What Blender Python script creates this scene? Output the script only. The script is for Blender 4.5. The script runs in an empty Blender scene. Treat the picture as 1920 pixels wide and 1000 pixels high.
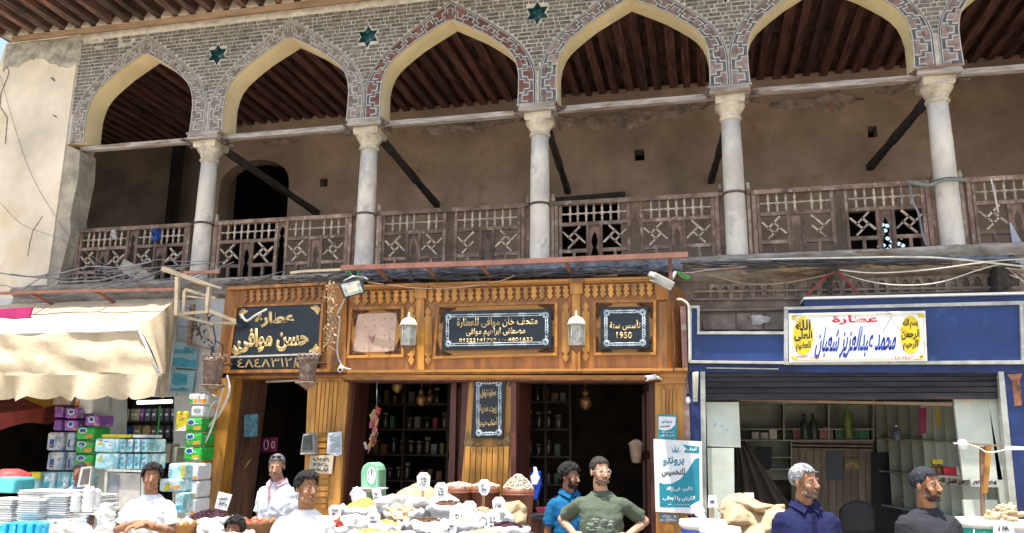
import bpy, bmesh, math, random
from mathutils import Vector, Matrix, Euler, noise
from mathutils.geometry import tessellate_polygon
random.seed(7)
SC = bpy.context.scene
COL = SC.collection
R = math.radians

# ------------------------------------------------------------------ camera, world, sun, exposure
CAM_D, CAM_H, FPX = 10.0, 1.7, 1538.6
PITCH, YAW, ROLL = R(12.45), R(13.07), R(.53)
fw = Vector((-math.sin(YAW)*math.cos(PITCH), math.cos(YAW)*math.cos(PITCH), math.sin(PITCH)))
r0 = Vector((math.cos(YAW), math.sin(YAW), 0)); u0 = r0.cross(fw)
rt = math.cos(ROLL)*r0 + math.sin(ROLL)*u0; up = math.cos(ROLL)*u0 - math.sin(ROLL)*r0
CAMP = Vector((0, -CAM_D, CAM_H))
cd = bpy.data.cameras.new('camera'); cam = bpy.data.objects.new('camera', cd); COL.objects.link(cam)
cd.sensor_width = 36; cd.sensor_fit = 'HORIZONTAL'; cd.lens = FPX*36/1920; cd.clip_end = 3000; cd.clip_start = .05
m = Matrix((rt, up, -fw)).transposed().to_4x4(); m.translation = CAMP; cam.matrix_world = m
SC.camera = cam

SUN_EL, SUN_AZ = R(80), R(-20)           # azimuth measured from the facade's normal, minus = from the left
W = bpy.data.worlds.new('World'); SC.world = W; W.use_nodes = True
nt = W.node_tree; bg = nt.nodes['Background']
sky = nt.nodes.new('ShaderNodeTexSky'); sky.sky_type = 'NISHITA'; sky.sun_disc = False
sky.sun_elevation = SUN_EL; sky.sun_rotation = R(180)-SUN_AZ; sky.dust_density = 3.0; sky.air_density = 1.2
nt.links.new(sky.outputs[0], bg.inputs[0]); bg.inputs[1].default_value = .15
sd = bpy.data.lights.new('sun', 'SUN'); sd.energy = 5.0; sd.angle = R(.53); sd.color = (1, .96, .9)
sun = bpy.data.objects.new('sun', sd); COL.objects.link(sun)
sv = Vector((math.sin(SUN_AZ)*math.cos(SUN_EL), -math.cos(SUN_AZ)*math.cos(SUN_EL), math.sin(SUN_EL)))
sun.rotation_euler = sv.to_track_quat('Z', 'Y').to_euler(); sun.location = (0, -20, 30)
SC.view_settings.view_transform = 'Standard'; SC.view_settings.look = 'None'
SC.view_settings.exposure = 1.12; SC.view_settings.gamma = 1
SC.render.engine = 'CYCLES'
SC.cycles.max_bounces = 8; SC.cycles.diffuse_bounces = 5; SC.cycles.use_denoising = True

def P(px, py, Y=0.0):
    """the point of the vertical plane y = Y that the photograph shows at (px, py)"""
    d = fw + rt*((px-960)/FPX) + up*((500-py)/FPX)
    return CAMP + d*((Y+CAM_D)/d.y)

# ------------------------------------------------------------------ materials
MATS = {}
def mat(name, col, rough=.75, metal=0, var=.18, scale=6, stretch=(1, 1, 1), bump=.15, dirt=None, dscale=2.0, damt=.5,
        rnd=0.0, spec=.4, alpha=None, emit=None, trans=0, fine=0, bdist=.01, dirt2=None, d2amt=.5, d2scale=1):
    if name in MATS: return MATS[name]
    m = bpy.data.materials.new(name); m.use_nodes = True; N = m.node_tree.nodes; L = m.node_tree.links
    b = N['Principled BSDF']; b.inputs['Roughness'].default_value = rough; b.inputs['Metallic'].default_value = metal
    b.inputs['Specular IOR Level'].default_value = spec
    tc = N.new('ShaderNodeTexCoord'); mp = N.new('ShaderNodeMapping'); mp.inputs['Scale'].default_value = stretch
    L.new(tc.outputs['Object'], mp.inputs[0])
    oi = N.new('ShaderNodeObjectInfo')
    ad = N.new('ShaderNodeVectorMath'); ad.operation = 'MULTIPLY_ADD'; ad.inputs[1].default_value = (1, 1, 1)
    cb = N.new('ShaderNodeCombineXYZ')
    mu = N.new('ShaderNodeMath'); mu.operation = 'MULTIPLY'; mu.inputs[1].default_value = 30
    L.new(oi.outputs['Random'], mu.inputs[0]); L.new(mu.outputs[0], cb.inputs[0]); L.new(mu.outputs[0], cb.inputs[2])
    L.new(mp.outputs[0], ad.inputs[0]); L.new(cb.outputs[0], ad.inputs[2])
    def nz(sc, det=6, ro=.6):
        n = N.new('ShaderNodeTexNoise'); n.inputs['Scale'].default_value = sc; n.inputs['Detail'].default_value = det
        n.inputs['Roughness'].default_value = ro; L.new(ad.outputs[0], n.inputs['Vector']); return n
    def mixc(fac, a, bb, f=None):
        x = N.new('ShaderNodeMix'); x.data_type = 'RGBA'
        if fac is not None: L.new(fac, x.inputs[0])
        else: x.inputs[0].default_value = f
        for i, c in ((6, a), (7, bb)):
            if isinstance(c, tuple): x.inputs[i].default_value = c[:3]+(1,)
            else: L.new(c, x.inputs[i])
        return x.outputs[2]
    n1 = nz(scale)
    lo = tuple(max(0, c*(1-var*1.6)) for c in col); hi = tuple(min(1, c*(1+var*1.2)) for c in col)
    ramp = N.new('ShaderNodeMapRange'); ramp.inputs[1].default_value = .32; ramp.inputs[2].default_value = .68
    L.new(n1.outputs[0], ramp.inputs[0])
    c = mixc(ramp.outputs[0], lo, hi)
    for dc, da, ds in ((dirt, damt, dscale), (dirt2, d2amt, d2scale)):
        if dc:
            n2 = nz(ds, 8, .7); rm = N.new('ShaderNodeMapRange'); w = .10
            rm.inputs[1].default_value = .72-da*.45; rm.inputs[2].default_value = .72-da*.45+w
            L.new(n2.outputs[0], rm.inputs[0]); c = mixc(rm.outputs[0], c, dc)
    if rnd:
        hs = N.new('ShaderNodeHueSaturation'); mr = N.new('ShaderNodeMapRange')
        mr.inputs[3].default_value = 1-rnd; mr.inputs[4].default_value = 1+rnd
        L.new(oi.outputs['Random'], mr.inputs[0]); L.new(mr.outputs[0], hs.inputs['Value']); L.new(c, hs.inputs['Color'])
        c = hs.outputs[0]
    L.new(c, b.inputs['Base Color'])
    if bump:
        bp = N.new('ShaderNodeBump'); bp.inputs['Strength'].default_value = bump; bp.inputs['Distance'].default_value = bdist
        n3 = nz(fine or scale*3.1, 8, .7); L.new(n3.outputs[0], bp.inputs['Height']); L.new(bp.outputs[0], b.inputs['Normal'])
    if emit: b.inputs['Emission Color'].default_value = emit[:3]+(1,); b.inputs['Emission Strength'].default_value = emit[3]
    if trans: b.inputs['Transmission Weight'].default_value = trans
    if alpha is not None: b.inputs['Alpha'].default_value = alpha
    MATS[name] = m; return m

# ------------------------------------------------------------------ mesh builder
class MB:
    def __init__(s): s.v, s.f, s.m, s.sm = [], [], [], []
    def add(s, vs, fs, mi=0, sm=False):
        o = len(s.v); s.v += [tuple(v) for v in vs]
        for f in fs: s.f.append(tuple(i+o for i in f)); s.m.append(mi); s.sm.append(sm)
        return s
    def hexa(s, p, mi=0):   # p: 4 front, 4 back (same order)
        return s.add(p, [(0, 1, 2, 3), (7, 6, 5, 4), (0, 4, 5, 1), (1, 5, 6, 2), (2, 6, 7, 3), (3, 7, 4, 0)], mi)
    def box(s, x0, x1, y0, y1, z0, z1, mi=0):
        return s.hexa([(x0, y0, z0), (x1, y0, z0), (x1, y0, z1), (x0, y0, z1), (x0, y1, z0), (x1, y1, z0), (x1, y1, z1), (x0, y1, z1)], mi)
    def beam(s, p, q, w, h=None, mi=0, upv=(0, 0, 1)):
        p, q = Vector(p), Vector(q); h = h or w; d = (q-p).normalized(); upv = Vector(upv)
        if abs(d.dot(upv)) > .98: upv = Vector((0, 1, 0))
        a = d.cross(upv).normalized()*w/2; b = a.normalized().cross(d)*h/2
        return s.hexa([p-a-b, p+a-b, p+a+b, p-a+b, q-a-b, q+a-b, q+a+b, q-a+b], mi)
    def tube(s, pts, r, n=6, mi=0, caps=True, sm=True):
        pts = [Vector(p) for p in pts]; k = len(pts); vs = []; prev = None
        for i, p in enumerate(pts):
            d = (pts[min(i+1, k-1)]-pts[max(i-1, 0)]).normalized()
            if prev is None: a = d.orthogonal().normalized()
            else: a = (prev-d*prev.dot(d)).normalized()
            prev = a; b = d.cross(a); rr = r[i] if isinstance(r, (list, tuple)) else r
            vs += [p+(a*math.cos(t)+b*math.sin(t))*rr for t in (2*math.pi*j/n for j in range(n))]
        fs = [(i*n+j, i*n+(j+1) % n, (i+1)*n+(j+1) % n, (i+1)*n+j) for i in range(k-1) for j in range(n)]
        s.add(vs, fs, mi, sm)
        if caps:
            o = len(s.v)-len(vs)
            for rng in (list(range(n))[::-1], list(range((k-1)*n, k*n))): s.f.append(tuple(o+j for j in rng)); s.m.append(mi); s.sm.append(False)
        return s
    def lathe(s, c, prof, n=16, mi=0, sm=True, sx=1, sy=1, wob=0, rot=0):
        c = Vector(c); vs = []
        for (r, z) in prof:
            for j in range(n):
                t = 2*math.pi*j/n+rot; w = 1+wob*noise.noise(Vector((math.cos(t)*1.5, math.sin(t)*1.5, z*6+c.x*9)))
                vs.append(c+Vector((r*sx*w*math.cos(t), r*sy*w*math.sin(t), z)))
        k = len(prof)
        fs = [(i*n+j, i*n+(j+1) % n, (i+1)*n+(j+1) % n, (i+1)*n+j) for i in range(k-1) for j in range(n)]
        s.add(vs, fs, mi, sm); o = len(s.v)-len(vs)
        if prof[0][0] > 1e-4: s.f.append(tuple(o+j for j in range(n))[::-1]); s.m.append(mi); s.sm.append(False)
        if prof[-1][0] > 1e-4: s.f.append(tuple(o+(k-1)*n+j for j in range(n))); s.m.append(mi); s.sm.append(False)
        return s
    def ball(s, c, r, n=8, mi=0, rot=None):
        c = Vector(c); r = (r, r, r) if isinstance(r, (int, float)) else r; vs = [Vector((0, 0, r[2]))]; h = max(3, n//2)
        for i in range(1, h):
            a = math.pi*i/h
            for j in range(n): t = 2*math.pi*j/n; vs.append(Vector((r[0]*math.sin(a)*math.cos(t), r[1]*math.sin(a)*math.sin(t), r[2]*math.cos(a))))
        vs.append(Vector((0, 0, -r[2])))
        if rot is not None: vs = [rot @ v for v in vs]
        vs = [v+c for v in vs]
        fs = [(0, 1+j, 1+(j+1) % n) for j in range(n)]
        for i in range(h-2): fs += [(1+i*n+j, 1+(i+1)*n+j, 1+(i+1)*n+(j+1) % n, 1+i*n+(j+1) % n) for j in range(n)]
        e = len(vs)-1; fs += [(e, 1+(h-2)*n+(j+1) % n, 1+(h-2)*n+j) for j in range(n)]
        return s.add(vs, fs, mi, True)
    def poly3(s, front, dvec, mi=0, side=None, holes=(), hside=None):
        """polygon (3D points on a y-plane) extruded along dvec"""
        loops = [list(front)]+[list(h) for h in holes]
        tl = [[Vector((p[0], p[2], 0)) for p in l] for l in loops]
        tri = tessellate_polygon(tl); flat = [Vector(p) for l in loops for p in l]; n = len(flat); dv = Vector(dvec)
        s.add(flat+[p+dv for p in flat], [tuple(t) for t in tri]+[tuple(i+n for i in t[::-1]) for t in tri], mi)
        o = len(s.v)-2*n; k = 0; si = mi if side is None else side
        for li, l in enumerate(loops):
            c = len(l)
            if li and hside is not None: si = hside
            for i in range(c):
                a, b = k+i, k+(i+1) % c; s.f.append((o+a, o+b, o+b+n, o+a+n)); s.m.append(si); s.sm.append(False)
            k += c
        return s
    def pq(s, pts, Yf, Yb, mi=0, side=None, holes=()):
        """photo outline -> real plate standing at y = Yf, thickness back to Yb"""
        return s.poly3([P(x, y, Yf) for x, y in pts], (0, Yb-Yf, 0), mi, side, [[P(x, y, Yf) for x, y in h] for h in holes])
    def rect(s, x0, y0, x1, y1, Yf, Yb, mi=0, dy=0):
        """dy: rise of the right end"""
        return s.pq([(x0, y0), (x1, y0-dy), (x1, y1-dy), (x0, y1)], Yf, Yb, mi)
    def grid(s, fn, nu, nv, mi=0, sm=True):
        vs = [fn(i/nu, j/nv) for j in range(nv+1) for i in range(nu+1)]
        return s.add(vs, [(j*(nu+1)+i, j*(nu+1)+i+1, (j+1)*(nu+1)+i+1, (j+1)*(nu+1)+i) for j in range(nv) for i in range(nu)], mi, sm)

def worigin(o):
    v = Vector((0, 0, 0))
    while o is not None: v += o.location; o = o.parent
    return v
def mesh_of(mb, name, mats, off=Vector((0, 0, 0)), fix=True):
    me = bpy.data.meshes.new(name); me.from_pydata([Vector(v)-off for v in mb.v], [], mb.f)
    for m_ in (mats if isinstance(mats, (list, tuple)) else [mats]): me.materials.append(m_)
    me.polygons.foreach_set('material_index', mb.m); me.polygons.foreach_set('use_smooth', mb.sm)
    if fix:
        bm = bmesh.new(); bm.from_mesh(me); bmesh.ops.recalc_face_normals(bm, faces=bm.faces); bm.to_mesh(me); bm.free()
    me.update(); return me
def build(mb, name, mats, parent=None, bevel=0, kind=None, label=None, solid=0, fix=True):
    off = worigin(parent)
    if parent is None and mb.v:
        xs, ys, zs = zip(*mb.v); off = Vector(((min(xs)+max(xs))/2, (min(ys)+max(ys))/2, min(zs)))
    o = bpy.data.objects.new(name, mesh_of(mb, name, mats, off, fix)); COL.objects.link(o)
    if parent is not None: o.parent = parent
    else: o.location = off
    if bevel:
        md = o.modifiers.new('bevel', 'BEVEL'); md.width = bevel; md.segments = 2; md.limit_method = 'ANGLE'
    if solid:
        md = o.modifiers.new('solid', 'SOLIDIFY'); md.thickness = solid; md.offset = 0
    if kind: o['kind'] = kind
    if label: o['label'] = label
    return o
def tag(o, label, cat, group=None):
    o['label'] = label; o['category'] = cat
    if group: o['group'] = group
    return o
def thing(name, label, cat, loc, group=None):
    o = bpy.data.objects.new(name, None); COL.objects.link(o); o.location = Vector(loc); o.empty_display_size = .1
    return tag(o, label, cat, group)
def share(o, parent, loc=None, name=None):
    c = o.copy(); COL.objects.link(c); c.parent = parent
    if loc is not None: c.location = loc
    return c
def single(mb, name, mats, label, cat, group=None, **k):
    return tag(build(mb, name, mats, None, **k), label, cat, group)

# ------------------------------------------------------------------ lettering (arabic is shaped here: joined forms, right to left)
AF = {'ء': (0xFE80, 1), 'آ': (0xFE81, 2), 'أ': (0xFE83, 2), 'ؤ': (0xFE85, 2), 'إ': (0xFE87, 2), 'ئ': (0xFE89, 4), 'ا': (0xFE8D, 2), 'ب': (0xFE8F, 4),
      'ة': (0xFE93, 2), 'ت': (0xFE95, 4), 'ث': (0xFE99, 4), 'ج': (0xFE9D, 4), 'ح': (0xFEA1, 4), 'خ': (0xFEA5, 4), 'د': (0xFEA9, 2), 'ذ': (0xFEAB, 2),
      'ر': (0xFEAD, 2), 'ز': (0xFEAF, 2), 'س': (0xFEB1, 4), 'ش': (0xFEB5, 4), 'ص': (0xFEB9, 4), 'ض': (0xFEBD, 4), 'ط': (0xFEC1, 4), 'ظ': (0xFEC5, 4),
      'ع': (0xFEC9, 4), 'غ': (0xFECD, 4), 'ف': (0xFED1, 4), 'ق': (0xFED5, 4), 'ك': (0xFED9, 4), 'ل': (0xFEDD, 4), 'م': (0xFEE1, 4), 'ن': (0xFEE5, 4),
      'ه': (0xFEE9, 4), 'و': (0xFEED, 2), 'ى': (0xFEEF, 2), 'ي': (0xFEF1, 4)}
def arab(t):
    for a, b in (('لا', '\uFEFB'), ('لأ', '\uFEF7'), ('لإ', '\uFEF9')): t = t.replace(a, b)
    out = []
    for i, c in enumerate(t):
        def joins_next(ch): return ch in AF and AF[ch][1] == 4
        def can_prev(ch): return (ch in AF and AF[ch][1] > 1) or ch in '\uFEFB\uFEF7\uFEF9'
        pj = i > 0 and joins_next(t[i-1]); nj = i+1 < len(t) and can_prev(t[i+1])
        if c in '\uFEFB\uFEF7\uFEF9': out.append(chr(ord(c)+(1 if pj else 0))); continue
        if c not in AF: out.append(c); continue
        base, n = AF[c]
        if n == 1: k = 0
        elif n == 2: k = 1 if pj else 0
        else: k = (3 if nj else 1) if pj else (2 if nj else 0)
        out.append(chr(base+k))
    # reverse, keeping runs of digits in their order
    res = []; run = []
    for c in reversed(out):
        if c.isdigit(): run.insert(0, c)
        else: res += run; run = []; res.append(c)
    return ''.join(res+run)
def text(s, px4, Y, material, parent, arabic=True, bold=0, thick=.004, name='lettering', shear=0, Yf=None):
    """lettering fitted to the photo quad px4 = (tl, tr, br, bl) on the plane y = Y"""
    c = bpy.data.curves.new('t', 'FONT'); c.body = arab(s) if arabic else s; c.resolution_u = 3; c.offset = bold; c.shear = shear
    o = bpy.data.objects.new('t', c); COL.objects.link(o); bpy.context.view_layer.update()
    me = bpy.data.meshes.new_from_object(o.evaluated_get(bpy.context.evaluated_depsgraph_get()))
    bpy.data.objects.remove(o); bpy.data.curves.remove(c)
    xs = [v.co.x for v in me.vertices]; ys = [v.co.y for v in me.vertices]
    if not xs: return None
    x0, x1, y0, y1 = min(xs), max(xs), min(ys), max(ys)
    tl, tr, br, bl = [P(x, y, Y) for x, y in px4]; off = worigin(parent)
    for v in me.vertices:
        u = (v.co.x-x0)/(x1-x0+1e-9); w = (v.co.y-y0)/(y1-y0+1e-9)
        v.co = bl.lerp(br, u).lerp(tl.lerp(tr, u), w)-off
    bm = bmesh.new(); bm.from_mesh(me)
    g = bmesh.ops.extrude_face_region(bm, geom=bm.faces[:])
    for e in g['geom']:
        if isinstance(e, bmesh.types.BMVert): e.co.y += -thick
    bmesh.ops.recalc_face_normals(bm, faces=bm.faces); bm.to_mesh(me); bm.free()
    me.materials.clear(); me.materials.append(material); me.name = name
    ob = bpy.data.objects.new(name, me); COL.objects.link(ob); ob.parent = parent
    return ob
def q4(x0, y0, x1, y1, rise=0): return ((x0, y0), (x1, y0-rise), (x1, y1-rise), (x0, y1))

# ------------------------------------------------------------------ palette
M_plaster = mat('cream_plaster', (.74, .63, .47), .9, var=.14, scale=1.3, bump=.35, bdist=.02, dirt=(.66, .53, .35), damt=.42, dscale=.7, dirt2=(.56, .50, .42), d2amt=.22, d2scale=1.7)
M_grey_pl = mat('bare_grey_render', (.50, .45, .37), .95, var=.3, scale=7, bump=1, bdist=.05)
M_yellow = mat('yellow_intrados', (.78, .64, .37), .85, var=.10, scale=1.5, bump=.15, dirt=(.62, .54, .38), damt=.38, dscale=1.1)
M_mortar = mat('pale_mortar', (.56, .50, .41), .95, var=.2, scale=9, bump=.5)
M_brick = mat('old_brown_brick', (.175, .155, .13), .9, var=.35, scale=14, bump=.6, rnd=.3)
M_bgrey = mat('dark_grey_band', (.125, .125, .13), .85, var=.35, scale=9, bump=.4, dirt=(.19, .18, .165), damt=.4, dscale=5)
M_bred = mat('brick_red_inlay', (.17, .075, .06), .85, var=.3, scale=12, bump=.4, rnd=.2)
M_bredm = mat('muted_red_inlay', (.23, .165, .14), .85, var=.3, scale=12, bump=.4, rnd=.25)
M_bredg = mat('faded_brown_inlay', (.24, .19, .155), .85, var=.3, scale=12, bump=.4, rnd=.2)
M_bgrey2 = mat('faded_grey_band', (.25, .225, .195), .85, var=.3, scale=9, bump=.4)
M_line = mat('pale_raised_line', (.52, .485, .43), .9, var=.15, scale=20, bump=.3)
M_teal = mat('teal_glazed_star', (.03, .10, .11), .35, var=.5, scale=9, dirt=(.12, .33, .33), damt=.4, dscale=8, bump=.3)
M_brown = mat('brown_gallery_plaster', (.33, .235, .165), .95, var=.22, scale=1.2, bump=.5, bdist=.03, dirt=(.27, .175, .115), damt=.4, dscale=1.5)
M_brown2 = mat('crumbled_plaster', (.36, .28, .22), .95, var=.4, scale=5, bump=1, bdist=.05, dirt=(.34, .17, .10), damt=.35, dscale=4)
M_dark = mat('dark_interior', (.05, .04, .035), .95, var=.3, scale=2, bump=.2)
M_beam = mat('dark_red_ceiling_beam', (.12, .05, .036), .85, var=.45, scale=3, stretch=(6, .6, 6), bump=.5, rnd=.35)
M_board = mat('ceiling_board', (.11, .05, .036), .9, var=.5, scale=3, stretch=(3, 1, 3), bump=.4)
M_rafter = mat('eaves_rafter', (.085, .052, .04), .85, var=.5, scale=2.5, stretch=(6, .8, 6), bump=.6, rnd=.45, dirt=(.26, .11, .06), damt=.36, dscale=2)
M_eboard = mat('eaves_board', (.60, .31, .16), .85, var=.5, scale=3, stretch=(5, .8, 3), bump=.5, dirt=(.58, .42, .26), damt=.42, dscale=4, rnd=.4)
M_plate = mat('wall_plate_wood', (.40, .27, .165), .85, var=.2, scale=4, stretch=(.5, 3, 3), bump=.3)
M_column = mat('weathered_marble', (.66, .59, .49), .65, var=.2, scale=2.2, stretch=(1, 1, .6), bump=.5, dirt=(.47, .43, .38), damt=.46, dscale=5, dirt2=(.54, .36, .16), d2amt=.30, d2scale=1.1)
M_capital = mat('yellowed_capital', (.56, .48, .36), .8, var=.22, scale=5, bump=.5, dirt=(.30, .24, .17), damt=.35, dscale=4)
M_tie = mat('old_painted_tie', (.38, .33, .28), .85, var=.3, scale=5, stretch=(.6, 4, 4), bump=.5, dirt=(.22, .11, .06), damt=.38, dscale=3)
M_strut = mat('charred_strut', (.045, .036, .03), .9, var=.4, scale=5, stretch=(4, .6, 4), bump=.7)
M_rail = mat('weathered_balustrade_wood', (.20, .13, .095), .88, var=.35, scale=6, stretch=(1, 3, 1), bump=.5, dirt=(.34, .275, .22), damt=.40, dscale=9, rnd=.28)
M_raild = mat('dark_balustrade_wood', (.15, .098, .072), .88, var=.35, scale=6, bump=.5, dirt=(.22, .12, .09), damt=.4, dscale=7, rnd=.25)
M_raill = mat('pale_turned_wood', (.43, .34, .26), .88, var=.3, scale=12, bump=.4, rnd=.2)
M_iron = mat('rusty_iron', (.13, .085, .065), .8, var=.4, scale=15, bump=.4)
M_ledge = mat('stone_ledge', (.34, .30, .26), .95, var=.3, scale=5, stretch=(.6, 1, 2), bump=1, bdist=.03, dirt=(.20, .13, .08), damt=.42, dscale=3)
M_oldwood = mat('old_brown_frieze', (.235, .18, .145), .92, var=.3, scale=4, bump=.8, bdist=.02, dirt=(.36, .29, .22), damt=.38, dscale=4)
M_honey = mat('honey_varnished_wood', (.49, .225, .038), .40, var=.34, scale=3.2, stretch=(2.2, 1, .35), bump=.2, dirt2=(.24, .095, .022), d2amt=.26, d2scale=1.4, rnd=.12, dirt=(.33, .12, .02), damt=.34, dscale=3, spec=.5)
M_honeyh = mat('honey_wood_across', (.52, .23, .04), .40, var=.34, scale=2.6, stretch=(.3, 1, 3.4), bump=.2, dirt2=(.24, .095, .022), d2amt=.26, d2scale=1.4, rnd=.12, dirt=(.34, .125, .022), damt=.34, dscale=2.6, spec=.5)
M_orange = mat('red_orange_varnished_wood', (.34, .138, .030), .42, var=.34, scale=3.5, stretch=(2, 1, .4), bump=.2, dirt=(.20, .07, .018), damt=.36, dscale=1.6, rnd=.12, spec=.5)
M_carved = mat('dark_carved_ornament', (.13, .05, .018), .6, var=.5, scale=30, bump=.8)
M_mahog = mat('mahogany_frame', (.10, .032, .02), .5, var=.3, scale=3, stretch=(4, 4, .5), bump=.25, rnd=.2)
M_doorw = mat('brown_door_board', (.12, .055, .027), .65, var=.35, scale=3, stretch=(5, 5, .5), bump=.4, rnd=.2)
M_black = mat('black_sign_enamel', (.008, .012, .02), .25, var=.2, scale=4, bump=.05, spec=.5)
M_gold = mat('gold_lettering', (.70, .50, .22), .35, metal=.25, var=.2, scale=20, bump=.2)
M_silver = mat('silver_ornament', (.50, .58, .62), .4, var=.2, scale=30, bump=.2)
M_white = mat('white_paint', (.78, .77, .74), .6, var=.05, scale=5, bump=.1)
M_paper = mat('white_card', (.80, .79, .75), .8, var=.05, scale=8, bump=.1)
M_paperb = mat('brown_backing_paper', (.52, .36, .27), .85, var=.12, scale=3, bump=.3, dirt=(.36, .20, .14), damt=.2, dscale=14)
M_ink = mat('black_ink', (.02, .02, .022), .7, var=.1, bump=0)
M_blue = mat('blue_enamel_panel', (.018, .045, .165), .42, var=.2, scale=1.5, bump=.1, dirt=(.04, .085, .23), damt=.36, dscale=1.8, dirt2=(.10, .115, .15), d2amt=.24, d2scale=5)
M_blued = mat('dark_blue_trim', (.012, .03, .12), .5, var=.3, scale=3, bump=.2, dirt=(.05, .05, .06), damt=.3, dscale=4)
M_alu = mat('aged_aluminium_trim', (.45, .45, .40), .5, metal=.4, var=.2, scale=6, bump=.2, dirt=(.25, .24, .2), damt=.3, dscale=6)
M_shut = mat('dark_roller_shutter', (.026, .024, .030), .5, metal=.3, var=.45, scale=3, stretch=(.5, 1, 3), bump=.3, dirt=(.075, .045, .035), damt=.3, dscale=3)
M_awn = mat('cream_awning_canvas', (.45, .36, .235), .9, var=.12, scale=2, bump=.5, fine=14, bdist=.02, dirt=(.37, .28, .175), damt=.42, dscale=1.3, dirt2=(.52, .43, .30), d2amt=.3, d2scale=3)
M_cable = mat('black_cable', (.045, .045, .05), .6, var=.3, bump=.1)
M_cableg = mat('grey_cable', (.20, .20, .21), .6, var=.3, bump=.1)
M_cablew = mat('pale_cable', (.62, .58, .50), .6, var=.15, bump=.1)
M_copper = mat('red_oxide_steel', (.25, .11, .075), .55, var=.2, scale=5, bump=.2, dirt=(.2, .08, .05), damt=.3, dscale=5)
M_tarp = mat('torn_grey_plastic', (.16, .17, .19), .5, var=.5, scale=5, bump=1, bdist=.04)
# ================================================================== the street
def ground():
    mb = MB(); mb.add([(-400, -400, 0), (400, -400, 0), (400, 400, 0), (-400, 400, 0)], [(0, 1, 2, 3)])
    build(mb, 'street', mat('dusty_street', (.30, .27, .22), .95, var=.15, scale=1.5, bump=.4, dirt=(.2, .18, .15), damt=.4, dscale=.6), kind='structure')
ground()

# ================================================================== the old building with its arcade
BLD = thing('old_arcaded_building', 'old building with a pointed-arch gallery of patterned brick above the market shops', 'building', (-2, 0, 0))
XC = [-6.83, -4.36, -1.96, .47, 2.85, 5.27]                      # column axes
ARCH = [(-8.83, -7.06), (-6.53, -4.63), (-4.13, -2.22), (-1.69, .23), (.72, 2.58), (3.12, 4.98)]
ZS = 6.08; YF, YB = -.2, .14
INN = [(0, 0), (-.01, .22), (-.01, .43), (.015, .58), (.06, .70), (.13, .80), (.22, .885), (.34, .98), (.5, 1.095), (.72, 1.22), (.96, 1.35)]
OUT = [(-.244, 0), (-.244, .22), (-.242, .43), (-.205, .58), (-.14, .72), (-.06, .85), (.05, .965), (.19, 1.085), (.37, 1.22), (.62, 1.40), (.96, 1.62)]
def zs(x): return ZS+.010*(x+3)*.8 if x > -3 else ZS
def curve(k, tbl):
    """arch line of arch k, left spring to right spring, as (x, z)"""
    a, b = ARCH[k]; s = (b-a)/2/.96; z0 = zs((a+b)/2)
    L = [(a+dx*(s if dx > 0 else 1), z0+dz) for dx, dz in tbl]
    Rr = [(b-dx*(s if dx > 0 else 1), z0+dz) for dx, dz in tbl[:-1]][::-1]
    return L+Rr
STARS = [(-9.05+.35, 9), (-6.73, 7.28), (-4.38, 7.31), (-1.96, 7.38), (.475, 7.40), (2.85, 7.42)]
def star(x, z, r, ri=None):
    ri = ri or r*.58
    return [(x+(r if i % 2 == 0 else ri)*math.sin(math.pi*i/6), z+(r if i % 2 == 0 else ri)*math.cos(math.pi*i/6)) for i in range(12)]
ZT = 7.86; XL, XR = -9.14, 6.0
def arcade_wall():
    loop = [(XL, ZT), (XL, ZS)]
    for k in range(6): loop += curve(k, INN)
    loop += [(XR, zs(6)), (XR, ZT)]
    mb = MB()
    holes = [[(x, YF, z) for x, z in star(sx, sz, .168)] for sx, sz in STARS[1:]]
    # side = yellow intrados
    mb.poly3([(x, YF, z) for x, z in loop], (0, YB-YF, 0), 0, 1, holes, 2)
    build(mb, 'arcade_wall', [M_mortar, M_yellow, M_teal], BLD)
    for sx, sz in STARS[1:]:
        s = MB(); s.poly3([(x, -.10, z) for x, z in star(sx, sz, .166)], (0, .03, 0))
        # folded facets give the glaze its glints
        pts = star(sx, sz, .163)
        for i in range(12):
            a, b = pts[i], pts[(i+1) % 12]; s.add([(sx, -.15, sz), (a[0], -.105, a[1]), (b[0], -.105, b[1])], [(0, 1, 2)])
        build(s, 'glazed_star', M_teal, BLD)
arcade_wall()

def band_map(k):
    I, O = curve(k, INN), curve(k, OUT)
    def half(pts): # cumulative
        c = [0]
        for a, b in zip(pts, pts[1:]): c.append(c[-1]+math.dist(a, b))
        return c
    mid = [((a[0]+b[0])/2, (a[1]+b[1])/2) for a, b in zip(I, O)]; C = half(mid)
    def f(s, t, y):
        s = min(max(s, 0), C[-1]-1e-6)
        for i in range(len(C)-1):
            if C[i+1] > s: break
        w = (s-C[i])/(C[i+1]-C[i])
        a = (I[i][0]*(1-w)+I[i+1][0]*w, I[i][1]*(1-w)+I[i+1][1]*w); b = (O[i][0]*(1-w)+O[i+1][0]*w, O[i][1]*(1-w)+O[i+1][1]*w)
        return Vector((a[0]*(1-t)+b[0]*t, y, a[1]*(1-t)+b[1]*t))
    return f, C
def strip(mb, f, s0, s1, t0, t1, yf, yb, mi=0, n=None):
    n = n or max(1, int(abs(s1-s0)/.06))
    for i in range(n):
        a, b = s0+(s1-s0)*i/n, s0+(s1-s0)*(i+1)/n
        mb.hexa([f(a, t0, yf), f(b, t0, yf), f(b, t1, yf), f(a, t1, yf), f(a, t0, yb), f(b, t0, yb), f(b, t1, yb), f(a, t1, yb)], mi)
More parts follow.
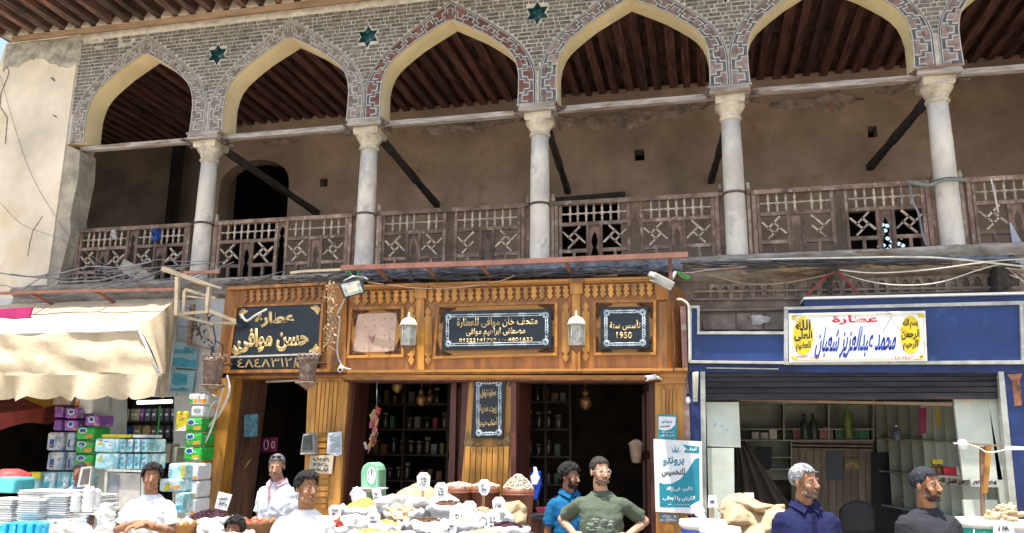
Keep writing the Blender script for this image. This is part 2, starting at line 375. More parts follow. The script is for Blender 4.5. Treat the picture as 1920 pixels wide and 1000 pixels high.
for k in range(6):
    f, C = band_map(k); S = C[-1]; fade = k < 2
    mb = MB(); strip(mb, f, 0, S, .005, .995, YF-.012, YF+.002)
    band = build(mb, 'patterned_band', M_bgrey2 if fade else M_bgrey, BLD)
    pass
    for t0, t1 in ((0.0, .05), (.86, .90), (.975, 1.0)): mb = MB(); strip(mb, f, .0, S, t0, t1, YF-.022, YF-.010); build(mb, 'raised_outline', M_line, band)
    mb = MB(); strip(mb, f, 0, S, .905, .97, YF-.017, YF-.010)
    build(mb, 'dark_border', mat('near_black_border', (.05, .047, .045), .85, var=.4, scale=10, bump=.4) if k == 2 else (M_bgrey2 if fade else M_bgrey), band)
    # stepped T shaped inlays, alternately rooted at the inner and the outer edge
    nn = 23; stp = S/nn
    for i in range(nn):
        c = (i+.5)*stp; inner = i % 2 == ((nn//2) % 2)
        base = .065 if inner else .85; d = 1 if inner else -1
        def pts(g):   # half widths/heights grown by g (metres-ish)
            gt = g/.235
            a, b = stp*.50+g, stp*.20+g
            h0, h1 = .26+gt*.6, .56+gt
            return [(c-a, base), (c+a, base), (c+a, base+d*h0), (c+b, base+d*h0), (c+b, base+d*h1), (c-b, base+d*h1), (c-b, base+d*h0), (c-a, base+d*h0)]
        for g, yf, mm, nm in ((.0, YF-.024, (M_bredg if fade else (M_bred if k == 2 else M_bredm)), 'inlay_brick'), (.015, YF-.0205, M_line, 'inlay_joint')):
            p = pts(g); mb = MB()
            # two blocks: foot and stem
            for q in ((p[0], p[1], p[2], p[7]), (p[6], p[3], p[4], p[5])):
                fr = [f(s, t, yf) for s, t in q]; bk = [f(s, t, YF-.008) for s, t in q]; mb.hexa(fr+bk)
            build(mb, nm, mm, band)

# bricks of the spandrels, laid row by row between the arches
def outside(x, z):
    for k in range(6):
        a, b = ARCH[k]
        if a-.24 <= x <= b+.24:
            O = curve(k, OUT)
            for (x0, z0), (x1, z1) in zip(O, O[1:]):
                if min(x0, x1) <= x <= max(x0, x1) and abs(x1-x0) > 1e-4:
                    zz = z0+(z1-z0)*(x-x0)/(x1-x0)
                    if z < zz+.012: return False
            if z < zs((a+b)/2)+.45: return False
    for sx, sz in STARS[1:]:
        if abs(x-sx) < .2 and abs(z-sz) < .2:
            pg = star(sx, sz, .182, .110); ins = False
            for i in range(12):
                (xa, za), (xb, zb) = pg[i], pg[(i+1) % 12]
                if (za > z) != (zb > z) and x < (xb-xa)*(z-za)/(zb-za)+xa: ins = not ins
            if ins: return False
    return True
bricks = []
rowh, gap = .0575, .0150; z = 6.55; ri = 0
while z+rowh < 7.80:
    x = XL+.03; run = None; runs = []
    while x < 6.0:
        ok = outside(x, z) and outside(x, z+rowh-gap)
        if ok and run is None: run = x
        if (not ok or x+.012 >= 6.0) and run is not None: runs.append((run, x)); run = None
        x += .012
    for a, b in runs:
        xx = a; j = ri % 2
        while xx < b-.02:
            L = (.155 if j % 2 == 0 else .05)*random.uniform(.85, 1.15)
            e = min(xx+L, b)
            if b-e < .03: e = b
            top_left_ruin = xx < -8.2 and z > 7.55 and random.random() < .5
            if e-xx > .015 and not top_left_ruin: bricks.append((xx, e, z+random.uniform(-.002, .002), z+rowh-gap+random.uniform(-.002, .002), random.uniform(.003, .010)))
            xx = e+gap; j += 1
    z += rowh; ri += 1
vis = [b for b in bricks if b[0] < 3.7]
def size(b): c = P(0, 0) ; return -(b[1]-b[0])*(1+.04*b[0])
vis.sort(key=size); big = vis[:292]; rest = vis[292:]+[b for b in bricks if b[0] >= 3.7]
unit = {}
for b in big:
    mb = MB(); mb.box(b[0], b[1], YF-b[4], YF+.003, b[2], b[3]); build(mb, 'brick', M_brick, BLD, fix=False)
mb = MB()
for b in rest: mb.box(b[0], b[1], YF-b[4], YF+.003, b[2], b[3])
build(mb, 'small_bricks', M_brick, BLD, kind='stuff', fix=False)

# rough lime band and the wall plate over the bricks
def rough_strip(x0, x1, z0, z1, y, amp, n, mi=0, nz=4):
    mb = MB()
    def fn(u, v):
        x = x0+(x1-x0)*u; zz = z0+(z1-z0)*v
        e = noise.noise(Vector((x*3, zz*5, 1)))*amp+noise.noise(Vector((x*11, zz*15, 3)))*amp*.6
        if v == 0: zz += noise.noise(Vector((x*4, 7, 2)))*(z1-z0)*.5
        return Vector((x, y-abs(e)-(.0 if 0 < v < 1 else -.03), zz))
    mb.grid(fn, n, nz); return mb
build(rough_strip(-10.5, 6, 7.74, 7.86, YF-.012, .03, 500), 'crumbling_lime_band', M_mortar, BLD)
mb = MB(); mb.box(-10.35, 6, YF-.075, YF+.3, 7.875, 7.935); build(mb, 'wall_plate', M_plate, BLD)

# left wall, plastered, running down behind the awning
def wall_outline():
    L = [(-10.62, 3.45), (-9.14, 3.45), (-9.14, 7.86), (-10.5, 7.86)]
    z = 7.86
    while z > 3.8:
        z -= .22; L.append((-10.56+.05*noise.noise(Vector((0, z*2, 5)))-.012*(7.8-z), z))
    return L
mb = MB(); mb.poly3([(x, YF-.02, z) for x, z in wall_outline()], (0, .6, 0)); build(mb, 'plastered_side_wall', M_plaster, BLD)
# bare patch of rubble render at its top
mb = MB()
def patch(u, v):
    x = -10.5+1.42*u; zb = 7.30+.18*math.sin(u*5)+.1*noise.noise(Vector((u*7, 1, 0)))+(.2*u if u > .4 else 0); zz = zb+(7.85-zb)*v
    return Vector((x, YF-.035-.03*abs(noise.noise(Vector((x*6, zz*8, 0))))+(.03 if v in (0, 1) or u in (0, 1) else 0), zz))
mb.grid(patch, 40, 12); build(mb, 'bare_rubble_patch', M_grey_pl, BLD)
# cracks: thin strips with the clefts' shadow as their colour
M_crack = mat('crack_shadow', (.22, .17, .12), .95, var=.4, scale=20)
def crack(pts, w=.007):
    mb = MB()
    for (a, b) in zip(pts, pts[1:]):
        A, B = P(*a, YF-.024), P(*b, YF-.024); n = 5
        for i in range(n):
            p, q = A.lerp(B, i/n), A.lerp(B, (i+1)/n); j = Vector((random.uniform(-.004, .004), 0, random.uniform(-.004, .004)))
            mb.beam(p-j, q+j, w*random.uniform(.4, 1.5), .012, upv=(0, 1, 0))
    build(mb, 'crack', M_crack, BLD)
crack([(12, 122), (17, 134), (14, 146), (8, 160), (2, 175), (0, 200), (8, 212), (14, 222), (12, 245), (10, 270)], .009)
crack([(80, 405), (72, 418), (62, 432), (56, 455), (52, 480)], .004)
crack([(96, 146), (103, 152)], .02); crack([(100, 216), (106, 220)], .015)
# reveal between side wall and the first opening: pier under the arch spring
mb = MB(); mb.pq([(125, 272), (150, 283), (147, 330), (138, 372), (131, 408), (133, 434), (104, 545), (96, 560), (86, 560)], YF, .14)
build(mb, 'broken_pier', mat('broken_pier_plaster', (.42, .36, .27), .95, var=.25, scale=4, bump=.8, bdist=.03, dirt=(.30, .27, .22), damt=.45, dscale=3), BLD)

# gallery: floor, back wall, ceiling
mb = MB(); mb.box(-9.4, 6, -.32, 2.9, 3.80, 3.90); build(mb, 'gallery_floor', M_ledge, BLD)
GB = 2.9
def back_wall():
    xl = P(397, 400, GB).x
    x1 = P(538, 400, GB).x; xa, za = P(470, 302, GB).x, P(478, 300, GB).z
    zfloor = 3.9; zsp = P(537, 345, GB).z
    arch = [(xl+.12, zfloor-.5)]
    r = (x1-xl-.12)/2; cx = (x1+xl+.12)/2
    for i in range(13):
        t = math.pi-math.pi*i/12; arch.append((cx+r*math.cos(t), zsp+(za-zsp)*abs(math.sin(t))**.85))
    arch.append((x1, zfloor-.5))
    loop = [(xl, 7.6), (xl, zfloor-.5)]+arch+[(6, zfloor-.5), (6, 7.6)]
    holes = []
    for px, py, w in ((607, 343, 14), (1199, 291, 19), (1636, 247, 20)):
        a, b = P(px-w/2, py-w/2, GB), P(px+w/2, py+w/2, GB); holes.append([(a.x, GB, b.z), (b.x, GB, b.z), (b.x, GB, a.z), (a.x, GB, a.z)])
    for x0, y0, x1_, y1 in ((1046, 372, 1166, 520), (1588, 392, 1742, 500)):
        a, b = P(x0, y0, GB), P(x1_, y1, GB); zb = max(b.z, 3.75); holes.append([(a.x, GB, zb), (b.x, GB, zb), (b.x, GB, a.z), (a.x, GB, a.z)])
    mb = MB(); mb.poly3([(x, GB, z) for x, z in loop], (0, .3, 0), 0, 0, holes)
    build(mb, 'gallery_back_wall', M_brown, BLD)
back_wall()
# crumbled band along its top, patches
for (xa, ya, xb, yb) in ((790, 228, 930, 256), (1045, 200, 1270, 248), (1440, 172, 1620, 212), (1240, 196, 1320, 215), (860, 224, 965, 238), (1640, 160, 1700, 175), (480, 262, 560, 276)):
    A_, B_ = P(xa, yb, GB), P(xb, ya, GB); x0, z0, x1, z1 = A_.x, A_.z, B_.x, B_.z
    mb = MB()
    def fn(u, v, x0=x0, x1=x1, z0=z0, z1=z1):
        x = x0+(x1-x0)*u; e = .25*noise.noise(Vector((x*2.5, 3, z0))); c = math.sin(math.pi*min(max(u, .0), 1))**.4
        zz = (z0+z1)/2+((z1-z0)/2*c+e*.5)*(2*v-1)+.06*noise.noise(Vector((x*9, v, 0)))
        edge = u in (0, 1) or v in (0, 1)
        return Vector((x, GB-(.0 if edge else .03+.04*abs(noise.noise(Vector((x*9, zz*9, 0))))), zz))
    mb.grid(fn, 36, 8); build(mb, 'crumbled_plaster_patch', M_brown2, BLD)
mb = MB(); A = P(1036, 378, GB-.06); B = P(1172, 366, GB-.06); mb.beam(A, B, .12, .09); build(mb, 'door_lintel', M_strut, BLD)
# dark rooms behind the openings
def room(x0, x1, y0, y1, z0, z1, name='inner_room', m=M_dark, parent=BLD, skip=()):
    mb = MB(); v = [(x0, y0, z0), (x1, y0, z0), (x1, y0, z1), (x0, y0, z1), (x0, y1, z0), (x1, y1, z0), (x1, y1, z1), (x0, y1, z1)]
    F = {'back': (4, 5, 6, 7), 'bottom': (0, 1, 5, 4), 'top': (3, 7, 6, 2), 'right': (1, 2, 6, 5), 'left': (0, 4, 7, 3)}
    mb.add(v, [F[k] for k in F if k not in skip]); return build(mb, name, m, parent)
M_shadebrown = mat('shade_toned_plaster', (.13, .095, .07), .95, var=.25, scale=1.4, bump=.4)  # darker copy of the gallery plaster; the bay's shade is in the colour
room(-12.5, P(397, 400, GB).x, .13, 3.6, 3.9, 7.6, 'dark_end_room', M_shadebrown, skip=('right',))
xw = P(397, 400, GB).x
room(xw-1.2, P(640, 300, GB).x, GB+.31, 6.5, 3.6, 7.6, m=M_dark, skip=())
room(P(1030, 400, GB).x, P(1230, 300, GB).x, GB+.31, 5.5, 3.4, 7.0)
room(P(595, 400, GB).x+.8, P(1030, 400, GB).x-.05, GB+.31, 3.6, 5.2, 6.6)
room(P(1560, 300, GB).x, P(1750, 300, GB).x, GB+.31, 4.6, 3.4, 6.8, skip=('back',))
# pierced lattice screen with daylight behind, seen through the balustrade
def pierced():
    a, b = P(1560, 240, 4.58), P(1750, 520, 4.58); loop = [(a.x-.4, 4.58, 3.3), (b.x+.4, 4.58, 3.3), (b.x+.4, 4.58, 6.9), (a.x-.4, 4.58, 6.9)]
    holes = []
    for px, py in ((1655, 421), (1664, 423), (1660, 432), (1653, 433), (1670, 416), (1651, 416), (1683, 444), (1690, 445), (1665, 447), (1673, 452), (1686, 457), (1693, 460), (1657, 460), (1664, 465), (1671, 462), (1650, 462)):
        c = P(px, py, 4.58); r = .042; holes.append([(c.x+r*math.cos(t)*1.1, 4.58, c.z+r*math.sin(t)) for t in [math.pi/3*i+.3 for i in range(6)]])
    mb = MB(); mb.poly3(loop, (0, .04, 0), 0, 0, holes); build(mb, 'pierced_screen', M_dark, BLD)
    lat = MB()
    for i in range(12):
        x = P(1588, 400, GB+.1).x+i*.1
        lat.beam((x, GB+.1, 3.8), (x+.75, GB+.1, 4.55), .016); lat.beam((x, GB+.12, 4.55), (x+.75, GB+.12, 3.8), .016)
    build(lat, 'diagonal_lattice', M_raild, BLD)
    lat = MB()
    for (x0, x1) in ((822, 880), (560, 620)):
        pass
pierced()
# ceiling joists of the gallery and their boards
mb = MB(); mb.box(-12.5, 6, YB, 6.5, 7.64, 7.70); build(mb, 'ceiling_boards', M_board, BLD)
x = -12.3; proto = None
while x < 5.9:
    w = random.uniform(.10, .135)
    mb = MB(); dz = random.uniform(-.02, .01); mb.box(x, x+w, YB+.001, 6.4 if x < -7.3 else GB+.05, 7.54+dz, 7.635)
    build(mb, 'ceiling_beam', M_beam, BLD, fix=False); x += .235*random.uniform(.93, 1.07)
# eaves: rafters outside, with broken boards over them
EY = -1.38
x = -10.62
while x < 6:
    w = random.uniform(.10, .135); e = EY+random.uniform(-.06, .05); tilt = random.uniform(-.03, .03)
    mb = MB(); mb.hexa([(x+tilt, e, 7.975), (x+w+tilt, e, 7.975), (x+w+tilt, e, 8.12), (x+tilt, e, 8.12), (x, .3, 7.965), (x+w, .3, 7.965), (x+w, .3, 8.12), (x, .3, 8.12)])
    build(mb, 'rafter', M_rafter, BLD, fix=False)
    # short lime filling between rafters on the plate
    mb = MB(); g0, g1 = x+w, x+.285
    mb.hexa([(g0, YF-.10, 7.938), (g1, YF-.10, 7.938), (g1, YF-.03, 8.1), (g0, YF-.03, 8.1), (g0, .25, 7.938), (g1, .25, 7.938), (g1, .25, 8.12), (g0, .25, 8.12)])
    build(mb, 'lime_filling', M_mortar, BLD, fix=False)
    x += .283
y = EY-.08
while y < .25:                                   # boards run along the eaves, laid on the rafters
    x = -10.75
    while x < 6:
        L = random.uniform(.7, 2.2)
        if random.random() > (.10 if x > -9.5 else .3):
            mb = MB(); dz = random.uniform(0, .012); s = random.uniform(-.02, .02)
            mb.hexa([(x, y+s, 8.121+dz), (x+L-.02, y-s, 8.121+dz), (x+L-.02, y-s, 8.145+dz), (x, y+s, 8.145+dz), (x, y+.155+s, 8.121+dz), (x+L-.02, y+.155-s, 8.121+dz), (x+L-.02, y+.155-s, 8.145+dz), (x, y+.155+s, 8.145+dz)])
            build(mb, 'eaves_board', M_eboard, BLD, fix=False)
        x += L
    y += .165
mb = MB(); mb.box(-10.75, 6, EY-.05, 4, 8.19, 8.24); build(mb, 'roof_deck', M_ledge, BLD)
mb = MB(); mb.box(-12.5, 6, 4, 6.6, 7.72, 7.9); build(mb, 'roof_deck', M_ledge, BLD)
mb = MB(); mb.box(-12.6, -12.5, .1, 6.6, 3.5, 7.9); build(mb, 'end_wall', M_plaster, BLD)
mb = MB(); mb.box(6, 6.3, YF-.02, 6.6, 0, 8.19); build(mb, 'right_end_wall', M_plaster, BLD)
mb = MB(); mb.box(-9.14, P(1540, 300, 6.7).x, GB+3.75, GB+3.95, 0, 7.9); build(mb, 'rear_wall', M_plaster, BLD)

# columns
def column(i, x):
    z1 = zs(x)-.10; mb = MB()
    lean = 0
    prof = [(.142, 3.9), (.142, 3.94), (.131, 3.97), (.129, 4.3), (.124, 5.2), (.114, z1-.30)]
    mb.lathe((x, 0, 0), prof, 24)
    c = build(mb, 'column_shaft', M_column, BLD)
    mb = MB(); b = z1-.30
    mb.lathe((x, 0, 0), [(.114, b), (.134, b+.012), (.139, b+.03), (.134, b+.045), (.120, b+.055), (.124, b+.075), (.145, b+.12), (.175, b+.165), (.188, b+.19), (.185, b+.2)], 24)
    mb.lathe((x, 0, 0), [(.238, b+.195), (.252, b+.235), (.252, b+.29), (.238, b+.3)], 4, rot=math.pi/4, sm=False)
    build(mb, 'capital', M_capital, c)
    mb = MB()
    for (w, za, zb) in ((.245, z1, z1+.04), (.235, z1+.042, z1+.072), (.265, z1+.074, z1+.10)):
        mb.box(x-w, x+w, YF-.04+random.uniform(0, .01), YB+.04, za, zb)
    build(mb, 'impost_block', M_tie, c)
    for s in (-1, 1):                            # splintered timber ends beside the capital
        mb = MB()
        for _ in range(6):
            q = Vector((x+s*random.uniform(.20, .27), random.uniform(-.2, .1), z1+.05-random.uniform(0, .1)))
            mb.beam(q, q+Vector((s*random.uniform(.05, .14), random.uniform(-.05, .02), random.uniform(-.06, .04))), random.uniform(.015, .035))
        build(mb, 'splintered_timber', M_iron, c, kind='stuff')
    zr = 4.765; mb = MB(); mb.lathe((x, 0, 0), [(.125, zr-.016), (.137, zr-.014), (.137, zr+.014), (.125, zr+.016)], 24)
    for s in (-1, 1): mb.box(x+s*.134-(.05 if s < 0 else 0), x+s*.134+(.05 if s > 0 else 0), -.05, -.01, zr-.018, zr+.018)
    build(mb, 'iron_band', M_iron, c)
for i, x in enumerate(XC): column(i, x)
# longitudinal ties over the capitals
for k, (a, b) in enumerate(zip([-9.1]+XC, XC)):
    a2 = a if k == 0 else a+.24; mb = MB(); z0 = zs(a)-.055; z1 = zs(b)-.055; n = 10; a2 = max(a2, -8.98)
    for i in range(n):
        u, v = i/n, (i+1)/n; xa, xb = a2+(b-.24-a2)*u, a2+(b-.24-a2)*v
        o = lambda q: .008*noise.noise(Vector((q*3, k, 0)))
        mb.hexa([(xa, -.1+o(xa), z0-.035+o(xa)), (xb, -.1+o(xb), z0-.035+o(xb)), (xb, -.1, z0+.035+o(xb)), (xa, -.1, z0+.035+o(xa)), (xa, -.01, z0-.035), (xb, -.01, z0-.035), (xb, -.01, z0+.035), (xa, -.01, z0+.035)])
    build(mb, 'tie_beam', M_tie, BLD)
# cross ties from each column to the back wall
for x, e in ((-6.83, (595, 400)), (-4.36, (820, 385)), (-1.96, (1065, 360)), (.47, (1333, 340)), (2.85, (1630, 315)), (5.27, None)):
    q = P(e[0], e[1], GB) if e else Vector((x, GB, 5.95))
    mb = MB(); A = Vector((x+.05, .05, 5.98)); n = 8
    for i in range(n):
        p, r = A.lerp(q, i/n), A.lerp(q, (i+1)/n); w = .085+.008*math.sin(i*2.1)
        mb.beam(p, r, w, w)
    build(mb, 'cross_tie', M_strut, BLD)

# balustrades between the columns
def keyhole(x0, x1, z0, z1, y, open_bottom=True):
    """thin board with a keyhole shaped opening"""
    w = x1-x0; h = z1-z0; cx = (x0+x1)/2
    hp = [(-.30, 0), (-.30, .16), (-.36, .26), (-.26, .38), (-.14, .44), (-.26, .52), (-.30, .62), (-.2, .74), (0, .84)]
    pts = [(cx+a*w, z0+b*h) for a, b in hp]+[(cx-a*w, z0+b*h) for a, b in hp[-2::-1]]
    loop = [(x0, z0), pts[0]]+pts[1:-1]+[pts[-1], (x1, z0), (x1, z1), (x0, z1)]
    return [(x, y, z) for x, z in loop]
def balustrade(x0, x1, label, y=0.0, post_depth=.05):
    T = thing('wooden_balustrade', label, 'balustrade', ((x0+x1)/2, y, 3.9), 'turned wood balustrades between the gallery columns')
    z0, z1 = 3.91, 4.79; H = z1-z0
    def part(name, bx, m, y0=-.02, y1=.02):
        mb = MB(); mb.box(bx[0], bx[1], y+y0, y+y1, bx[2], bx[3]); return build(mb, name, m, T, fix=False)
    Wd = x1-x0; j = lambda: random.uniform(-.004, .004)
    part('top_rail', (x0, x1, z1-.055, z1), M_rail, -.04, .04); part('bottom_rail', (x0, x1, z0, z0+.03), M_rail, -.03, .03)
    for xx in (x0+.01, x1-.05): part('post', (xx, xx+.045, z0+.03, z1-.056), M_rail, -.027, .027)
    a, b = x0+.10, x1-.10; cw = .105; cx = (a+b)/2
    for s0, s1 in ((a, cx-cw/2-.045), (cx+cw/2+.045, b)):
        part('post', (s0-.035, s0, z0+.03, z1-.056), M_rail, -.022, .022); part('post', (s1, s1+.042, z0+.03, z1-.056), M_rail, -.022, .022)
        zm = z1-.33; part('middle_rail', (s0, s1, zm, zm+.045), M_rail)
        n = 8; sw = (s1-s0)/n
        zt, zb = z1-.056, zm+.045; zc = (zt+zb)/2
        mb = MB(); pr = []
        for i in range(n*4+1):
            pr.append(((.007 if i % 4 == 2 else .013) if i % 4 else .016, s0+(s1-s0)*i/(n*4)))
        mb.tube([(q, y, zc) for r, q in pr], [r for r, q in pr], 6); build(mb, 'turned_crossbar', M_raill, T)
        for i in range(1, n):
            if random.random() < .07: continue
            mb = MB(); xx = s0+sw*i+j()
            mb.lathe((xx, y, 0), [(.016, zb), (.012, zb+.03), (.018, zb+.05), (.011, zb+.075), (.022, zc-.014), (.022, zc+.014), (.011, zc+.03), (.018, zt-.05), (.012, zt-.03), (.016, zt)], 6)
            build(mb, 'turned_spindle', M_raill, T)
        # lower register: square with pinwheel, keyhole board, pinwheel
        kw = .11; km = (s0+s1)/2; zl = z0+.20
        kh = (km-kw/2-.03, km+kw/2+.03)
        for xx in kh: part('small_post', (xx-.018, xx+.018, z0+.03, zm), M_raild, -.02, .02)
        mb = MB(); mb.poly3(keyhole(km-kw/2-.012, km+kw/2+.012, z0+.03, zm, y), (0, .012, 0)); build(mb, 'keyhole_board', M_raild, T)
        for q0, q1 in ((s0, kh[0]-.018), (kh[1]+.018, s1)):
            part('lower_rail', (q0, q1, zl, zl+.045), M_rail)
            qm = (q0+q1)/2; zc2 = (zl+.045+zm)/2; r = min((q1-q0)/2, (zm-zl-.045)/2)
            part('short_baluster', (qm-.017, qm+.017, z0+.03, zl), M_rail)
            d = r*.30
            flip = 1 if q0 == s0 else -1
            for t in range(4):
                if random.random() < .05: continue
                an = math.pi/4+t*math.pi/2; dx, dz = math.cos(an), math.sin(an); nx, nz_ = -dz, dx
                p = Vector((qm+flip*(nx*d-dx*d*1.3), y-.006, zc2+nz_*d-dz*d*1.3)); q = Vector((qm+flip*(nx*d+dx*r*1.02), y-.006, zc2+nz_*d+dz*r*1.02))
                mb = MB(); mb.beam(p, q, .022, .034, upv=(0, 1, 0)); build(mb, 'pinwheel_bar', M_raill, T, fix=False)
    mb = MB(); zz = z1-.056
    pts = keyhole(cx-cw/2-.012, cx+cw/2+.012, z1-.42, zz, y); mb.poly3(pts, (0, .012, 0)); build(mb, 'keyhole_board', M_raild, T)
    return T
bl = ['balustrade of the first bay from the left with a blue rag on its rail', 'balustrade left of the second column, behind the black sign of gold letters',
      'balustrade behind the left floodlight, with pale worn top rail', 'balustrade in front of the dark doorway of the gallery',
      'balustrade in front of the blue-white light spots, wired at its right end', 'balustrade at the right edge of the photo with a hanging cord']
edges = [-8.93]+XC
for k in range(6):
    a = edges[k]+(.02 if k == 0 else .19); b = edges[k+1]-.19
    balustrade(a, b, bl[k])
# finials and side posts next to each column
for x in XC[:5]:
    for s in (-1, 1):
        mb = MB(); xx = x+s*.165; mb.box(xx-.018, xx+.018, .03, .07, 3.9, 4.80); mb.lathe((xx, .05, 0), [(.02, 4.80), (.032, 4.83), (.03, 4.86), (.018, 4.875), (.026, 4.89), (.02, 4.91), (.0, 4.92)], 8)
        build(mb, 'finial_post', M_raill if s > 0 else M_rail, BLD)

# slab edge, crumbling, with rotten timber under it
mb = MB()
def edge(u, v):
    x = -9.6+15.6*u; prof = [(-.30, 3.905), (-.36, 3.90), (-.38, 3.86), (-.36, 3.81), (-.30, 3.76), (-.33, 3.72), (-.3, 3.67), (-.2, 3.64)]
    i = min(int(v*7+.5), 7); y, z = prof[i]; q = noise.noise(Vector((x*4, i*2.3, 0)))+.5*noise.noise(Vector((x*13, i*3.1, 0)))
    return Vector((x, y+.03*q, z+.02*q+(.004*(x+3))))
mb.grid(edge, 520, 7); build(mb, 'crumbling_slab_edge', M_ledge, BLD)
# frieze wall behind/above the shops
mb = MB(); mb.box(-10.6, 6, -.2, .1, 2.75, 3.8); build(mb, 'timber_frieze_wall', M_oldwood, BLD)
# little arched niches of the old frieze on the right
def niches():
    n = 27; x0 = P(1330, 540, -.24).x; x1 = P(1915, 530, -.24).x
    for i in range(n):
        a = x0+(x1-x0)*i/n; w = (x1-x0)/n; zz = 3.43+.006*(a); h = .17
        if 5 < i < 9 and random.random() < .4: continue
        lp = [(a, zz-.02), (a+w-.002, zz-.02), (a+w-.002, zz+h), (a, zz+h)]
        ho = [(a+w*.2, zz), (a+w*.8, zz), (a+w*.8, zz+h*.5), (a+w*.68, zz+h*.72), (a+w*.5, zz+h*.82), (a+w*.32, zz+h*.72), (a+w*.2, zz+h*.5)]
        y = -.235-random.uniform(0, .012)
        mb = MB(); mb.poly3([(p, y, q) for p, q in lp], (0, .034, 0), 0, 0, [[(p, y, q) for p, q in ho]]); build(mb, 'carved_niche', M_oldwood, BLD)
niches()
for (x0, y0, x1, y1, r) in ((1300, 545, 1920, 549, 9), (1300, 580, 1490, 584, 3), (1295, 560, 1500, 563, 2)):
    mb = MB(); mb.pq([(x0, y0), (x1, y0-r), (x1, y1-r), (x0, y1)], -.26, -.2); build(mb, 'frieze_moulding', M_oldwood, BLD)
# panels of the brown wall left of the sign
for (x0, y0, x1, y1) in ((1318, 590, 1378, 618), (1382, 588, 1430, 618), (1434, 586, 1474, 618)):
    mb = MB(); mb.pq([(x0, y0), (x1, y0-1), (x1, y1), (x0, y1)], -.222, -.2); build(mb, 'brown_wall_panel', M_oldwood, BLD)
mb = MB(); c = P(1425, 600, -.225)
loop = [(c.x+(.10+.09*noise.noise(Vector((math.cos(t)*2, math.sin(t)*2, 3))))*math.cos(t), -.226, c.z+(.06+.06*noise.noise(Vector((math.cos(t)*2, math.sin(t)*2, 9))))*math.sin(t)) for t in [i*math.pi/12 for i in range(24)]]
mb.poly3(loop, (0, .03, 0)); build(mb, 'pale_plaster_patch', mat('pale_plaster_patch', (.5, .46, .42), .9, var=.2, scale=9, bump=.6), BLD)
# ================================================================== timber shopfront in the middle
YC = -.58
CS = thing('carved_wooden_shopfront', 'carved honey-coloured wooden shopfront with black signs, two lanterns and two open doorways', 'shopfront', P(960, 1000, YC)*1 - Vector((0, 0, P(960, 1000, YC).z)))
def lerp2(a, b, t): return (a[0]+(b[0]-a[0])*t, a[1]+(b[1]-a[1])*t)
def pl(name, pts, y, t, m, par, holes=(), bevel=0, label=None):
    mb = MB(); mb.pq(pts, y, y+t, 0, None, holes); return build(mb, name, m, par, bevel=bevel, label=label)
def qd(x0, y0, x1, y1, r=0, sl=0):     # r rise at right, sl lean of bottom
    return [(x0, y0), (x1, y0-r), (x1+sl, y1-r), (x0+sl, y1)]
# backing board of the fascia
pl('fascia_board', [(655, 537), (1250, 520), (1250, 694), (648, 696)], YC, .22, M_orange, CS)
# splayed right end panel
mb = MB(); a, b, c, d = P(1250, 520, YC), P(1250, 694, YC), P(1287, 556, -.30), P(1289, 694, -.30)
mb.hexa([b, Vector((d.x, -.3, d.z)), Vector((c.x, -.3, c.z)), a, b+Vector((0, .2, 0)), d+Vector((0, .1, 0)), c+Vector((0, .1, 0)), a+Vector((0, .2, 0))])
build(mb, 'splayed_end_panel', M_orange, CS)
# crown moulding
for i, (dy, h, t) in enumerate(((0, 5, .07), (5, 4, .045))):
    pl('crown_moulding', [(652, 535+dy), (1242, 518+dy), (1242, 518+dy+h), (652, 535+dy+h)], YC-t, t-.001*i, M_honeyh, CS)
def yt(x): return 537-(x-655)*(17/595)   # top edge line in px
# carved pendants row
def frieze(x0, x1, y, top, h, n, par, mm=M_honey):
    for i in range(n):
        xa = x0+(x1-x0)*i/n; w = (x1-x0)/n; ya = top(xa); mid = xa+w/2
        pt = [(xa+.12*w, ya), (xa+.88*w, ya), (xa+.72*w, ya+.16*h), (xa+.94*w, ya+.36*h), (xa+.72*w, ya+.52*h), (xa+.96*w, ya+.70*h), (xa+.74*w, ya+.80*h), (mid, ya+h), (xa+.26*w, ya+.80*h), (xa+.04*w, ya+.70*h), (xa+.28*w, ya+.52*h), (xa+.06*w, ya+.36*h), (xa+.28*w, ya+.16*h)]
        mb = MB(); mb.pq(pt, y-.028, y+.002); build(mb, 'carved_pendant', mm, par, bevel=.003)
        if i:
            mb = MB()
            for yy_, rr in ((.20, .20), (.58, .20)):
                yc = ya+h*(yy_+.06); mb.pq([(xa, yc-3.2), (xa+2.4, yc), (xa, yc+3.2), (xa-2.4, yc)], y-.036, y+.002)
            build(mb, 'carved_diamonds', M_carved, par, kind='stuff')
for x0, x1, n in ((662, 779, 8), (800, 1068, 18), (1094, 1240, 10)):
    frieze(x0, x1, YC, lambda x: yt(x)+10, 26, n, CS)
# thin carved shadow line under the pendants
# pilaster strips and small capitals
for xa, xb in ((779, 797), (1071, 1090)):
    ya = yt(xa)
    pl('pilaster_head', qd(xa-2, ya-1, xb+2, ya+26), YC-.055, .054, M_honey, CS, bevel=.004)
    pl('pilaster_cap', qd(xa-5, ya-3, xb+5, ya+5), YC-.085, .084, M_orange, CS, bevel=.004)
    pl('pilaster_strip', qd(xa+2, ya+26, xb-2, 694), YC-.035, .034, M_honey, CS, bevel=.004)
pl('pilaster_strip', qd(1236, yt(1236)+45, 1250, 694), YC-.03, .029, M_orange, CS)
pl('pilaster_head', qd(1230, yt(1236)+12, 1252, yt(1236)+42), YC-.045, .044, M_orange, CS, bevel=.004)
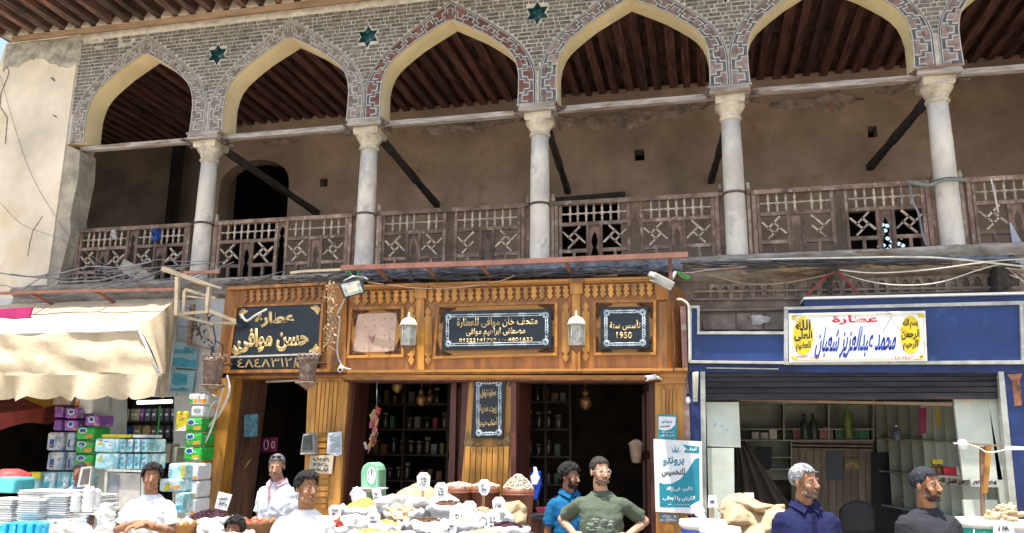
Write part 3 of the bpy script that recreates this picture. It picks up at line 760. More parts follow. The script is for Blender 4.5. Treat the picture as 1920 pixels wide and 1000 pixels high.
# keel shaped slim panels
def keel(cx, y0, y1, w):
    h = y1-y0
    L = [(0, 0), (-.35, .07), (-.38, .10), (-.2, .13), (-.22, .155), (-.5, .19), (-.5, .81), (-.22, .845), (-.2, .87), (-.38, .90), (-.35, .93), (0, 1)]
    p = [(cx+a*w, y0+b*h) for a, b in L]+[(cx-a*w, y0+b*h) for a, b in L[-2:0:-1]]
    pl('keel_panel', p, YC-.022, .021, M_honey, CS, bevel=.003)
for cx, ya, yb in ((771, 573, 686), (802, 575, 685), (1061, 566, 680), (1098, 565, 679)): keel(cx, ya, yb, 15)
# framed panels with carved corners
def frame(x0, y0, x1, y1, r, par, y, w=5, bl=0, inner=M_honeyh, mo=M_orange):
    TL, TR, BR, BL = (x0, y0), (x1, y0-r), (x1+bl*.0, y1-r), (x0-bl, y1)
    pl('panel_field', [TL, TR, BR, BL], y-.012, .011, inner, par)
    ins = lambda p, dx, dy: (p[0]+dx, p[1]+dy)
    a, b, c, d = ins(TL, w, w), ins(TR, -w, w), ins(BR, -w, -w), ins(BL, w, -w)
    for nm, q in (('frame_top', [TL, TR, b, a]), ('frame_bottom', [d, c, BR, BL]), ('frame_left', [TL, a, d, BL]), ('frame_right', [b, TR, BR, c])):
        pl(nm, q, y-.035, .034, mo if nm in ('frame_top', 'frame_left') else M_honeyh, par, bevel=.003)
    for (p, sx, sy) in ((a, 1, 1), (b, -1, 1), (c, -1, -1), (d, 1, -1)): corner(p, sx, sy, par, y-.013)
def corner(p, sx, sy, par, y, s=26, m=None):
    """foliate corner piece: scrolls along both arms"""
    mb = MB()
    for k in range(9):
        t = k/8; rr = (1-t)*3.8+1.3
        for (dx, dy) in ((t*s+3, 3+(1-t)*4), (3+(1-t)*4, t*s+3)):
            c = P(p[0]+sx*dx, p[1]+sy*dy, y-.006); R_ = rr/155
            ring = [c+Vector((math.cos(a)*R_, 0, math.sin(a)*R_)) for a in [i*math.pi/3 for i in range(7)]]
            mb.tube(ring, .0055, 4, caps=False); mb.ball(c, (.008, .006, .008), 5)
    build(mb, 'carved_corner', m or M_carved, par)
frame(656, 576, 757, 672, 2, CS, YC, bl=7)
frame(819, 571, 1045, 673, 6, CS, YC, bl=8)
frame(1112, 563, 1230, 667, 1, CS, YC)
# paper on the left panel, with tack marks
pap = single(MB().pq([(671, 589), (745, 586), (739, 659), (662, 661)], YC-.022, YC-.014), 'blank_backing_sheet', M_paperb, 'blank brownish sheet tacked on the left panel of the carved wooden shopfront', 'sheet')
sub = MB()
for i in range(5):
    for j in range(4): q = P(668+i*17+j*-.8+random.uniform(-3, 3), 596+j*18+random.uniform(-4, 4), YC-.023); sub.box(q.x-.008, q.x+.008, q.y-.001, q.y+.001, q.z-.008, q.z+.008)
build(sub, 'tack_marks', mat('reddish_mark', (.33, .17, .13), .9, bump=0), pap, kind='stuff')
pl('torn_hole', [(690, 628), (698, 632), (704, 626), (701, 640), (697, 646)], YC-.024, .001, mat('reddish_mark', (.33, .17, .13), .9), pap)
# ledge under the fascia and stepped moulding over the doors
for (y0, y1, yy, mm) in ((693, 698, YC-.085, M_honeyh), (698, 702, YC-.05, M_orange), (702, 707, YC-.035, M_honeyh), (707, 711, YC-.02, M_orange), (711, 715, YC+.01, M_mahog)):
    pl('door_head_moulding', [(644, y0+1), (1289 if y0 < 700 else 1240, y0-3+(5 if y0 > 700 else 0)), (1289 if y0 < 700 else 1240, y1-3+(5 if y0 > 700 else 0)), (644, y1+1)], yy, -.25-yy, mm, CS)
# light strips of the right head moulding
pl('right_pier_head', [(1228, 700), (1288, 697), (1288, 718), (1228, 720)], YC+.02, .3, M_honeyh, CS)
# centre pier with vertical sign and fluted lower part
def fluted(x0, x1, y0, y1, n, y, par, sl=0, mm=M_honey, taper=0):
    for i in range(n):
        xa = x0+(x1-x0)*i/n; xb = x0+(x1-x0)*(i+1)/n
        pl('fluted_board', [(xa+.6, y0), (xb-.6, y0), (xb-.6+sl, y1), (xa+.6+sl, y1)], y-.018, .017, mm, par, bevel=.004)
pl('centre_pier', [(880, 712), (964, 712), (962, 1000), (858, 1000)], YC+.07, .3, M_honey, CS)
fluted(872, 955, 838, 960, 8, YC+.065, CS, sl=-4)
pl('pier_edge_strip', [(958, 716), (968, 716), (967, 960), (957, 960)], YC+.03, .1, M_mahog, CS)
for (px, py, sx, sy) in ((884, 700, 1, 1), (958, 698, -1, 1), (872, 836, 1, -1), (956, 834, -1, -1)): corner((px, py), sx, sy, CS, YC+.06, 22, mat('gilt_carving', (.32, .22, .10), .6, var=.4, scale=30, bump=.6))
# left pier (shared with the gold-lettered shop) and right pier
def lower_pier(pts, y, par, name):
    return pl(name, pts, y, .3, M_honey, par)
lower_pier([(1228, 718), (1288, 716), (1290, 1000), (1230, 1000)], YC+.07, CS, 'right_pier')
fluted(1241, 1268, 730, 960, 4, YC+.065, CS)
# dark jambs and folded door leaves
for pts, y in (([(652, 714), (662, 714), (638, 1000), (626, 1000)], YC+.10), ([(846, 713), (856, 713), (850, 1000), (838, 1000)], YC+.2), ([(868, 712), (880, 712), (868, 1000), (856, 1000)], YC+.12), ([(967, 716), (974, 716), (966, 1000), (958, 1000)], YC+.14), ([(1216, 718), (1230, 718), (1234, 1000), (1222, 1000)], YC+.12)):
    pl('door_jamb', pts, y, .12, M_mahog, CS)
def leaf(pa, pb, ya, yb_, name='door_leaf', par=CS, m=M_mahog):
    """leaf hinged near the front plane and swung inwards: front-edge px pair pa(top,bottom) at ya, far edge pb at yb"""
    a, b = P(*pa[0], ya), P(*pa[1], ya); c, d = P(*pb[0], yb_), P(*pb[1], yb_); mb = MB()
    t = Vector((.035, 0, 0)); mb.hexa([b, b+t, a+t, a, d, d+t, c+t, c]); l = build(mb, name, m, par)
    # two sunk panels each leaf: raised fillets
    for (u0, u1) in ((.06, .46), (.52, .94)):
        for k in range(4):
            q = [(0.15, u0), (.85, u0), (.85, u1), (.15, u1)]; s, e = q[k], q[(k+1) % 4]
            f = lambda st: (a.lerp(c, st[0])).lerp(b.lerp(d, st[0]), st[1])
            mb = MB(); mb.beam(f(s), f(e), .05, .02, upv=(0, 0, 1) if k % 2 == 0 else (0, 1, 0)); build(mb, 'leaf_fillet', m, l, fix=False)
    return l
leaf([(662, 714), (636, 1000)], [(688, 718), (668, 1000)], YC+.14, YC+.75)
leaf([(866, 713), (854, 1000)], [(846, 718), (838, 1000)], YC+.2, YC+.8)
leaf([(970, 716), (962, 1000)], [(990, 722), (986, 1000)], YC+.2, YC+.8)
leaf([(1218, 718), (1222, 1000)], [(1206, 724), (1208, 1000)], YC+.2, YC+.8)
# interior of the herb shop
zc = 2.75
x0i, x1i = P(655, 800, YC+.5).x-.25, P(1228, 800, YC+.5).x+.35
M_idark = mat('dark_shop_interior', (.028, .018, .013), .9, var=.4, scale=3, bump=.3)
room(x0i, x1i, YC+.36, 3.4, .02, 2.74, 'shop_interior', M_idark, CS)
# shelves with jars in the dark
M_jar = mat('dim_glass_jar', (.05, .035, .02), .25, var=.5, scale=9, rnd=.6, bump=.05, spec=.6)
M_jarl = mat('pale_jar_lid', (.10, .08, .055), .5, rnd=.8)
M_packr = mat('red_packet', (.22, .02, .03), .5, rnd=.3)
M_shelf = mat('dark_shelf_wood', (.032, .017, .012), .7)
def shelf_unit(x0, x1, y, zs_, label, dep=.28):
    T = thing('jar_shelf', label, 'shelf', ((x0+x1)/2, y, 0))
    for z in zs_:
        mb = MB(); mb.box(x0, x1, y-dep, y, z-.025, z); build(mb, 'shelf_board', M_shelf, T, fix=False)
    for x in (x0, (x0+x1)/2, x1):
        mb = MB(); mb.box(x-.015, x+.015, y-dep+.01, y, .1, zs_[-1]+.3); build(mb, 'shelf_upright', M_shelf, T, fix=False)
    return T
CARTS = [mat('carton_%d' % i, c, .6, rnd=.3) for i, c in enumerate(((.16, .02, .02), (.14, .09, .03), (.05, .09, .05), (.12, .11, .10), (.18, .07, .02)))]
def jars(x0, x1, y, zs_, label, n=9):
    proto = None
    for z in zs_:
        x = x0+.08
        while x < x1-.08:
            r = .048
            if random.random() < .38:
                w_, h_ = random.uniform(.05, .09), random.uniform(.10, .2); b_ = MB(); b_.box(x-w_/2, x+w_/2, y-.2, y-.08, z, z+h_)
                single(b_, 'small_carton', random.choice(CARTS), 'one of the small cartons standing among the jars inside the herb shop', 'carton', 'small cartons on the dark shop shelves')
            elif random.random() < .9:
                if proto is None:
                    J = thing('spice_jar', label, 'jar', (x, y-.14, z), 'glass spice jars on the dark shop shelves')
                    mb = MB(); mb.lathe((x, y-.14, z), [(.045, 0), (.05, .02), (.05, .13), (.038, .16)], 10); g = build(mb, 'jar_body', M_jar, J)
                    mb = MB(); mb.lathe((x, y-.14, z), [(.042, .16), (.042, .19), (.0, .195)], 10); h = build(mb, 'jar_lid', M_jarl, J); proto = (J, g, h)
                else:
                    c = proto[0].copy(); COL.objects.link(c); c.location = (x, y-.14, z); share(proto[1], c); share(proto[2], c)
                    c.scale = (1, 1, random.uniform(.8, 1.25))
            x += random.uniform(.11, .14)
S = [.9, 1.25, 1.6, 1.95, 2.3]
xa, xb = P(690, 800, 1.4).x, P(850, 800, 1.4).x
shelf_unit(xa, xb, 1.4, S, 'dark shelves of jars seen through the left doorway of the herb shop'); jars(xa, xb, 1.4, S, 'one of the small glass jars standing on dark shelves inside the herb shop')
xa, xb = P(985, 800, 1.0).x, P(1075, 800, 1.0).x
shelf_unit(xa, xb, 1.0, S, 'dark shelves of jars left inside the right doorway of the herb shop'); jars(xa, xb, 1.0, S, 'one of the small glass jars standing on dark shelves inside the herb shop')

# hanging brass lamps inside the dark doorways
M_brass = mat('dull_brass', (.30, .18, .07), .4, metal=.6, var=.3, bump=.2)
def inner_lamp(px, py, Y, label, s=1):
    c = P(px, py, Y); T = thing('hanging_brass_lamp', label, 'lamp', c)
    mb = MB(); mb.lathe(c, [(0, -.10*s), (.03*s, -.09*s), (.065*s, -.04*s), (.07*s, 0), (.05*s, .04*s), (.03*s, .05*s), (.045*s, .08*s), (.02*s, .12*s), (0, .13*s)], 12); build(mb, 'lamp_body', M_brass, T)
    mb = MB(); mb.tube([c+Vector((0, 0, .13*s)), Vector((c.x, c.y, 2.74))], .004, 5); build(mb, 'chain', M_brass, T)
inner_lamp(790, 748, .3, 'round brass lamp hanging in the middle of the left dark doorway'); inner_lamp(806, 744, .5, 'slimmer pale lamp hanging just right of the round brass lamp', .8)
inner_lamp(1098, 752, .3, 'brass lamp hanging in the middle of the right dark doorway', 1.15); inner_lamp(745, 722, .2, 'brass lamp half hidden under the head of the left dark doorway', 1.1)

# ---------------------------------------------------------------- black signs
def ornate(x0, y0, x1, y1, r, par, y, col=M_silver, ins=7, k=1.0, nkn=(3, 1)):
    """double-line border with interlaced knots and corner rosettes"""
    A, B, C_, D_ = (x0+ins, y0+ins), (x1-ins, y0-r+ins), (x1-ins, y1-r-ins), (x0+ins, y1-ins)
    mb = MB(); cs = [A, B, C_, D_]
    for i in range(4):
        p, q = cs[i], cs[(i+1) % 4]; L = math.dist(p, q); ux, uy = (q[0]-p[0])/L, (q[1]-p[1])/L; nx, ny = -uy, ux
        for off in (0, 4*k):
            a = (p[0]+ux*6*k+nx*off, p[1]+uy*6*k+ny*off); b = (q[0]-ux*6*k+nx*off, q[1]-uy*6*k+ny*off)
            mb.tube([P(*a, y), P(*b, y)], .0052*k, 4)
        n = nkn[0] if i % 2 == 0 else nkn[1]
        for j in range(n):
            t = (j+1)/(n+1)
            for s in (-3.5, 0, 3.5):
                c = P(p[0]+(q[0]-p[0])*t+ux*s*k*1.3+nx*2*k, p[1]+(q[1]-p[1])*t+uy*s*k*1.3+ny*2*k, y); R_ = .019*k
                mb.tube([c+Vector((math.cos(a)*R_, 0, math.sin(a)*R_)) for a in [v*math.pi/4 for v in range(9)]], .0045, 4, caps=False)
        for s, R_ in ((0, .034), (0, .018)):
            c = P(p[0]+(ux+nx)*4*k, p[1]+(uy+ny)*4*k, y); mb.tube([c+Vector((math.cos(a)*R_*k, 0, math.sin(a)*R_*k)) for a in [v*math.pi/4 for v in range(9)]], .0065, 4, caps=False)
        for w in (9, 14):
            for (ax, ay) in ((ux, uy), (nx, ny)):
                c = P(p[0]+ax*w*k+(nx if ax == ux and ay == uy else ux)*3*k, p[1]+ay*w*k+(ny if ax == ux and ay == uy else uy)*3*k, y); mb.ball(c, (.014*k, .004, .012*k), 6)
    build(mb, 'silver_border', col, par, kind='stuff')
def sign(name, pts, y, label, t=.03, m=M_black):
    c = P(sum(p[0] for p in pts)/4, max(p[1] for p in pts), y)
    T = thing(name, label, 'sign', c); pl('sign_board', pts, y, t, m, T, bevel=.003); return T
S1 = sign('black_sign', [(832, 584), (1034, 579), (1034, 653), (827, 657)], YC-.06, 'wide black shop sign with three gold lines of writing and phone numbers', .045)
ornate(830, 584, 1034, 656, 3.5, S1, YC-.063)
text('متحف خان موافى للعطارة', q4(857, 597, 1008, 616, 3), YC-.062, M_gold, S1, bold=.012)
text('مصطفى ابراهيم موافى', q4(874, 616, 985, 634, 2.5), YC-.062, M_gold, S1, bold=.012)
text('01222141797', q4(861, 635.5, 931, 642, 1), YC-.062, M_gold, S1, False, bold=.012)
text('4801623', q4(952, 634, 999, 641, 1), YC-.062, M_gold, S1, False, bold=.012)
text('‹ · · ›', q4(935, 636, 948, 640), YC-.062, M_gold, S1, False)
S2 = sign('black_sign', [(1126, 576), (1216, 574.5), (1217, 653), (1126, 656)], YC-.06, 'small square black sign reading 1950 on the right panel of the wooden shopfront', .045)
ornate(1127, 576, 1216, 655, 1, S2, YC-.063, nkn=(2, 2))
text('تأسس سنة', q4(1143, 601, 1201, 620, .5), YC-.062, M_gold, S2, bold=.014)
text('1950', q4(1156, 623, 1185, 635), YC-.062, M_gold, S2, False, bold=.01)
S3 = sign('black_sign', [(889, 710), (948, 709), (943, 822), (883, 822)], YC+.02, 'tall narrow black sign with three gold lines hung on the centre pier', .04)
ornate(888, 710, 945, 822, 1, S3, YC+.017, nkn=(1, 3), ins=6)
text('عطارة توابل', q4(901, 729, 931, 747), YC+.018, M_gold, S3, bold=.02)
text('زيوت عطرية', q4(900, 759, 932, 776), YC+.018, M_gold, S3, bold=.02)
text('أعشاب طبيعية', q4(896, 782, 933, 801), YC+.018, M_gold, S3, bold=.02)

# ================================================================== shopfront with gold letters (left)
YH = -.56
HS = thing('gold_lettered_shopfront', 'narrow wooden shopfront with big gold letters on black over an open plank door', 'shopfront', (P(520, 1000, YH).x, YH, 0))
pl('fascia_board', [(427, 541), (640, 530), (636, 704), (425, 706)], YH, .2, M_orange, HS)
pl('crown_moulding', [(425, 538), (612, 529), (612, 534), (425, 544)], YH-.06, .059, M_orange, HS, bevel=.004)
frieze(452, 606, YH, lambda x: 545-(x-452)*.055, 24, 12, HS, M_orange)
pl('fascia_side_board', [(614, 532), (650, 530), (648, 704), (612, 704)], YH-.05, .3, M_orange, HS)
for q in ([(440, 573), (606, 566), (606, 570), (440, 577)], [(440, 573), (445, 573), (432, 668), (427, 668)], [(602, 567), (607, 567), (601, 664), (596, 664)]):
    pl('sign_frame', q, YH-.05, .049, M_orange, HS, bevel=.003)
pl('pier_strip', [(605, 545), (612, 545), (608, 660), (601, 660)], YH-.03, .029, M_orange, HS)
S4 = sign('black_sign', [(447, 578), (601, 571), (598, 664), (434, 668)], YH-.045, 'large black sign with thick gold letters in two lines over the left plank door', .04)
text('عطارة', q4(479, 586, 553, 615, 3), YH-.047, M_gold, S4, bold=.05, thick=.015)
text('حسن موافى', q4(446, 617, 580, 662, 4), YH-.047, M_gold, S4, bold=.05, thick=.015)
for (px, py, sx, sy) in ((449, 581, 1, 1), (599, 574, -1, 1), (596, 662, -1, -1), (436, 665, 1, -1)): corner((px, py), sx, sy, S4, YH-.046, 12, M_gold)
S5 = sign('black_strip_sign', [(434, 670), (596, 664), (595, 690), (432, 694)], YH-.075, 'narrow black strip with a gold phone number under the large gold-lettered sign', .06)
text('٤٨٤٨٣١٢', q4(446, 673, 548, 690, 2), YH-.077, M_gold, S5, bold=.006, thick=.012); text('ت/', q4(551, 670, 574, 690), YH-.077, M_gold, S5, bold=.04, thick=.012)
pl('sign_sill', [(432, 668), (598, 662), (598, 665), (432, 671)], YH-.11, .1, M_line, HS)
for (y0, y1, yy, mm) in ((692, 698, YH-.11, M_orange), (698, 703, YH-.07, M_mahog), (703, 708, YH-.03, M_orange)):
    pl('door_head_moulding', [(424, y0+2), (650, y0-1), (650, y1-1), (424, y1+2)], yy, -.3-yy, mm, HS)
# tapering left pier, carved with short bars
pl('left_pier', [(404, 700), (441, 700), (402, 1000), (352, 1000)], YH+.02, .3, M_honey, HS)
pl('left_return', [(424, 545), (436, 545), (436, 706), (404, 712)], YH+.02, .25, M_orange, HS)
for i in range(13):
    y = 820+i*9.5; xx = 391-(y-825)*.09
    pl('carved_bar', [(xx-10, y), (xx+9, y-1), (xx+8.5, y+3.5), (xx-10.5, y+4.5)], YH, .019, M_orange, HS)
# right pier with flutes, louvre bars below
pl('right_pier', [(578, 704), (652, 704), (626, 1000), (566, 1000)], YH+.05, .3, M_honey, HS)
fluted(588, 634, 716, 812, 6, YH+.045, HS, sl=-7)
for i in range(12):
    y = 820+i*11.5
    if 846 < y < 888: continue
    pl('louvre_bar', [(586-(y-820)*.09, y), (624-(y-820)*.09, y), (623-(y-820)*.09, y+8), (585-(y-820)*.09, y+8)], YH+.025, .024, M_honeyh, HS, bevel=.004)
pl('pier_edge_strip', [(640, 712), (653, 712), (634, 1000), (620, 1000)], YH+.02, .2, M_honey, HS)
# plank door, swung open, and dark opening
a, b = P(440, 706, YH+.1), P(394, 1000, YH+.1)
def plankdoor():
    L = None
    A0, A1 = P(441, 706, YH+.12), P(399, 1000, YH+.12); B0, B1 = P(497, 712, YH+.55), P(462, 1000, YH+.55)
    L = MB(); L.hexa([A1, A1+Vector((.03, .03, 0)), A0+Vector((.03, .03, 0)), A0, B1, B1+Vector((.03, .03, 0)), B0+Vector((.03, .03, 0)), B0])
    L = build(L, 'plank_door', M_doorw, HS)
    for i in range(5):
        u, v = i/5+.01, (i+1)/5-.01; o = Vector((0, -.012, 0)); k = Vector((0, -.008, 0))
        mb = MB(); p = [A1.lerp(B1, u), A1.lerp(B1, v), A0.lerp(B0, v), A0.lerp(B0, u)]
        mb.hexa([q+o for q in p]+[q-k*.1 for q in p]); build(mb, 'door_plank', M_doorw, L)
    c = [P(459, 878, YH+.30), P(466, 868, YH+.27), P(470, 864, YH+.30)]
    mb = MB(); mb.tube([P(458, 882, YH+.33), P(458, 879, YH+.27), P(465, 868, YH+.25), P(471, 862, YH+.27), P(471, 862, YH+.35)], .011, 6); build(mb, 'door_handle', mat('dull_brass', (.3, .18, .07)), L)
plankdoor()
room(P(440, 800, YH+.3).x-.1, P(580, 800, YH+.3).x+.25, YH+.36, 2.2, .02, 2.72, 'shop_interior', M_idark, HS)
mb = MB(); mb.tube([P(497, 716, .0), P(579, 712, .0)], .018, 8); single(mb, 'tube_light', M_white, 'thin white tube light at the top of the left dark doorway', 'light')
single(MB().pq([(458, 778), (484, 776), (482, 818), (457, 820)], YH+.17, YH+.175), 'small_poster', mat('blue_grey_print', (.06, .15, .2), .5, var=.4, scale=18, bump=0), 'small bluish poster pasted on the brown plank door', 'poster')
T = thing('pink_poster', 'dark pink poster with two white ovals inside the left doorway', 'poster', P(500, 850, .3))
pl('poster_sheet', [(480, 821), (521, 820), (519, 847), (479, 849)], .3, .01, mat('magenta_print', (.18, .01, .07), .5, bump=0), T)
for cx, cy, rx, ry in ((499, 834, 4.5, 9), (512, 834, 3, 6)):
    mb = MB(); c = P(cx, cy, .29); mb.tube([c+Vector((rx/140*math.cos(t), 0, ry/140*math.sin(t))) for t in [i*math.pi/8 for i in range(17)]], .006, 4, caps=False); build(mb, 'white_oval', M_white, T)
# ================================================================== paper notices, lamp, boxes on the pier
def scribble(par, x0, y0, x1, y1, rows, y, m=M_ink, w=.007, seed=0, name='handwriting', fill=.85):
    rnd = random.Random(seed); mb = MB()
    for r in range(rows):
        yy = y0+(y1-y0)*(r+.5)/rows; h = (y1-y0)/rows*.32; x = x0
        while x < x1-2:
            L = rnd.uniform(4, 10)*(x1-x0)/40
            if rnd.random() < fill:
                pts = []; e = min(x+L, x1)
                for i in range(6):
                    t = i/5; pts.append(P(x+(e-x)*t, yy+h*math.sin(t*rnd.uniform(4, 9)+rnd.random()*3), y))
                mb.tube(pts, w/2, 4)
            x += L+1.2*(x1-x0)/40
    build(mb, name, m, par, kind='stuff')
T = thing('paper_notice', 'white paper notice taped to the carved pier right of the plank doorway', 'notice', P(625, 856, YH+.02))
pl('notice_sheet', [(615, 812), (641, 809), (641, 852), (632, 856), (612, 850)], YH-.0, .003, mat('greyish_paper', (.55, .58, .62), .6, bump=.3), T); scribble(T, 618, 815, 638, 848, 8, YH-.002, mat('grey_ink', (.2, .22, .27), .7), .005, 3)
T = thing('handwritten_board', 'cream board with three handwritten lines below the grey lamp box on the carved pier', 'notice', P(600, 890, YH))
pl('notice_sheet', [(582, 855), (626, 853), (622, 889), (577, 886)], YH+.0, .006, mat('cream_board', (.60, .50, .38), .8, bump=.2), T); scribble(T, 587, 857, 617, 886, 3, YH-.002, M_ink, .009, 5)
T = thing('grey_wall_lamp', 'grey box lamp fixed to the carved pier beside the left doorway', 'lamp', P(580, 850, YH-.2))
mb = MB(); a, b = P(562, 815, YH-.16), P(588, 811, YH-.22); 
mb.hexa([P(563, 848, YH-.16), P(590, 846, YH-.24), P(588, 811, YH-.26), P(568, 815, YH-.2), P(565, 850, YH+.02), P(597, 852, YH+.02), P(597, 815, YH+.02), P(571, 815, YH+.02)])
build(mb, 'lamp_housing', mat('grey_plastic', (.30, .30, .28), .5), T, bevel=.01)
mb = MB(); mb.hexa([P(566, 845, YH-.17), P(584, 844, YH-.25), P(583, 816, YH-.27), P(569, 819, YH-.21), P(566, 845, YH-.15), P(584, 844, YH-.2), P(583, 816, YH-.22), P(569, 819, YH-.19)]); build(mb, 'lamp_glass', mat('dark_lamp_glass', (.07, .07, .065), .2), T)
mb = MB(); mb.hexa([P(563, 852, YH-.16), P(590, 850, YH-.22), P(590, 847, YH-.22), P(563, 849, YH-.16), P(566, 853, YH), P(594, 852, YH), P(594, 849, YH), P(566, 850, YH)]); build(mb, 'lamp_rim', M_line, T)

# ================================================================== lanterns
M_cream = mat('cream_lantern_metal', (.60, .54, .40), .5, var=.15, bump=.15, dirt=(.3, .22, .12), damt=.3, dscale=9)
M_lglass = mat('clouded_lantern_glass', (.42, .43, .38), .25, var=.3, scale=8, bump=.1, dirt=(.16, .14, .10), damt=.4, dscale=14)
def lantern(px, py, label, Y=YC-.30):
    c = P(px, py, Y); T = thing('hexagonal_lantern', label, 'lantern', c-Vector((0, 0, .22)), 'cream lanterns on the carved shopfront')
    k = 1.0
    mb = MB(); mb.lathe(c, [(.105, -.135), (.108, .115)], 6, sm=False); build(mb, 'glass_body', M_lglass, T)
    for i in range(6):
        a = i*math.pi/3; d = Vector((math.cos(a)*.11, math.sin(a)*.11, 0)); mb = MB(); mb.tube([c+d+Vector((0, 0, -.14)), c+d*1.04+Vector((0, 0, .12))], .008, 5); build(mb, 'lantern_rib', M_cream, T)
    mb = MB(); mb.lathe(c, [(.135, .115), (.14, .125), (.125, .135), (.12, .16), (.10, .19), (.06, .215), (.03, .225), (.02, .235), (.03, .25), (.018, .27), (.022, .28), (.0, .30)], 14); build(mb, 'domed_cap', M_cream, T)
    mb = MB(); mb.lathe(c, [(.0, -.235), (.02, -.23), (.03, -.21), (.07, -.185), (.10, -.15), (.12, -.145), (.12, -.135)], 12); build(mb, 'pointed_base', mat('brown_lantern_base', (.2, .11, .06), .6, bump=.3), T)
    mb = MB(); mb.tube([c+Vector((0, .1, .0)), c+Vector((0, .33, .02))], .012, 6); mb.tube([c+Vector((0, .12, .18)), c+Vector((0, .33, .15))], .01, 6); build(mb, 'wall_bracket', M_iron, T)
    T.scale = (.80, .80, .93)
lantern(766, 626, 'cream hexagonal lantern hanging between the blank sheet and the wide black sign')
lantern(1081, 625, 'cream hexagonal lantern hanging between the wide black sign and the 1950 sign')
# carved wooden lanterns of the left shop
M_wl = mat('greyed_carved_lantern_wood', (.22, .145, .105), .8, var=.3, scale=12, bump=.5, dirt=(.40, .31, .23), damt=.42, dscale=7)
def wlantern(px, py, label, Y=YH-.45, s=1):
    c = P(px, py, Y); T = thing('carved_wooden_lantern', label, 'lantern', c-Vector((0, 0, .24*s)), 'carved wooden lanterns beside the left doorway')
    mb = MB(); mb.lathe(c, [(.10*s, -.17*s), (.125*s, .12*s)], 8, sm=False); build(mb, 'lantern_body', M_wl, T)
    for i in range(8):
        a = i*math.pi/4+math.pi/8; d = Vector((math.cos(a), math.sin(a), 0)); mb = MB(); t = Vector((-d.y, d.x, 0))
        for (hh, w) in ((-.12, .024), (-.02, .032), (.07, .03)):
            q = c+d*(.108+hh*.07)*s+Vector((0, 0, hh*s)); mb.tube([q+t*w*s-Vector((0, 0, .03*s)), q+t*w*s+Vector((0, 0, .02*s)), q+Vector((0, 0, .045*s)), q-t*w*s+Vector((0, 0, .02*s)), q-t*w*s-Vector((0, 0, .03*s))], .006, 4)
        build(mb, 'arched_tracery', M_wl, T)
    mb = MB(); mb.lathe(c, [(.13*s, .115*s), (.15*s, .13*s), (.15*s, .155*s), (.12*s, .165*s)], 8, sm=False); build(mb, 'upper_rim', M_wl, T)
    for i in range(12):
        a = i*math.pi/6; q = c+Vector((math.cos(a)*.135*s, math.sin(a)*.135*s, .16*s)); mb = MB(); mb.lathe(q, [(.009, 0), (.016, .015), (.009, .028), (.015, .042), (0, .056)], 6); build(mb, 'crest_knob', M_wl, T)
    mb = MB(); mb.lathe(c, [(0, -.27*s), (.02*s, -.26*s), (.035*s, -.24*s), (.06*s, -.235*s), (.07*s, -.215*s), (.10*s, -.205*s), (.12*s, -.185*s), (.155*s, -.18*s), (.155*s, -.165*s), (.1*s, -.16*s)], 10); build(mb, 'stepped_base', M_wl, T)
    mb = MB(); mb.tube([c+Vector((0, .08, .1)), c+Vector((0.02, .45, .12))], .014, 6); build(mb, 'wall_bracket', M_iron, T)
wlantern(400, 697, 'dark carved wooden lantern hanging over the left pier beside the teal posters')
wlantern(577, 694, 'carved wooden lantern hanging over the right end of the gold phone number strip', s=.88)
# ================================================================== floodlights and cameras
M_alum = mat('pale_grey_aluminium', (.48, .48, .44), .45, metal=.2, var=.15, bump=.1)
def flood(corners, Y, dvec, label, glass):
    c = P(sum(p[0] for p in corners)/4, sum(p[1] for p in corners)/4, Y); T = thing('floodlight', label, 'floodlight', c)
    f = [P(x, y, Y+dy) for (x, y), dy in zip(corners, (0, 0, -.0, -.0))]; dv = Vector(dvec); mb = MB()
    ce = sum(f, Vector())/4; mb.hexa([f[3], f[2], f[1], f[0]]+[(p-ce)*.72+ce+dv for p in (f[3], f[2], f[1], f[0])]); build(mb, 'housing', mat('black_lamp_housing', (.03, .03, .03), .5), T, bevel=.006)
    ins = [ce+(p-ce)*.80-dv.normalized()*.004 for p in f]; mb = MB(); mb.add(ins+[p-dv.normalized()*.006 for p in ins], [(4, 5, 6, 7), (0, 3, 2, 1), (0, 1, 5, 4), (1, 2, 6, 5), (2, 3, 7, 6), (3, 0, 4, 7)]); build(mb, 'reflector_glass', glass, T)
    ins2 = [ce+(p-ce)*.42-dv.normalized()*.011 for p in f]; mb = MB(); mb.add(ins2+[p+dv*.001 for p in ins], [(0, 1, 2, 3), (0, 4, 5, 1), (1, 5, 6, 2), (2, 6, 7, 3), (3, 7, 4, 0)]); build(mb, 'reflector_cone', M_cream, T)
    return T, ce
T, ce = flood([(634, 532), (677, 522), (686, 549), (645, 560)], YC-.5, (-.02, .12, .06), 'black floodlight with yellowed reflector at the left top corner of the carved shopfront', M_lglass)
mb = MB(); mb.tube([ce+Vector((-.14, .05, .1)), ce+Vector((-.05, .12, .17)), ce+Vector((.06, .15, .17)), ce+Vector((.15, .1, .12))], .012, 5); mb.tube([ce+Vector((0, .14, .17)), ce+Vector((0, .45, .2))], .014, 5); build(mb, 'bracket', M_alum, T)
T = thing('floodlight', 'pale tilted floodlight at the right top corner of the carved shopfront', 'floodlight', P(1245, 535, YC-.4))
mb = MB(); A = P(1221, 514, YC-.45); B = P(1258, 533, YC-.35); mb.beam(A, B, .26, .06, upv=(.3, -.2, 1)); build(mb, 'housing', M_alum, T, bevel=.012)
mb = MB(); o = Vector((.0, -.03, -.055)); mb.beam(A.lerp(B, .06)+o, A.lerp(B, .92)+o, .18, .05, upv=(.3, -.2, 1)); build(mb, 'reflector_glass', M_lglass, T)
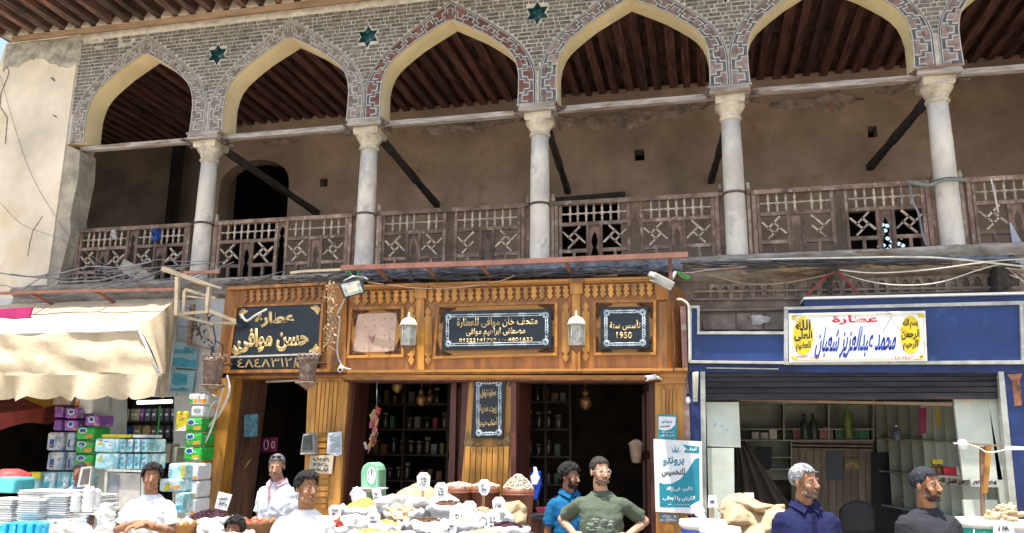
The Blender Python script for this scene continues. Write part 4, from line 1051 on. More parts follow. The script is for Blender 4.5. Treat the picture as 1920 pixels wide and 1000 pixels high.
mb = MB(); mb.tube([B+Vector((-.06, 0, 0)), P(1262, 520, YC-.25), P(1266, 511, YC-.1), P(1268, 508, YC+.2)], .022, 7); build(mb, 'arm', M_alum, T)
def cctv(px, py, Y, label, d=(-1, -.5, -.25)):
    c = P(px, py, Y); T = thing('security_camera', label, 'security camera', c); d = Vector(d).normalized()
    mb = MB(); mb.tube([c, c+d*.11], .028, 10); mb.tube([c+d*.108, c+d*.125], .032, 10); build(mb, 'camera_body', M_white, T)
    mb = MB(); mb.tube([c+d*.12, c+d*.13], .018, 8); build(mb, 'lens', M_ink, T)
    mb = MB(); mb.tube([c, c+Vector((.05, .08, -.02)), c+Vector((.07, .2, -.02))], .012, 6); build(mb, 'mount', M_white, T)
cctv(640, 688, YC-.15, 'small white security camera at the bottom left corner of the carved fascia', (.3, -.9, -.4))
cctv(1229, 706, YC-.12, 'white security camera at the top right corner of the right dark doorway', (-.9, -.6, -.25))
# white conduit from the left floodlight down to the camera
def cable(pts, Y, label, r=.008, m=None, name='cable', group=None, sag=0):
    ys = Y if isinstance(Y, (list, tuple)) else [Y]*len(pts)
    W_ = [P(x, y, yy) for (x, y), yy in zip(pts, ys)]; out = []
    for i in range(len(W_)-1):   # catmull-rom
        p0, p1, p2, p3 = W_[max(i-1, 0)], W_[i], W_[i+1], W_[min(i+2, len(W_)-1)]
        for k in range(6):
            t = k/6; out.append(.5*((2*p1)+(-p0+p2)*t+(2*p0-5*p1+4*p2-p3)*t*t+(-p0+3*p1-3*p2+p3)*t**3))
    out.append(W_[-1]); mb = MB(); mb.tube(out, r, 5)
    return single(mb, name, m or M_cable, label, 'cable', group)
cable([(646, 560), (640, 575), (632, 590), (637, 600), (633, 640), (633, 665), (640, 685)], YC-.09, 'white cable running down from the left floodlight to the small camera', .011, M_cablew)

# ================================================================== blue shopfront on the right
YB2 = -.55
BS = thing('blue_shopfront', 'blue metal shopfront with aluminium trim, raised dark shutter and white signboard', 'shopfront', (P(1600, 1000, YB2).x, YB2, 0))
pl('blue_panel', [(1296, 577), (1309, 577), (1309, 626), (1476, 626), (1476, 677), (1296, 675)], YB2, .1, M_blue, BS)
pl('blue_panel', [(1476, 580), (1915, 568), (1915, 678), (1476, 680)], YB2, .1, M_blue, BS)
pl('blue_top_box', [(1509, 560), (1925, 550), (1925, 570), (1509, 577)], YB2+.02, .3, M_blue, BS)
pl('top_ledge', [(1507, 557), (1930, 547), (1930, 551), (1507, 561)], YB2-.04, .4, M_white, BS)
def trim(pts, y=YB2-.03): pl('aluminium_trim', pts, y, .04, M_alu, BS, bevel=.003)
trim([(1292, 573), (1312, 573), (1312, 578), (1292, 578)]); trim([(1292, 574), (1297, 574), (1297, 680), (1292, 680)]); trim([(1307, 577), (1312, 577), (1312, 626), (1307, 626)])
trim([(1307, 622), (1475, 622), (1475, 627), (1307, 627)], YB2-.035); trim([(1292, 676), (1474, 678), (1474, 683), (1292, 681)]); trim([(1470, 575), (1478, 575), (1478, 684), (1470, 684)], YB2-.037)
trim([(1470, 576), (1925, 564), (1925, 571), (1470, 581)], YB2-.04); trim([(1474, 679), (1925, 676), (1925, 683), (1474, 684)]); trim([(1912, 568), (1919, 568), (1923, 683), (1916, 683)], YB2-.037)
pl('lower_blue_board', [(1292, 683), (1930, 683), (1930, 700), (1292, 698)], YB2+.03, .3, M_blued, BS)
pl('trim_strip', [(1325, 689), (1460, 691), (1460, 693), (1325, 691)], YB2, .03, M_alu, BS)
# shutter box slats
yy = 699
for i, (ya, yb) in enumerate(((698, 707), (707.6, 717), (717.6, 727), (727.6, 738), (738.6, 751))):
    pl('shutter_slat', [(1323, ya), (1873-i*1, ya-2), (1873-i*1, yb-2.5), (1323, yb)], YB2+.06+.012*(i % 2), .02, M_shut, BS, bevel=.004)
pl('shutter_backing', [(1323, 699), (1873, 697), (1870, 748), (1323, 750)], YB2+.10, .03, M_shut, BS)
pl('shutter_rail', [(1386, 749), (1785, 755), (1785, 761), (1386, 752)], YB2+.13, .05, mat('worn_wood_rail', (.30, .19, .12), .8, bump=.4), BS)
# side posts
pl('blue_post', [(1291, 700), (1316, 700), (1317, 1000), (1295, 1000)], YB2+.05, .3, M_blued, BS)
pl('aluminium_post', [(1313, 697), (1322, 697), (1326, 1000), (1316, 1000)], YB2, .12, M_alu, BS)
pl('aluminium_post', [(1872, 697), (1882, 697), (1912, 1000), (1898, 1000)], YB2, .12, M_alu, BS)
pl('blue_post', [(1882, 697), (1940, 697), (1960, 1000), (1912, 1000)], YB2+.05, .3, M_blued, BS)
pl('rust_patch', [(1888, 702), (1918, 700), (1912, 712), (1916, 760), (1902, 762), (1898, 715)], YB2+.045, .006, mat('peeled_rust', (.34, .15, .08), .9, var=.4, scale=9, bump=.5), BS)
# signboard
SB = sign('painted_signboard', [(1479, 588), (1735, 583), (1739, 677), (1480, 680)], YB2-.06, 'white signboard with red and blue Arabic writing and two yellow ovals on the blue shopfront', .04, M_white)
M_redp = mat('red_paint', (.45, .01, .03), .5, bump=0); M_bluep = mat('blue_paint', (.01, .04, .32), .5, bump=0); M_yel = mat('yellow_paint', (.75, .55, .02), .5, bump=0); M_dred = mat('dull_red_paint', (.35, .08, .09), .5, bump=0)
text('عطارة', q4(1560, 592, 1646, 609, 1), YB2-.061, M_redp, SB, bold=.03, thick=.002)
text('محمد عبدالعزيز شعبان', [(1532, 614), (1684, 609), (1676, 671), (1526, 674)], YB2-.061, M_bluep, SB, bold=.026, thick=.002, shear=.25)
for cx, cy, l1, l2 in ((1506, 630, ('الله', 'العلى', 'العظيم'), 0), (1707, 628, ('بسم الله', 'الرحمن', 'الرحيم'), 0)):
    mb = MB(); mb.pq([(cx+19*math.cos(t), cy+36*math.sin(t)) for t in [i*math.pi/16 for i in range(32)]], YB2-.0635, YB2-.06); build(mb, 'yellow_oval', M_yel, SB)
    for i, t in enumerate(l1): text(t, q4(cx-17+(i != 1)*3, cy-30+i*20, cx+17-(i != 1)*3, cy-10+i*20, 1), YB2-.0635, M_ink, SB, bold=.035, thick=.0015)
text('ت ٤٨٠٢٤٥٣', q4(1678, 667, 1726, 674), YB2-.061, M_dred, SB, bold=.02, thick=.002); text('موب ١٢١٤٩٣', q4(1492, 666, 1536, 673), YB2-.061, M_dred, SB, bold=.02, thick=.002)
mb = MB()
for a, b in (((1484, 592), (1731, 588)), ((1731, 588), (1734, 673)), ((1734, 673), (1486, 675)), ((1486, 675), (1484, 592))): mb.beam(P(*a, YB2-.062), P(*b, YB2-.062), .003, .010, upv=(0, 1, 0))
for px, py in ((1488, 596), (1728, 592), (1730, 669), (1490, 671)):
    for k in range(4): c = P(px+random.uniform(-4, 4), py+random.uniform(-3, 3), YB2-.062); mb.ball(c, (.02, .003, .014), 6)
build(mb, 'yellow_border', M_yel, SB, kind='stuff')
mb = MB(); mb.tube([P(1673, 588, YB2-.062), P(1668, 600, YB2-.062), P(1660, 612, YB2-.062), P(1655, 624, YB2-.062)], .002, 4); mb.tube([P(1640, 588, YB2-.062), P(1672, 587, YB2-.062)], .0025, 4); build(mb, 'hairline_crack', M_cableg, SB)

# interior of the right shop
M_igreen = mat('grey_green_painted_wood', (.29, .30, .24), .8, var=.15, scale=3, bump=.2, dirt=(.18, .17, .13), damt=.4, dscale=2)
M_iwood = mat('grey_brown_panelling', (.21, .165, .125), .8, var=.2, scale=3, stretch=(3, 1, .5), bump=.3)
M_pale = mat('pale_green_painted_board', (.52, .56, .47), .8, var=.1, scale=3, bump=.3, dirt=(.62, .55, .42), damt=.30, dscale=4, dirt2=(.30, .42, .45), d2amt=.22, d2scale=3)
YR = 1.6
x0r, x1r = P(1326, 900, YB2+.1).x, P(1872, 900, YB2+.1).x+.3
room(x0r-.02, x1r+.9, YB2+.3, YR+.6, .02, 2.72, 'shop_interior', mat('dim_interior', (.09, .08, .07), .9), BS)
for pts in ([(1324, 754), (1385, 754), (1389, 839), (1326, 837)], [(1326, 840), (1376, 840), (1378, 1000), (1330, 1000)]): pl('painted_side_board', pts, YB2+.12, .05, M_pale, BS)
for pts in ([(1788, 748), (1852, 748), (1880, 900), (1806, 900)], [(1806, 938), (1870, 938), (1885, 1000), (1812, 1000)], [(1853, 746), (1872, 746), (1902, 1000), (1882, 1000)]): pl('painted_side_board', pts, YB2+.14, .05, M_pale, BS)
pl('painted_back_board', [(1835, 748), (1885, 748), (1912, 1000), (1862, 1000)], YB2+.22, .03, M_igreen, BS)
T = thing('lettered_plank', 'pale plank with black writing on the right inner wall of the blue shop', 'plank', P(1850, 915, YB2+.1))
pl('plank_board', [(1819, 897), (1871, 899), (1874, 914), (1822, 913)], YB2+.09, .03, mat('pale_plank', (.5, .5, .46), .8), T); scribble(T, 1824, 899, 1868, 911, 1, YB2+.088, M_ink, .012, 9)
T = thing('lettered_plank', 'grey plank with black Arabic writing in front of the slanted cubbyholes', 'plank', P(1780, 910, .1))
pl('plank_board', [(1755, 893), (1817, 898), (1816, 912), (1752, 907)], .1, .03, mat('grey_plank', (.42, .37, .33), .8), T); text('من فضل الله', q4(1760, 896, 1808, 908, -2), .098, M_ink, T, bold=.03)
# back shelving
def cub(x0, y0, x1, y1, Y, cols, rows, label, m=M_igreen, dep=.3, px_t=2.5, skew=0):
    T = thing('shelving', label, 'shelf', P((x0+x1)/2, y1, Y))
    pl('back_board', [(x0, y0), (x1, y0), (x1, y1), (x0, y1)], Y+dep, .02, m, T)
    for i in range(cols+1): xx = x0+(x1-x0)*i/cols; pl('upright', [(xx-px_t/2, y0), (xx+px_t/2, y0), (xx+px_t/2+skew, y1), (xx-px_t/2+skew, y1)], Y, dep, m, T)
    for j in rows: pl('shelf_board', [(x0, j-1.2), (x1, j-1.2), (x1, j+1.2), (x0, j+1.2)], Y-.002, dep, m, T)
    return T
cub(1386, 735, 1638, 826, YR, 3, (756, 805, 826), 'grey green shelves at the back of the blue shop holding green and red packets', px_t=3)
cub(1400, 826, 1484, 900, YR, 1, (858, 880), 'lower grey green shelves at the back left of the blue shop')
T = thing('wood_panelling', 'ribbed brown panelling at the back of the blue shop with a dark picture on it', 'panelling', P(1560, 960, YR))
for i in range(11): pl('panelling_board', [(1484+i*14, 842), (1497+i*14, 842), (1497+i*14, 985), (1484+i*14, 985)], YR+.15+.008*(i % 2), .02, M_iwood, T)
for j in (828, 835, 842): pl('cornice_board', [(1484, j-2), (1638, j), (1638, j+4), (1484, j+2)], YR+.1-.02*(j == 828), .05, M_iwood, T)
single(MB().pq([(1549, 845), (1577, 845), (1582, 901), (1551, 900)], YR+.12, YR+.14), 'dark_picture', mat('dark_print', (.03, .04, .055), .4), 'dark narrow picture hanging on the ribbed brown panelling', 'picture')
T = thing('gilt_picture', 'small picture with a gilt fan pattern on the ribbed brown panelling', 'picture', P(1597, 880, YR+.13))
pl('picture_field', [(1583, 860), (1613, 860), (1613, 881), (1583, 881)], YR+.12, .02, mat('olive_gilt', (.16, .12, .04), .5), T)
mb = MB()
for i in range(9): an = math.pi*i/8; mb.tube([P(1598+5*math.cos(an), 876-3*math.sin(an), YR+.118), P(1598+14*math.cos(an), 876-14*math.sin(an), YR+.118)], .006, 4)
build(mb, 'gilt_rays', M_gold, T, kind='stuff')
# dark doorway and curtain inside
single(MB().pq([(1634, 848), (1694, 850), (1690, 1000), (1636, 1000)], YR+.08, YR+.11), 'dark_inner_door', mat('near_black', (.012, .012, .014), .7), 'black inner doorway at the back of the blue shop', 'door')
def drape(px0, px1, Y, m, label, name='dark_cloth'):
    mb = MB()
    def fn(u, v):
        a = (1380+20*u, 830); b = (1388+105*u, 965); x, y = a[0]+(b[0]-a[0])*v, a[1]+(b[1]-a[1])*v
        p = P(x, y, Y); p.y += .05*math.sin(u*20+v*2)*(.3+v); return p
    mb.grid(fn, 30, 10); single(mb, name, m, label, 'cloth', solid=.01)
drape(0, 0, .4, mat('dark_brown_cloth', (.05, .035, .03), .9, bump=.3), 'dark brown cloth hanging behind the left boards of the blue shop')
T = thing('old_monitor', 'black screen on the lower back shelf of the blue shop', 'screen', P(1450, 878, YR-.05))
pl('screen_panel', [(1417, 837), (1448, 838), (1447, 878), (1423, 878)], YR-.06, .04, M_ink, T, bevel=.004); pl('screen_foot', [(1428, 878), (1442, 878), (1445, 881), (1426, 881)], YR-.08, .1, M_ink, T)
# goods on these shelves
ORD = ['first', 'second', 'third', 'fourth', 'fifth', 'sixth', 'seventh']
def goods(xs, yb, h, Y, cols, name, label, w=11, group=None):
    for i, x in enumerate(xs):
        c = random.choice(cols); p0 = P(x, yb, Y); p1 = P(x+w, yb-h*random.uniform(.85, 1.05), Y)
        mb = MB(); mb.box(p0.x, p1.x-.004, Y, Y+.12, p0.z, p1.z); single(mb, name, c, ('%s %s' % (ORD[i], label) if len(xs) > 1 else label), 'packet', group, bevel=.006)
MR1 = mat('brick_red_packet', (.17, .05, .035), .5, rnd=.3); MG1 = mat('deep_green_packet', (.015, .10, .04), .45, rnd=.3); MW1 = mat('off_white_packet', (.38, .34, .29), .6, rnd=.2)
goods([1487+i*9 for i in range(5)], 824, 24, YR+.04, [MR1], 'spice_packet', 'from the left in the row of red-brown packets on the back shelf', 8.5, 'red-brown packets on the back shelf')
goods([1537+i*8.5 for i in range(3)], 824, 24, YR+.04, [mat('pink_brown_packet', (.25, .10, .09), .5, rnd=.2)], 'spice_packet', 'from the left of the pink-brown packets right of the dark bottles', 8, 'pink-brown packets on the back shelf')
goods([1567+i*9 for i in range(7)], 824, 20, YR+.04, [MG1], 'spice_packet', 'from the left in the row of deep green packets on the back shelf', 8.5, 'deep green packets on the back shelf')
goods([1410, 1427], 824, 14, YR+.04, [MW1], 'small_carton', 'from the left of the low white cartons on the left back shelf', 14, 'low white cartons on the back shelf')
goods([1443], 824, 20, YR+.02, [MW1], 'tall_carton', 'taller pinkish carton behind the low ones on the left back shelf', 14)
def bottle(px, py, Y, h, r, m, label, cap=None, group=None):
    c = P(px, py, Y); T = thing('bottle', label, 'bottle', c, group); mb = MB(); mb.lathe(c, [(r*.9, 0), (r, .01), (r, h*.6), (r*.8, h*.7), (r*.35, h*.82), (r*.35, h*.92)], 12); build(mb, 'bottle_body', m, T)
    mb = MB(); mb.lathe(c, [(r*.42, h*.9), (r*.42, h), (0, h)], 10); build(mb, 'bottle_cap', cap or M_white, T)
bottle(1592, 822, YR-.02, .42, .055, mat('yellow_green_bottle', (.15, .19, .05), .35), 'tall yellow green bottle standing before the green packets', mat('green_cap', (.05, .25, .06), .5))
for i, x in enumerate((1510, 1527)): bottle(x, 824, YR-.02, .33, .05, mat('dark_green_bottle', (.03, .05, .035), .25), ('left' if i == 0 else 'right')+' one of the two dark bottles before the red-brown packets', M_ink)
# slanted cubbyholes on the right inner wall
T = thing('slanted_cubbyholes', 'pale green compartment wall along the right side of the blue shop, receding inwards', 'shelf', P(1760, 900, .6))
def wallpt(u, v):   # side wall: u 0 (far) .. 1 (near), v 0 top .. 1 bottom (px-driven at real depth)
    Y = YR+.1-(YR-.25)*u; xt, xb = 1640+150*u, 1650+160*u; yt_, yb_ = 758-6*u, 945+30*u
    return P(xt+(xb-xt)*v, yt_+(yb_-yt_)*v, Y)
mb = MB()
A, B, C_, D_ = wallpt(0, 0), wallpt(1, 0), wallpt(1, 1), wallpt(0, 1); k = Vector((.25, .05, 0)); mb.hexa([p+k for p in (D_, C_, B, A)]+[p+k*1.1 for p in (D_, C_, B, A)]); build(mb, 'back_board', M_igreen, T)
for i in range(8):
    u = i/7; mb = MB(); a, d = wallpt(u, 0), wallpt(u, 1); mb.hexa([d, d+k, a+k, a]+[p+Vector((0, .02, 0)) for p in (d, d+k, a+k, a)]); build(mb, 'partition', M_pale if i > 3 else M_igreen, T)
for v in (0, .34, .66, 1):
    mb = MB(); a, d = wallpt(0, v), wallpt(1, v); mb.hexa([a, d, d+k, a+k]+[p-Vector((0, 0, .018)) for p in (a, d, d+k, a+k)]); build(mb, 'shelf_board', M_igreen, T)
single(MB().pq([(1723, 765), (1737, 765), (1737, 812), (1725, 816)], .35, .36), 'hanging_packet', mat('dark_pink_packet', (.25, .02, .08), .5), 'dark pink packet hanging on the slanted cubbyholes', 'packet')
single(MB().pq([(1755, 763), (1762, 763), (1762, 800), (1756, 800)], .3, .31), 'hanging_packet', mat('mustard_packet', (.4, .28, .02), .5), 'narrow yellow packet hanging right of the dark pink one', 'packet')
bottle(1683, 826, .9, .18, .05, mat('blue_grey_tin', (.12, .16, .18), .4), 'grey tin in the far middle cubbyhole of the blue shop')
# little counter shelf with jars right of the black-shirted man
T = thing('jar_ledge', 'narrow ledge carrying small jars and a red box inside the blue shop', 'shelf', P(1778, 895, .0)); pl('ledge_board', [(1748, 890), (1802, 894), (1802, 898), (1748, 894)], -.05, .22, MW1, T)
for i, x in enumerate((1752, 1762)):
    bottle(x, 890+i, .02, .115, .036, mat('amber_jar', (.18, .09, .03), .3), ('left' if i == 0 else 'right')+' small amber jar under the yellow carton on the ledge', mat('brown_cap', (.1, .04, .02), .5))
single(MB().pq([(1748, 862), (1767, 861), (1768, 870), (1750, 871)], -.02, .08), 'yellow_carton', mat('yellow_carton', (.55, .42, .03), .5), 'small yellow carton lying on top of the amber jars', 'carton')
single(MB().pq([(1769, 874), (1792, 877), (1794, 892), (1770, 891)], -.03, .1), 'red_carton', mat('red_carton', (.40, .02, .03), .5, dirt=(.6, .5, .4), damt=.15, dscale=20), 'red carton standing on the ledge right of the amber jars', 'carton', bevel=.005)
bottle(1797, 893, .0, .10, .026, mat('white_jar', (.6, .58, .5), .4), 'small white jar at the right end of the ledge')
T = thing('dark_chair', 'black padded chair back behind the two men before the blue shop', 'chair', P(1607, 1000, .1))
mb = MB()
def fnc(u, v):
    t = math.pi*(u); r = 1; x = 1607-30*math.cos(t); y = 940+60*(1-v)*1.0-(1-v)*0+0; yy = 998-(998-(958-20*math.sin(t)))*v
    p = P(x, yy, .1); p.y -= .04*math.sin(t); return p
mb.grid(fnc, 14, 6); build(mb, 'chair_back', mat('near_black', (.012, .012, .014), .7), T, solid=.05)
for s in (1583, 1631): mb = MB(); q = P(s, 1000, .2); mb.box(q.x-.02, q.x+.02, .18, .22, .0, q.z); build(mb, 'leg', M_iron, T)
# white wooden t-shaped stand in front right
T = thing('wooden_hanging_frame', 'rough timber post with crossbar and cable before the blue shop at the right', 'stand', P(1845, 1000, -.9)-Vector((0, 0, P(1845, 1000, -.9).z)))
for nm, pts, y, m_ in (('post', [(1838, 838), (1847, 838), (1847, 970), (1841, 972)], -.9, mat('brown_post', (.26, .15, .09), .8, bump=.4)), ('post', [(1848, 836), (1860, 836), (1852, 925), (1843, 925)], -.92, M_honey), ('crossbar', [(1788, 829), (1890, 835), (1890, 838), (1788, 832)], -.93, mat('worn_wood_rail', (.3, .19, .12), .8)), ('crossbar_end', [(1885, 836), (1930, 838), (1930, 844), (1885, 844)], -.95, M_white)):
    pl(nm, pts, y, .04, m_, T)
q = P(1846, 970, -.9); mb = MB(); mb.box(q.x-.03, q.x+.03, -.9, -.86, 0, q.z); build(mb, 'post_foot', mat('brown_post', (.26, .15, .09)), T)
cable([(1788, 832), (1812, 833), (1835, 840), (1850, 848), (1870, 847), (1890, 842)], -.95, 'pale cable sagging under the crossbar of the timber post', .008, M_cablew)
single(MB().lathe(P(1805, 834, -.97), [(0, -.05), (.04, -.04), (.045, .03), (.02, .05), (0, .05)], 8), 'white_bulb_holder', M_white, 'white bulb holder at the left end of the crossbar', 'bulb holder')

# ================================================================== posters on the right pier
M_tealp = mat('teal_print', (.015, .23, .30), .5, var=.08, bump=.05); M_sheet = mat('poster_white', (.66, .68, .68), .55, var=.05, bump=.2, dirt=(.5, .48, .45), damt=.25, dscale=3)
T = thing('slimming_poster', 'large white and teal poster with a crown and Arabic writing on the right pier', 'poster', P(1272, 962, YC-.1)); YP = YC-.10
pl('poster_sheet', [(1225, 823), (1316, 828), (1318, 964), (1229, 960)], YP, .008, M_sheet, T)
sw = [(1236, 905), (1245, 908), (1260, 907), (1275, 899), (1290, 882), (1302, 862), (1311, 858), (1312, 952), (1237, 951)]
pl('teal_field', sw, YP-.002, .0015, M_tealp, T)
pl('teal_flag', [(1280, 834), (1311, 838), (1311, 850), (1282, 849), (1287, 842)], YP-.002, .0015, M_tealp, T)
text('أعشاب', q4(1288, 838, 1307, 846, -1), YP-.0025, M_white, T, bold=.03, thick=.001)
mb = MB()
for i in range(5): an = math.pi*(i+.5)/5; mb.pq([(1266-5*math.cos(an)-2*math.sin(an), 848), (1266-13*math.cos(an), 850-16*math.sin(an)), (1266-5*math.cos(an)+2*math.sin(an), 849)], YP-.002-.0004*i, YP-.0005)
build(mb, 'teal_crown', M_tealp, T, kind='stuff')
text('برونتو', q4(1243, 856, 1283, 874), YP-.001, M_tealp, T, bold=.03, thick=.0015); text('للتخسيس', q4(1241, 878, 1284, 894), YP-.001, M_ink, T, bold=.03, thick=.0015)
text('الأسرع فى إزالة', q4(1250, 912, 1298, 923), YP-.0025, M_white, T, bold=.03, thick=.001); text('الكرش والأجناب', q4(1243, 929, 1303, 940), YP-.0025, M_white, T, bold=.03, thick=.001)
scribble(T, 1253, 945, 1292, 948, 1, YP-.003, M_white, .005, 4)
T = thing('small_slimming_poster', 'small teal and white poster above the large crown poster', 'poster', P(1250, 822, YP))
pl('poster_sheet', [(1233, 777), (1269, 778), (1269, 824), (1234, 822)], YP+.02, .008, M_tealp, T); pl('white_field', [(1235, 781), (1267, 782), (1266, 797), (1258, 805), (1246, 808), (1235, 805)], YP+.018, .0015, M_sheet, T)
text('برونتو', q4(1241, 788, 1260, 794), YP+.017, M_tealp, T, bold=.03, thick=.001); text('للتخسيس', q4(1237, 797, 1256, 802), YP+.017, M_ink, T, bold=.03, thick=.001)
text('الأسرع فى إزالة', q4(1241, 809, 1264, 813), YP+.017, M_white, T, bold=.03, thick=.001); text('الكرش والأجناب', q4(1240, 814, 1264, 819), YP+.017, M_white, T, bold=.03, thick=.001)
T = thing('torn_notice', 'torn grey notice with white handwriting under the large crown poster', 'notice', P(1253, 980, YP+.03)); pl('notice_sheet', [(1235, 962), (1273, 965), (1272, 981), (1234, 978)], YP+.03, .005, mat('slate_print', (.16, .19, .21), .6, dirt=(.5, .5, .5), damt=.4, dscale=14), T); scribble(T, 1238, 965, 1269, 978, 2, YP+.028, M_white, .008, 8)
# conduit, pipe and bulb between the shopfronts
cable([(1268, 561), (1280, 563), (1290, 572), (1292, 590), (1293, 650), (1293, 680)], YC-.14, 'cream conduit bending down between the carved and the blue shopfront', .014, M_cablew, 'conduit')
cable([(1259, 560), (1262, 600), (1265, 660), (1262, 700)], YC-.1, 'thin red cable down the splayed end panel', .006, M_bred)
mb = MB(); mb.box(P(1280, 700, -.5).x, P(1290, 700, -.5).x, -.52, -.45, 1.0, P(1280, 575, -.5).z); single(mb, 'flaking_pink_post', mat('flaking_pink', (.35, .2, .17), .9, dirt=(.5, .42, .38), damt=.4, dscale=8), 'flaking pink post between the wooden and the blue shopfront', 'post')
T = thing('fluorescent_fitting', 'cream lamp fitting fixed upright beside the top of the shutter', 'light', P(1302, 752, YC-.1)); pl('fitting_body', [(1298, 698), (1310, 697), (1308, 748), (1299, 748)], YC-.12, .07, M_cream, T, bevel=.01); pl('fitting_end', [(1299, 748), (1308, 748), (1308, 753), (1299, 753)], YC-.125, .075, M_alum, T)
T = thing('light_bulb', 'white light bulb hanging below the flaking pink post', 'bulb', P(1290, 755, YC-.12)); c = P(1290, 750, YC-.12)
mb = MB(); mb.lathe(c, [(0, -.04), (.022, -.03), (.028, -.01), (.02, .02), (.014, .035)], 10); build(mb, 'bulb_glass', M_white, T); mb = MB(); mb.lathe(c, [(.016, .03), (.016, .07), (0, .075)], 8); mb.tube([c+Vector((0, 0, .07)), P(1286, 715, YC-.12), P(1290, 690, YC-.12)], .004, 4); build(mb, 'bulb_holder', M_ink, T)
cable([(1292, 700), (1296, 690), (1285, 715)], YC-.13, 'short dark cable by the white bulb', .006)
# ================================================================== steel rail, cables and debris along the gallery edge
def bar(pts, Y, w, h, label, name='steel_rail', m=None, cat='rail', brk=()):
    T = thing(name, label, cat, P(*pts[0], Y))
    mb = MB()
    for a, b in zip(pts, pts[1:]): mb.beam(P(*a, Y), P(*b, Y), w, h)
    build(mb, 'rail_bar', m or M_copper, T)
    for (x, y) in brk:
        mb = MB(); A = P(x, y, Y); mb.beam(A, Vector((A.x+.02, -.3, A.z-.13)), .03, .04); build(mb, 'bracket', M_copper, T)
    return T
bar([(640, 503), (905, 494), (1290, 478)], -.95, .05, .06, 'long red-brown steel rail running above the carved wooden shopfront', brk=[(708, 504), (800, 500), (903, 497), (1060, 491), (1255, 483)])
bar([(-60, 552), (150, 546), (332, 543)], -.9, .04, .035, 'red-brown steel rail above the cream awning at the left', brk=[(60, 551), (180, 548)])
bar([(345, 512), (412, 510)], -.85, .035, .04, 'short red steel bar at the foot of the first column from the left')
mb = MB(); A = P(1256, 480, -.93); mb.box(A.x-.02, A.x+.02, -.95, -.92, P(1266, 566, -.93).z, A.z); single(mb, 'steel_post', mat('dark_red_steel', (.13, .05, .04), .6, bump=.2), 'dark red steel post carrying the right end of the long rail', 'post')
# crumpled grey plastic between rail and shopfront
def sheet(x0, x1, ya, yb, Y, label, amp=.06, m=M_tarp, n=70):
    mb = MB()
    def fn(u, v):
        x = x0+(x1-x0)*u; top = ya[0]+(ya[1]-ya[0])*u; bot = yb[0]+(yb[1]-yb[0])*u
        bot += 6*noise.noise(Vector((u*9, 0, Y)))
        p = P(x, top+(bot-top)*v, Y+.15*(1-v)); q = Vector((x*.05, v*3, 1))
        p.y += amp*(noise.noise(q)+.6*noise.noise(q*2.7)); p.z += amp*.5*noise.noise(q*1.7+Vector((5, 0, 0))); return p
    mb.grid(fn, n, 10); return single(mb, 'crumpled_sheet', m, label, 'plastic sheet', solid=.008)
sheet(645, 900, (503, 497), (526, 522), -.52, 'crumpled grey plastic stuffed under the long red rail at its left half')
sheet(900, 1280, (496, 482), (520, 508), -.52, 'crumpled dark plastic stuffed under the long red rail at its right half', .05)
sheet(1290, 1900, (483, 476), (496, 487), -.42, 'thin grey bitumen sheet along the gallery edge above the blue shopfront', .03)
# rotten timber and debris on the edge
mb = MB()
rnd = random.Random(5)
for i in range(150):
    x = rnd.uniform(420, 1290); y = 524-(x-640)*.022+rnd.uniform(-8, 7); p = P(x, y, -.45+rnd.uniform(-.1, .1)); L = rnd.uniform(.05, .3)
    mb.beam(p, p+Vector((L, rnd.uniform(-.1, .1), rnd.uniform(-.05, .05))), rnd.uniform(.01, .035), rnd.uniform(.008, .02))
single(mb, 'debris', mat('grey_brown_debris', (.16, .12, .09), .9, var=.5, scale=3, bump=.5), 'splinters of wood and rubbish lying along the gallery edge over the carved shopfront', 'debris', kind='stuff')
mb = MB()
for i in range(60):
    x = rnd.uniform(1300, 1890); y = 498-(x-1300)*.012+rnd.uniform(-2, 14); p = P(x, y, -.40+rnd.uniform(-.05, .05)); L = rnd.uniform(.08, .4)
    mb.beam(p, p+Vector((L, 0, rnd.uniform(-.03, .03))), rnd.uniform(.01, .04), rnd.uniform(.01, .02))
single(mb, 'debris', mat('tan_debris', (.30, .22, .14), .9, var=.5, scale=3, bump=.5), 'tan splinters and crumbs along the gallery edge over the blue shopfront', 'debris', kind='stuff')
# bundle of tangled dark cables: nobody could count it
def wig(x0, y0, x1, y1, n, Y, r, seed, sag=4, wob=3, mb=None):
    rnd = random.Random(seed); mb = mb or MB(); pts = []; yo = rnd.uniform(-.1, .1)
    for i in range(n+1):
        t = i/n; pts.append(P(x0+(x1-x0)*t, y0+(y1-y0)*t+sag*4*t*(1-t)+rnd.uniform(-wob, wob), Y+yo+rnd.uniform(-.03, .03)))
    out = []
    for i in range(len(pts)-1):
        p0, p1, p2, p3 = pts[max(i-1, 0)], pts[i], pts[i+1], pts[min(i+2, len(pts)-1)]
        for k in range(4):
            t = k/4; out.append(.5*((2*p1)+(-p0+p2)*t+(2*p0-5*p1+4*p2-p3)*t*t+(-p0+3*p1-3*p2+p3)*t**3))
    out.append(pts[-1]); mb.tube(out, r, 4, caps=False); return mb
mb = MB()
for s in range(16):
    x0 = rnd.uniform(560, 900); x1 = x0+rnd.uniform(250, 480); x1 = min(x1, 1300)
    wig(x0, 520-(x0-640)*.022+rnd.uniform(-9, 6), x1, 520-(x1-640)*.024+rnd.uniform(-9, 5), 9, -.62, rnd.choice((.007, .009, .012)), s, rnd.uniform(0, 5), 3, mb)
single(mb, 'cable_bundle', M_cable, 'tangle of dark cables hanging along the gallery edge over the carved wooden shopfront', 'cables', kind='stuff')
mb = MB()
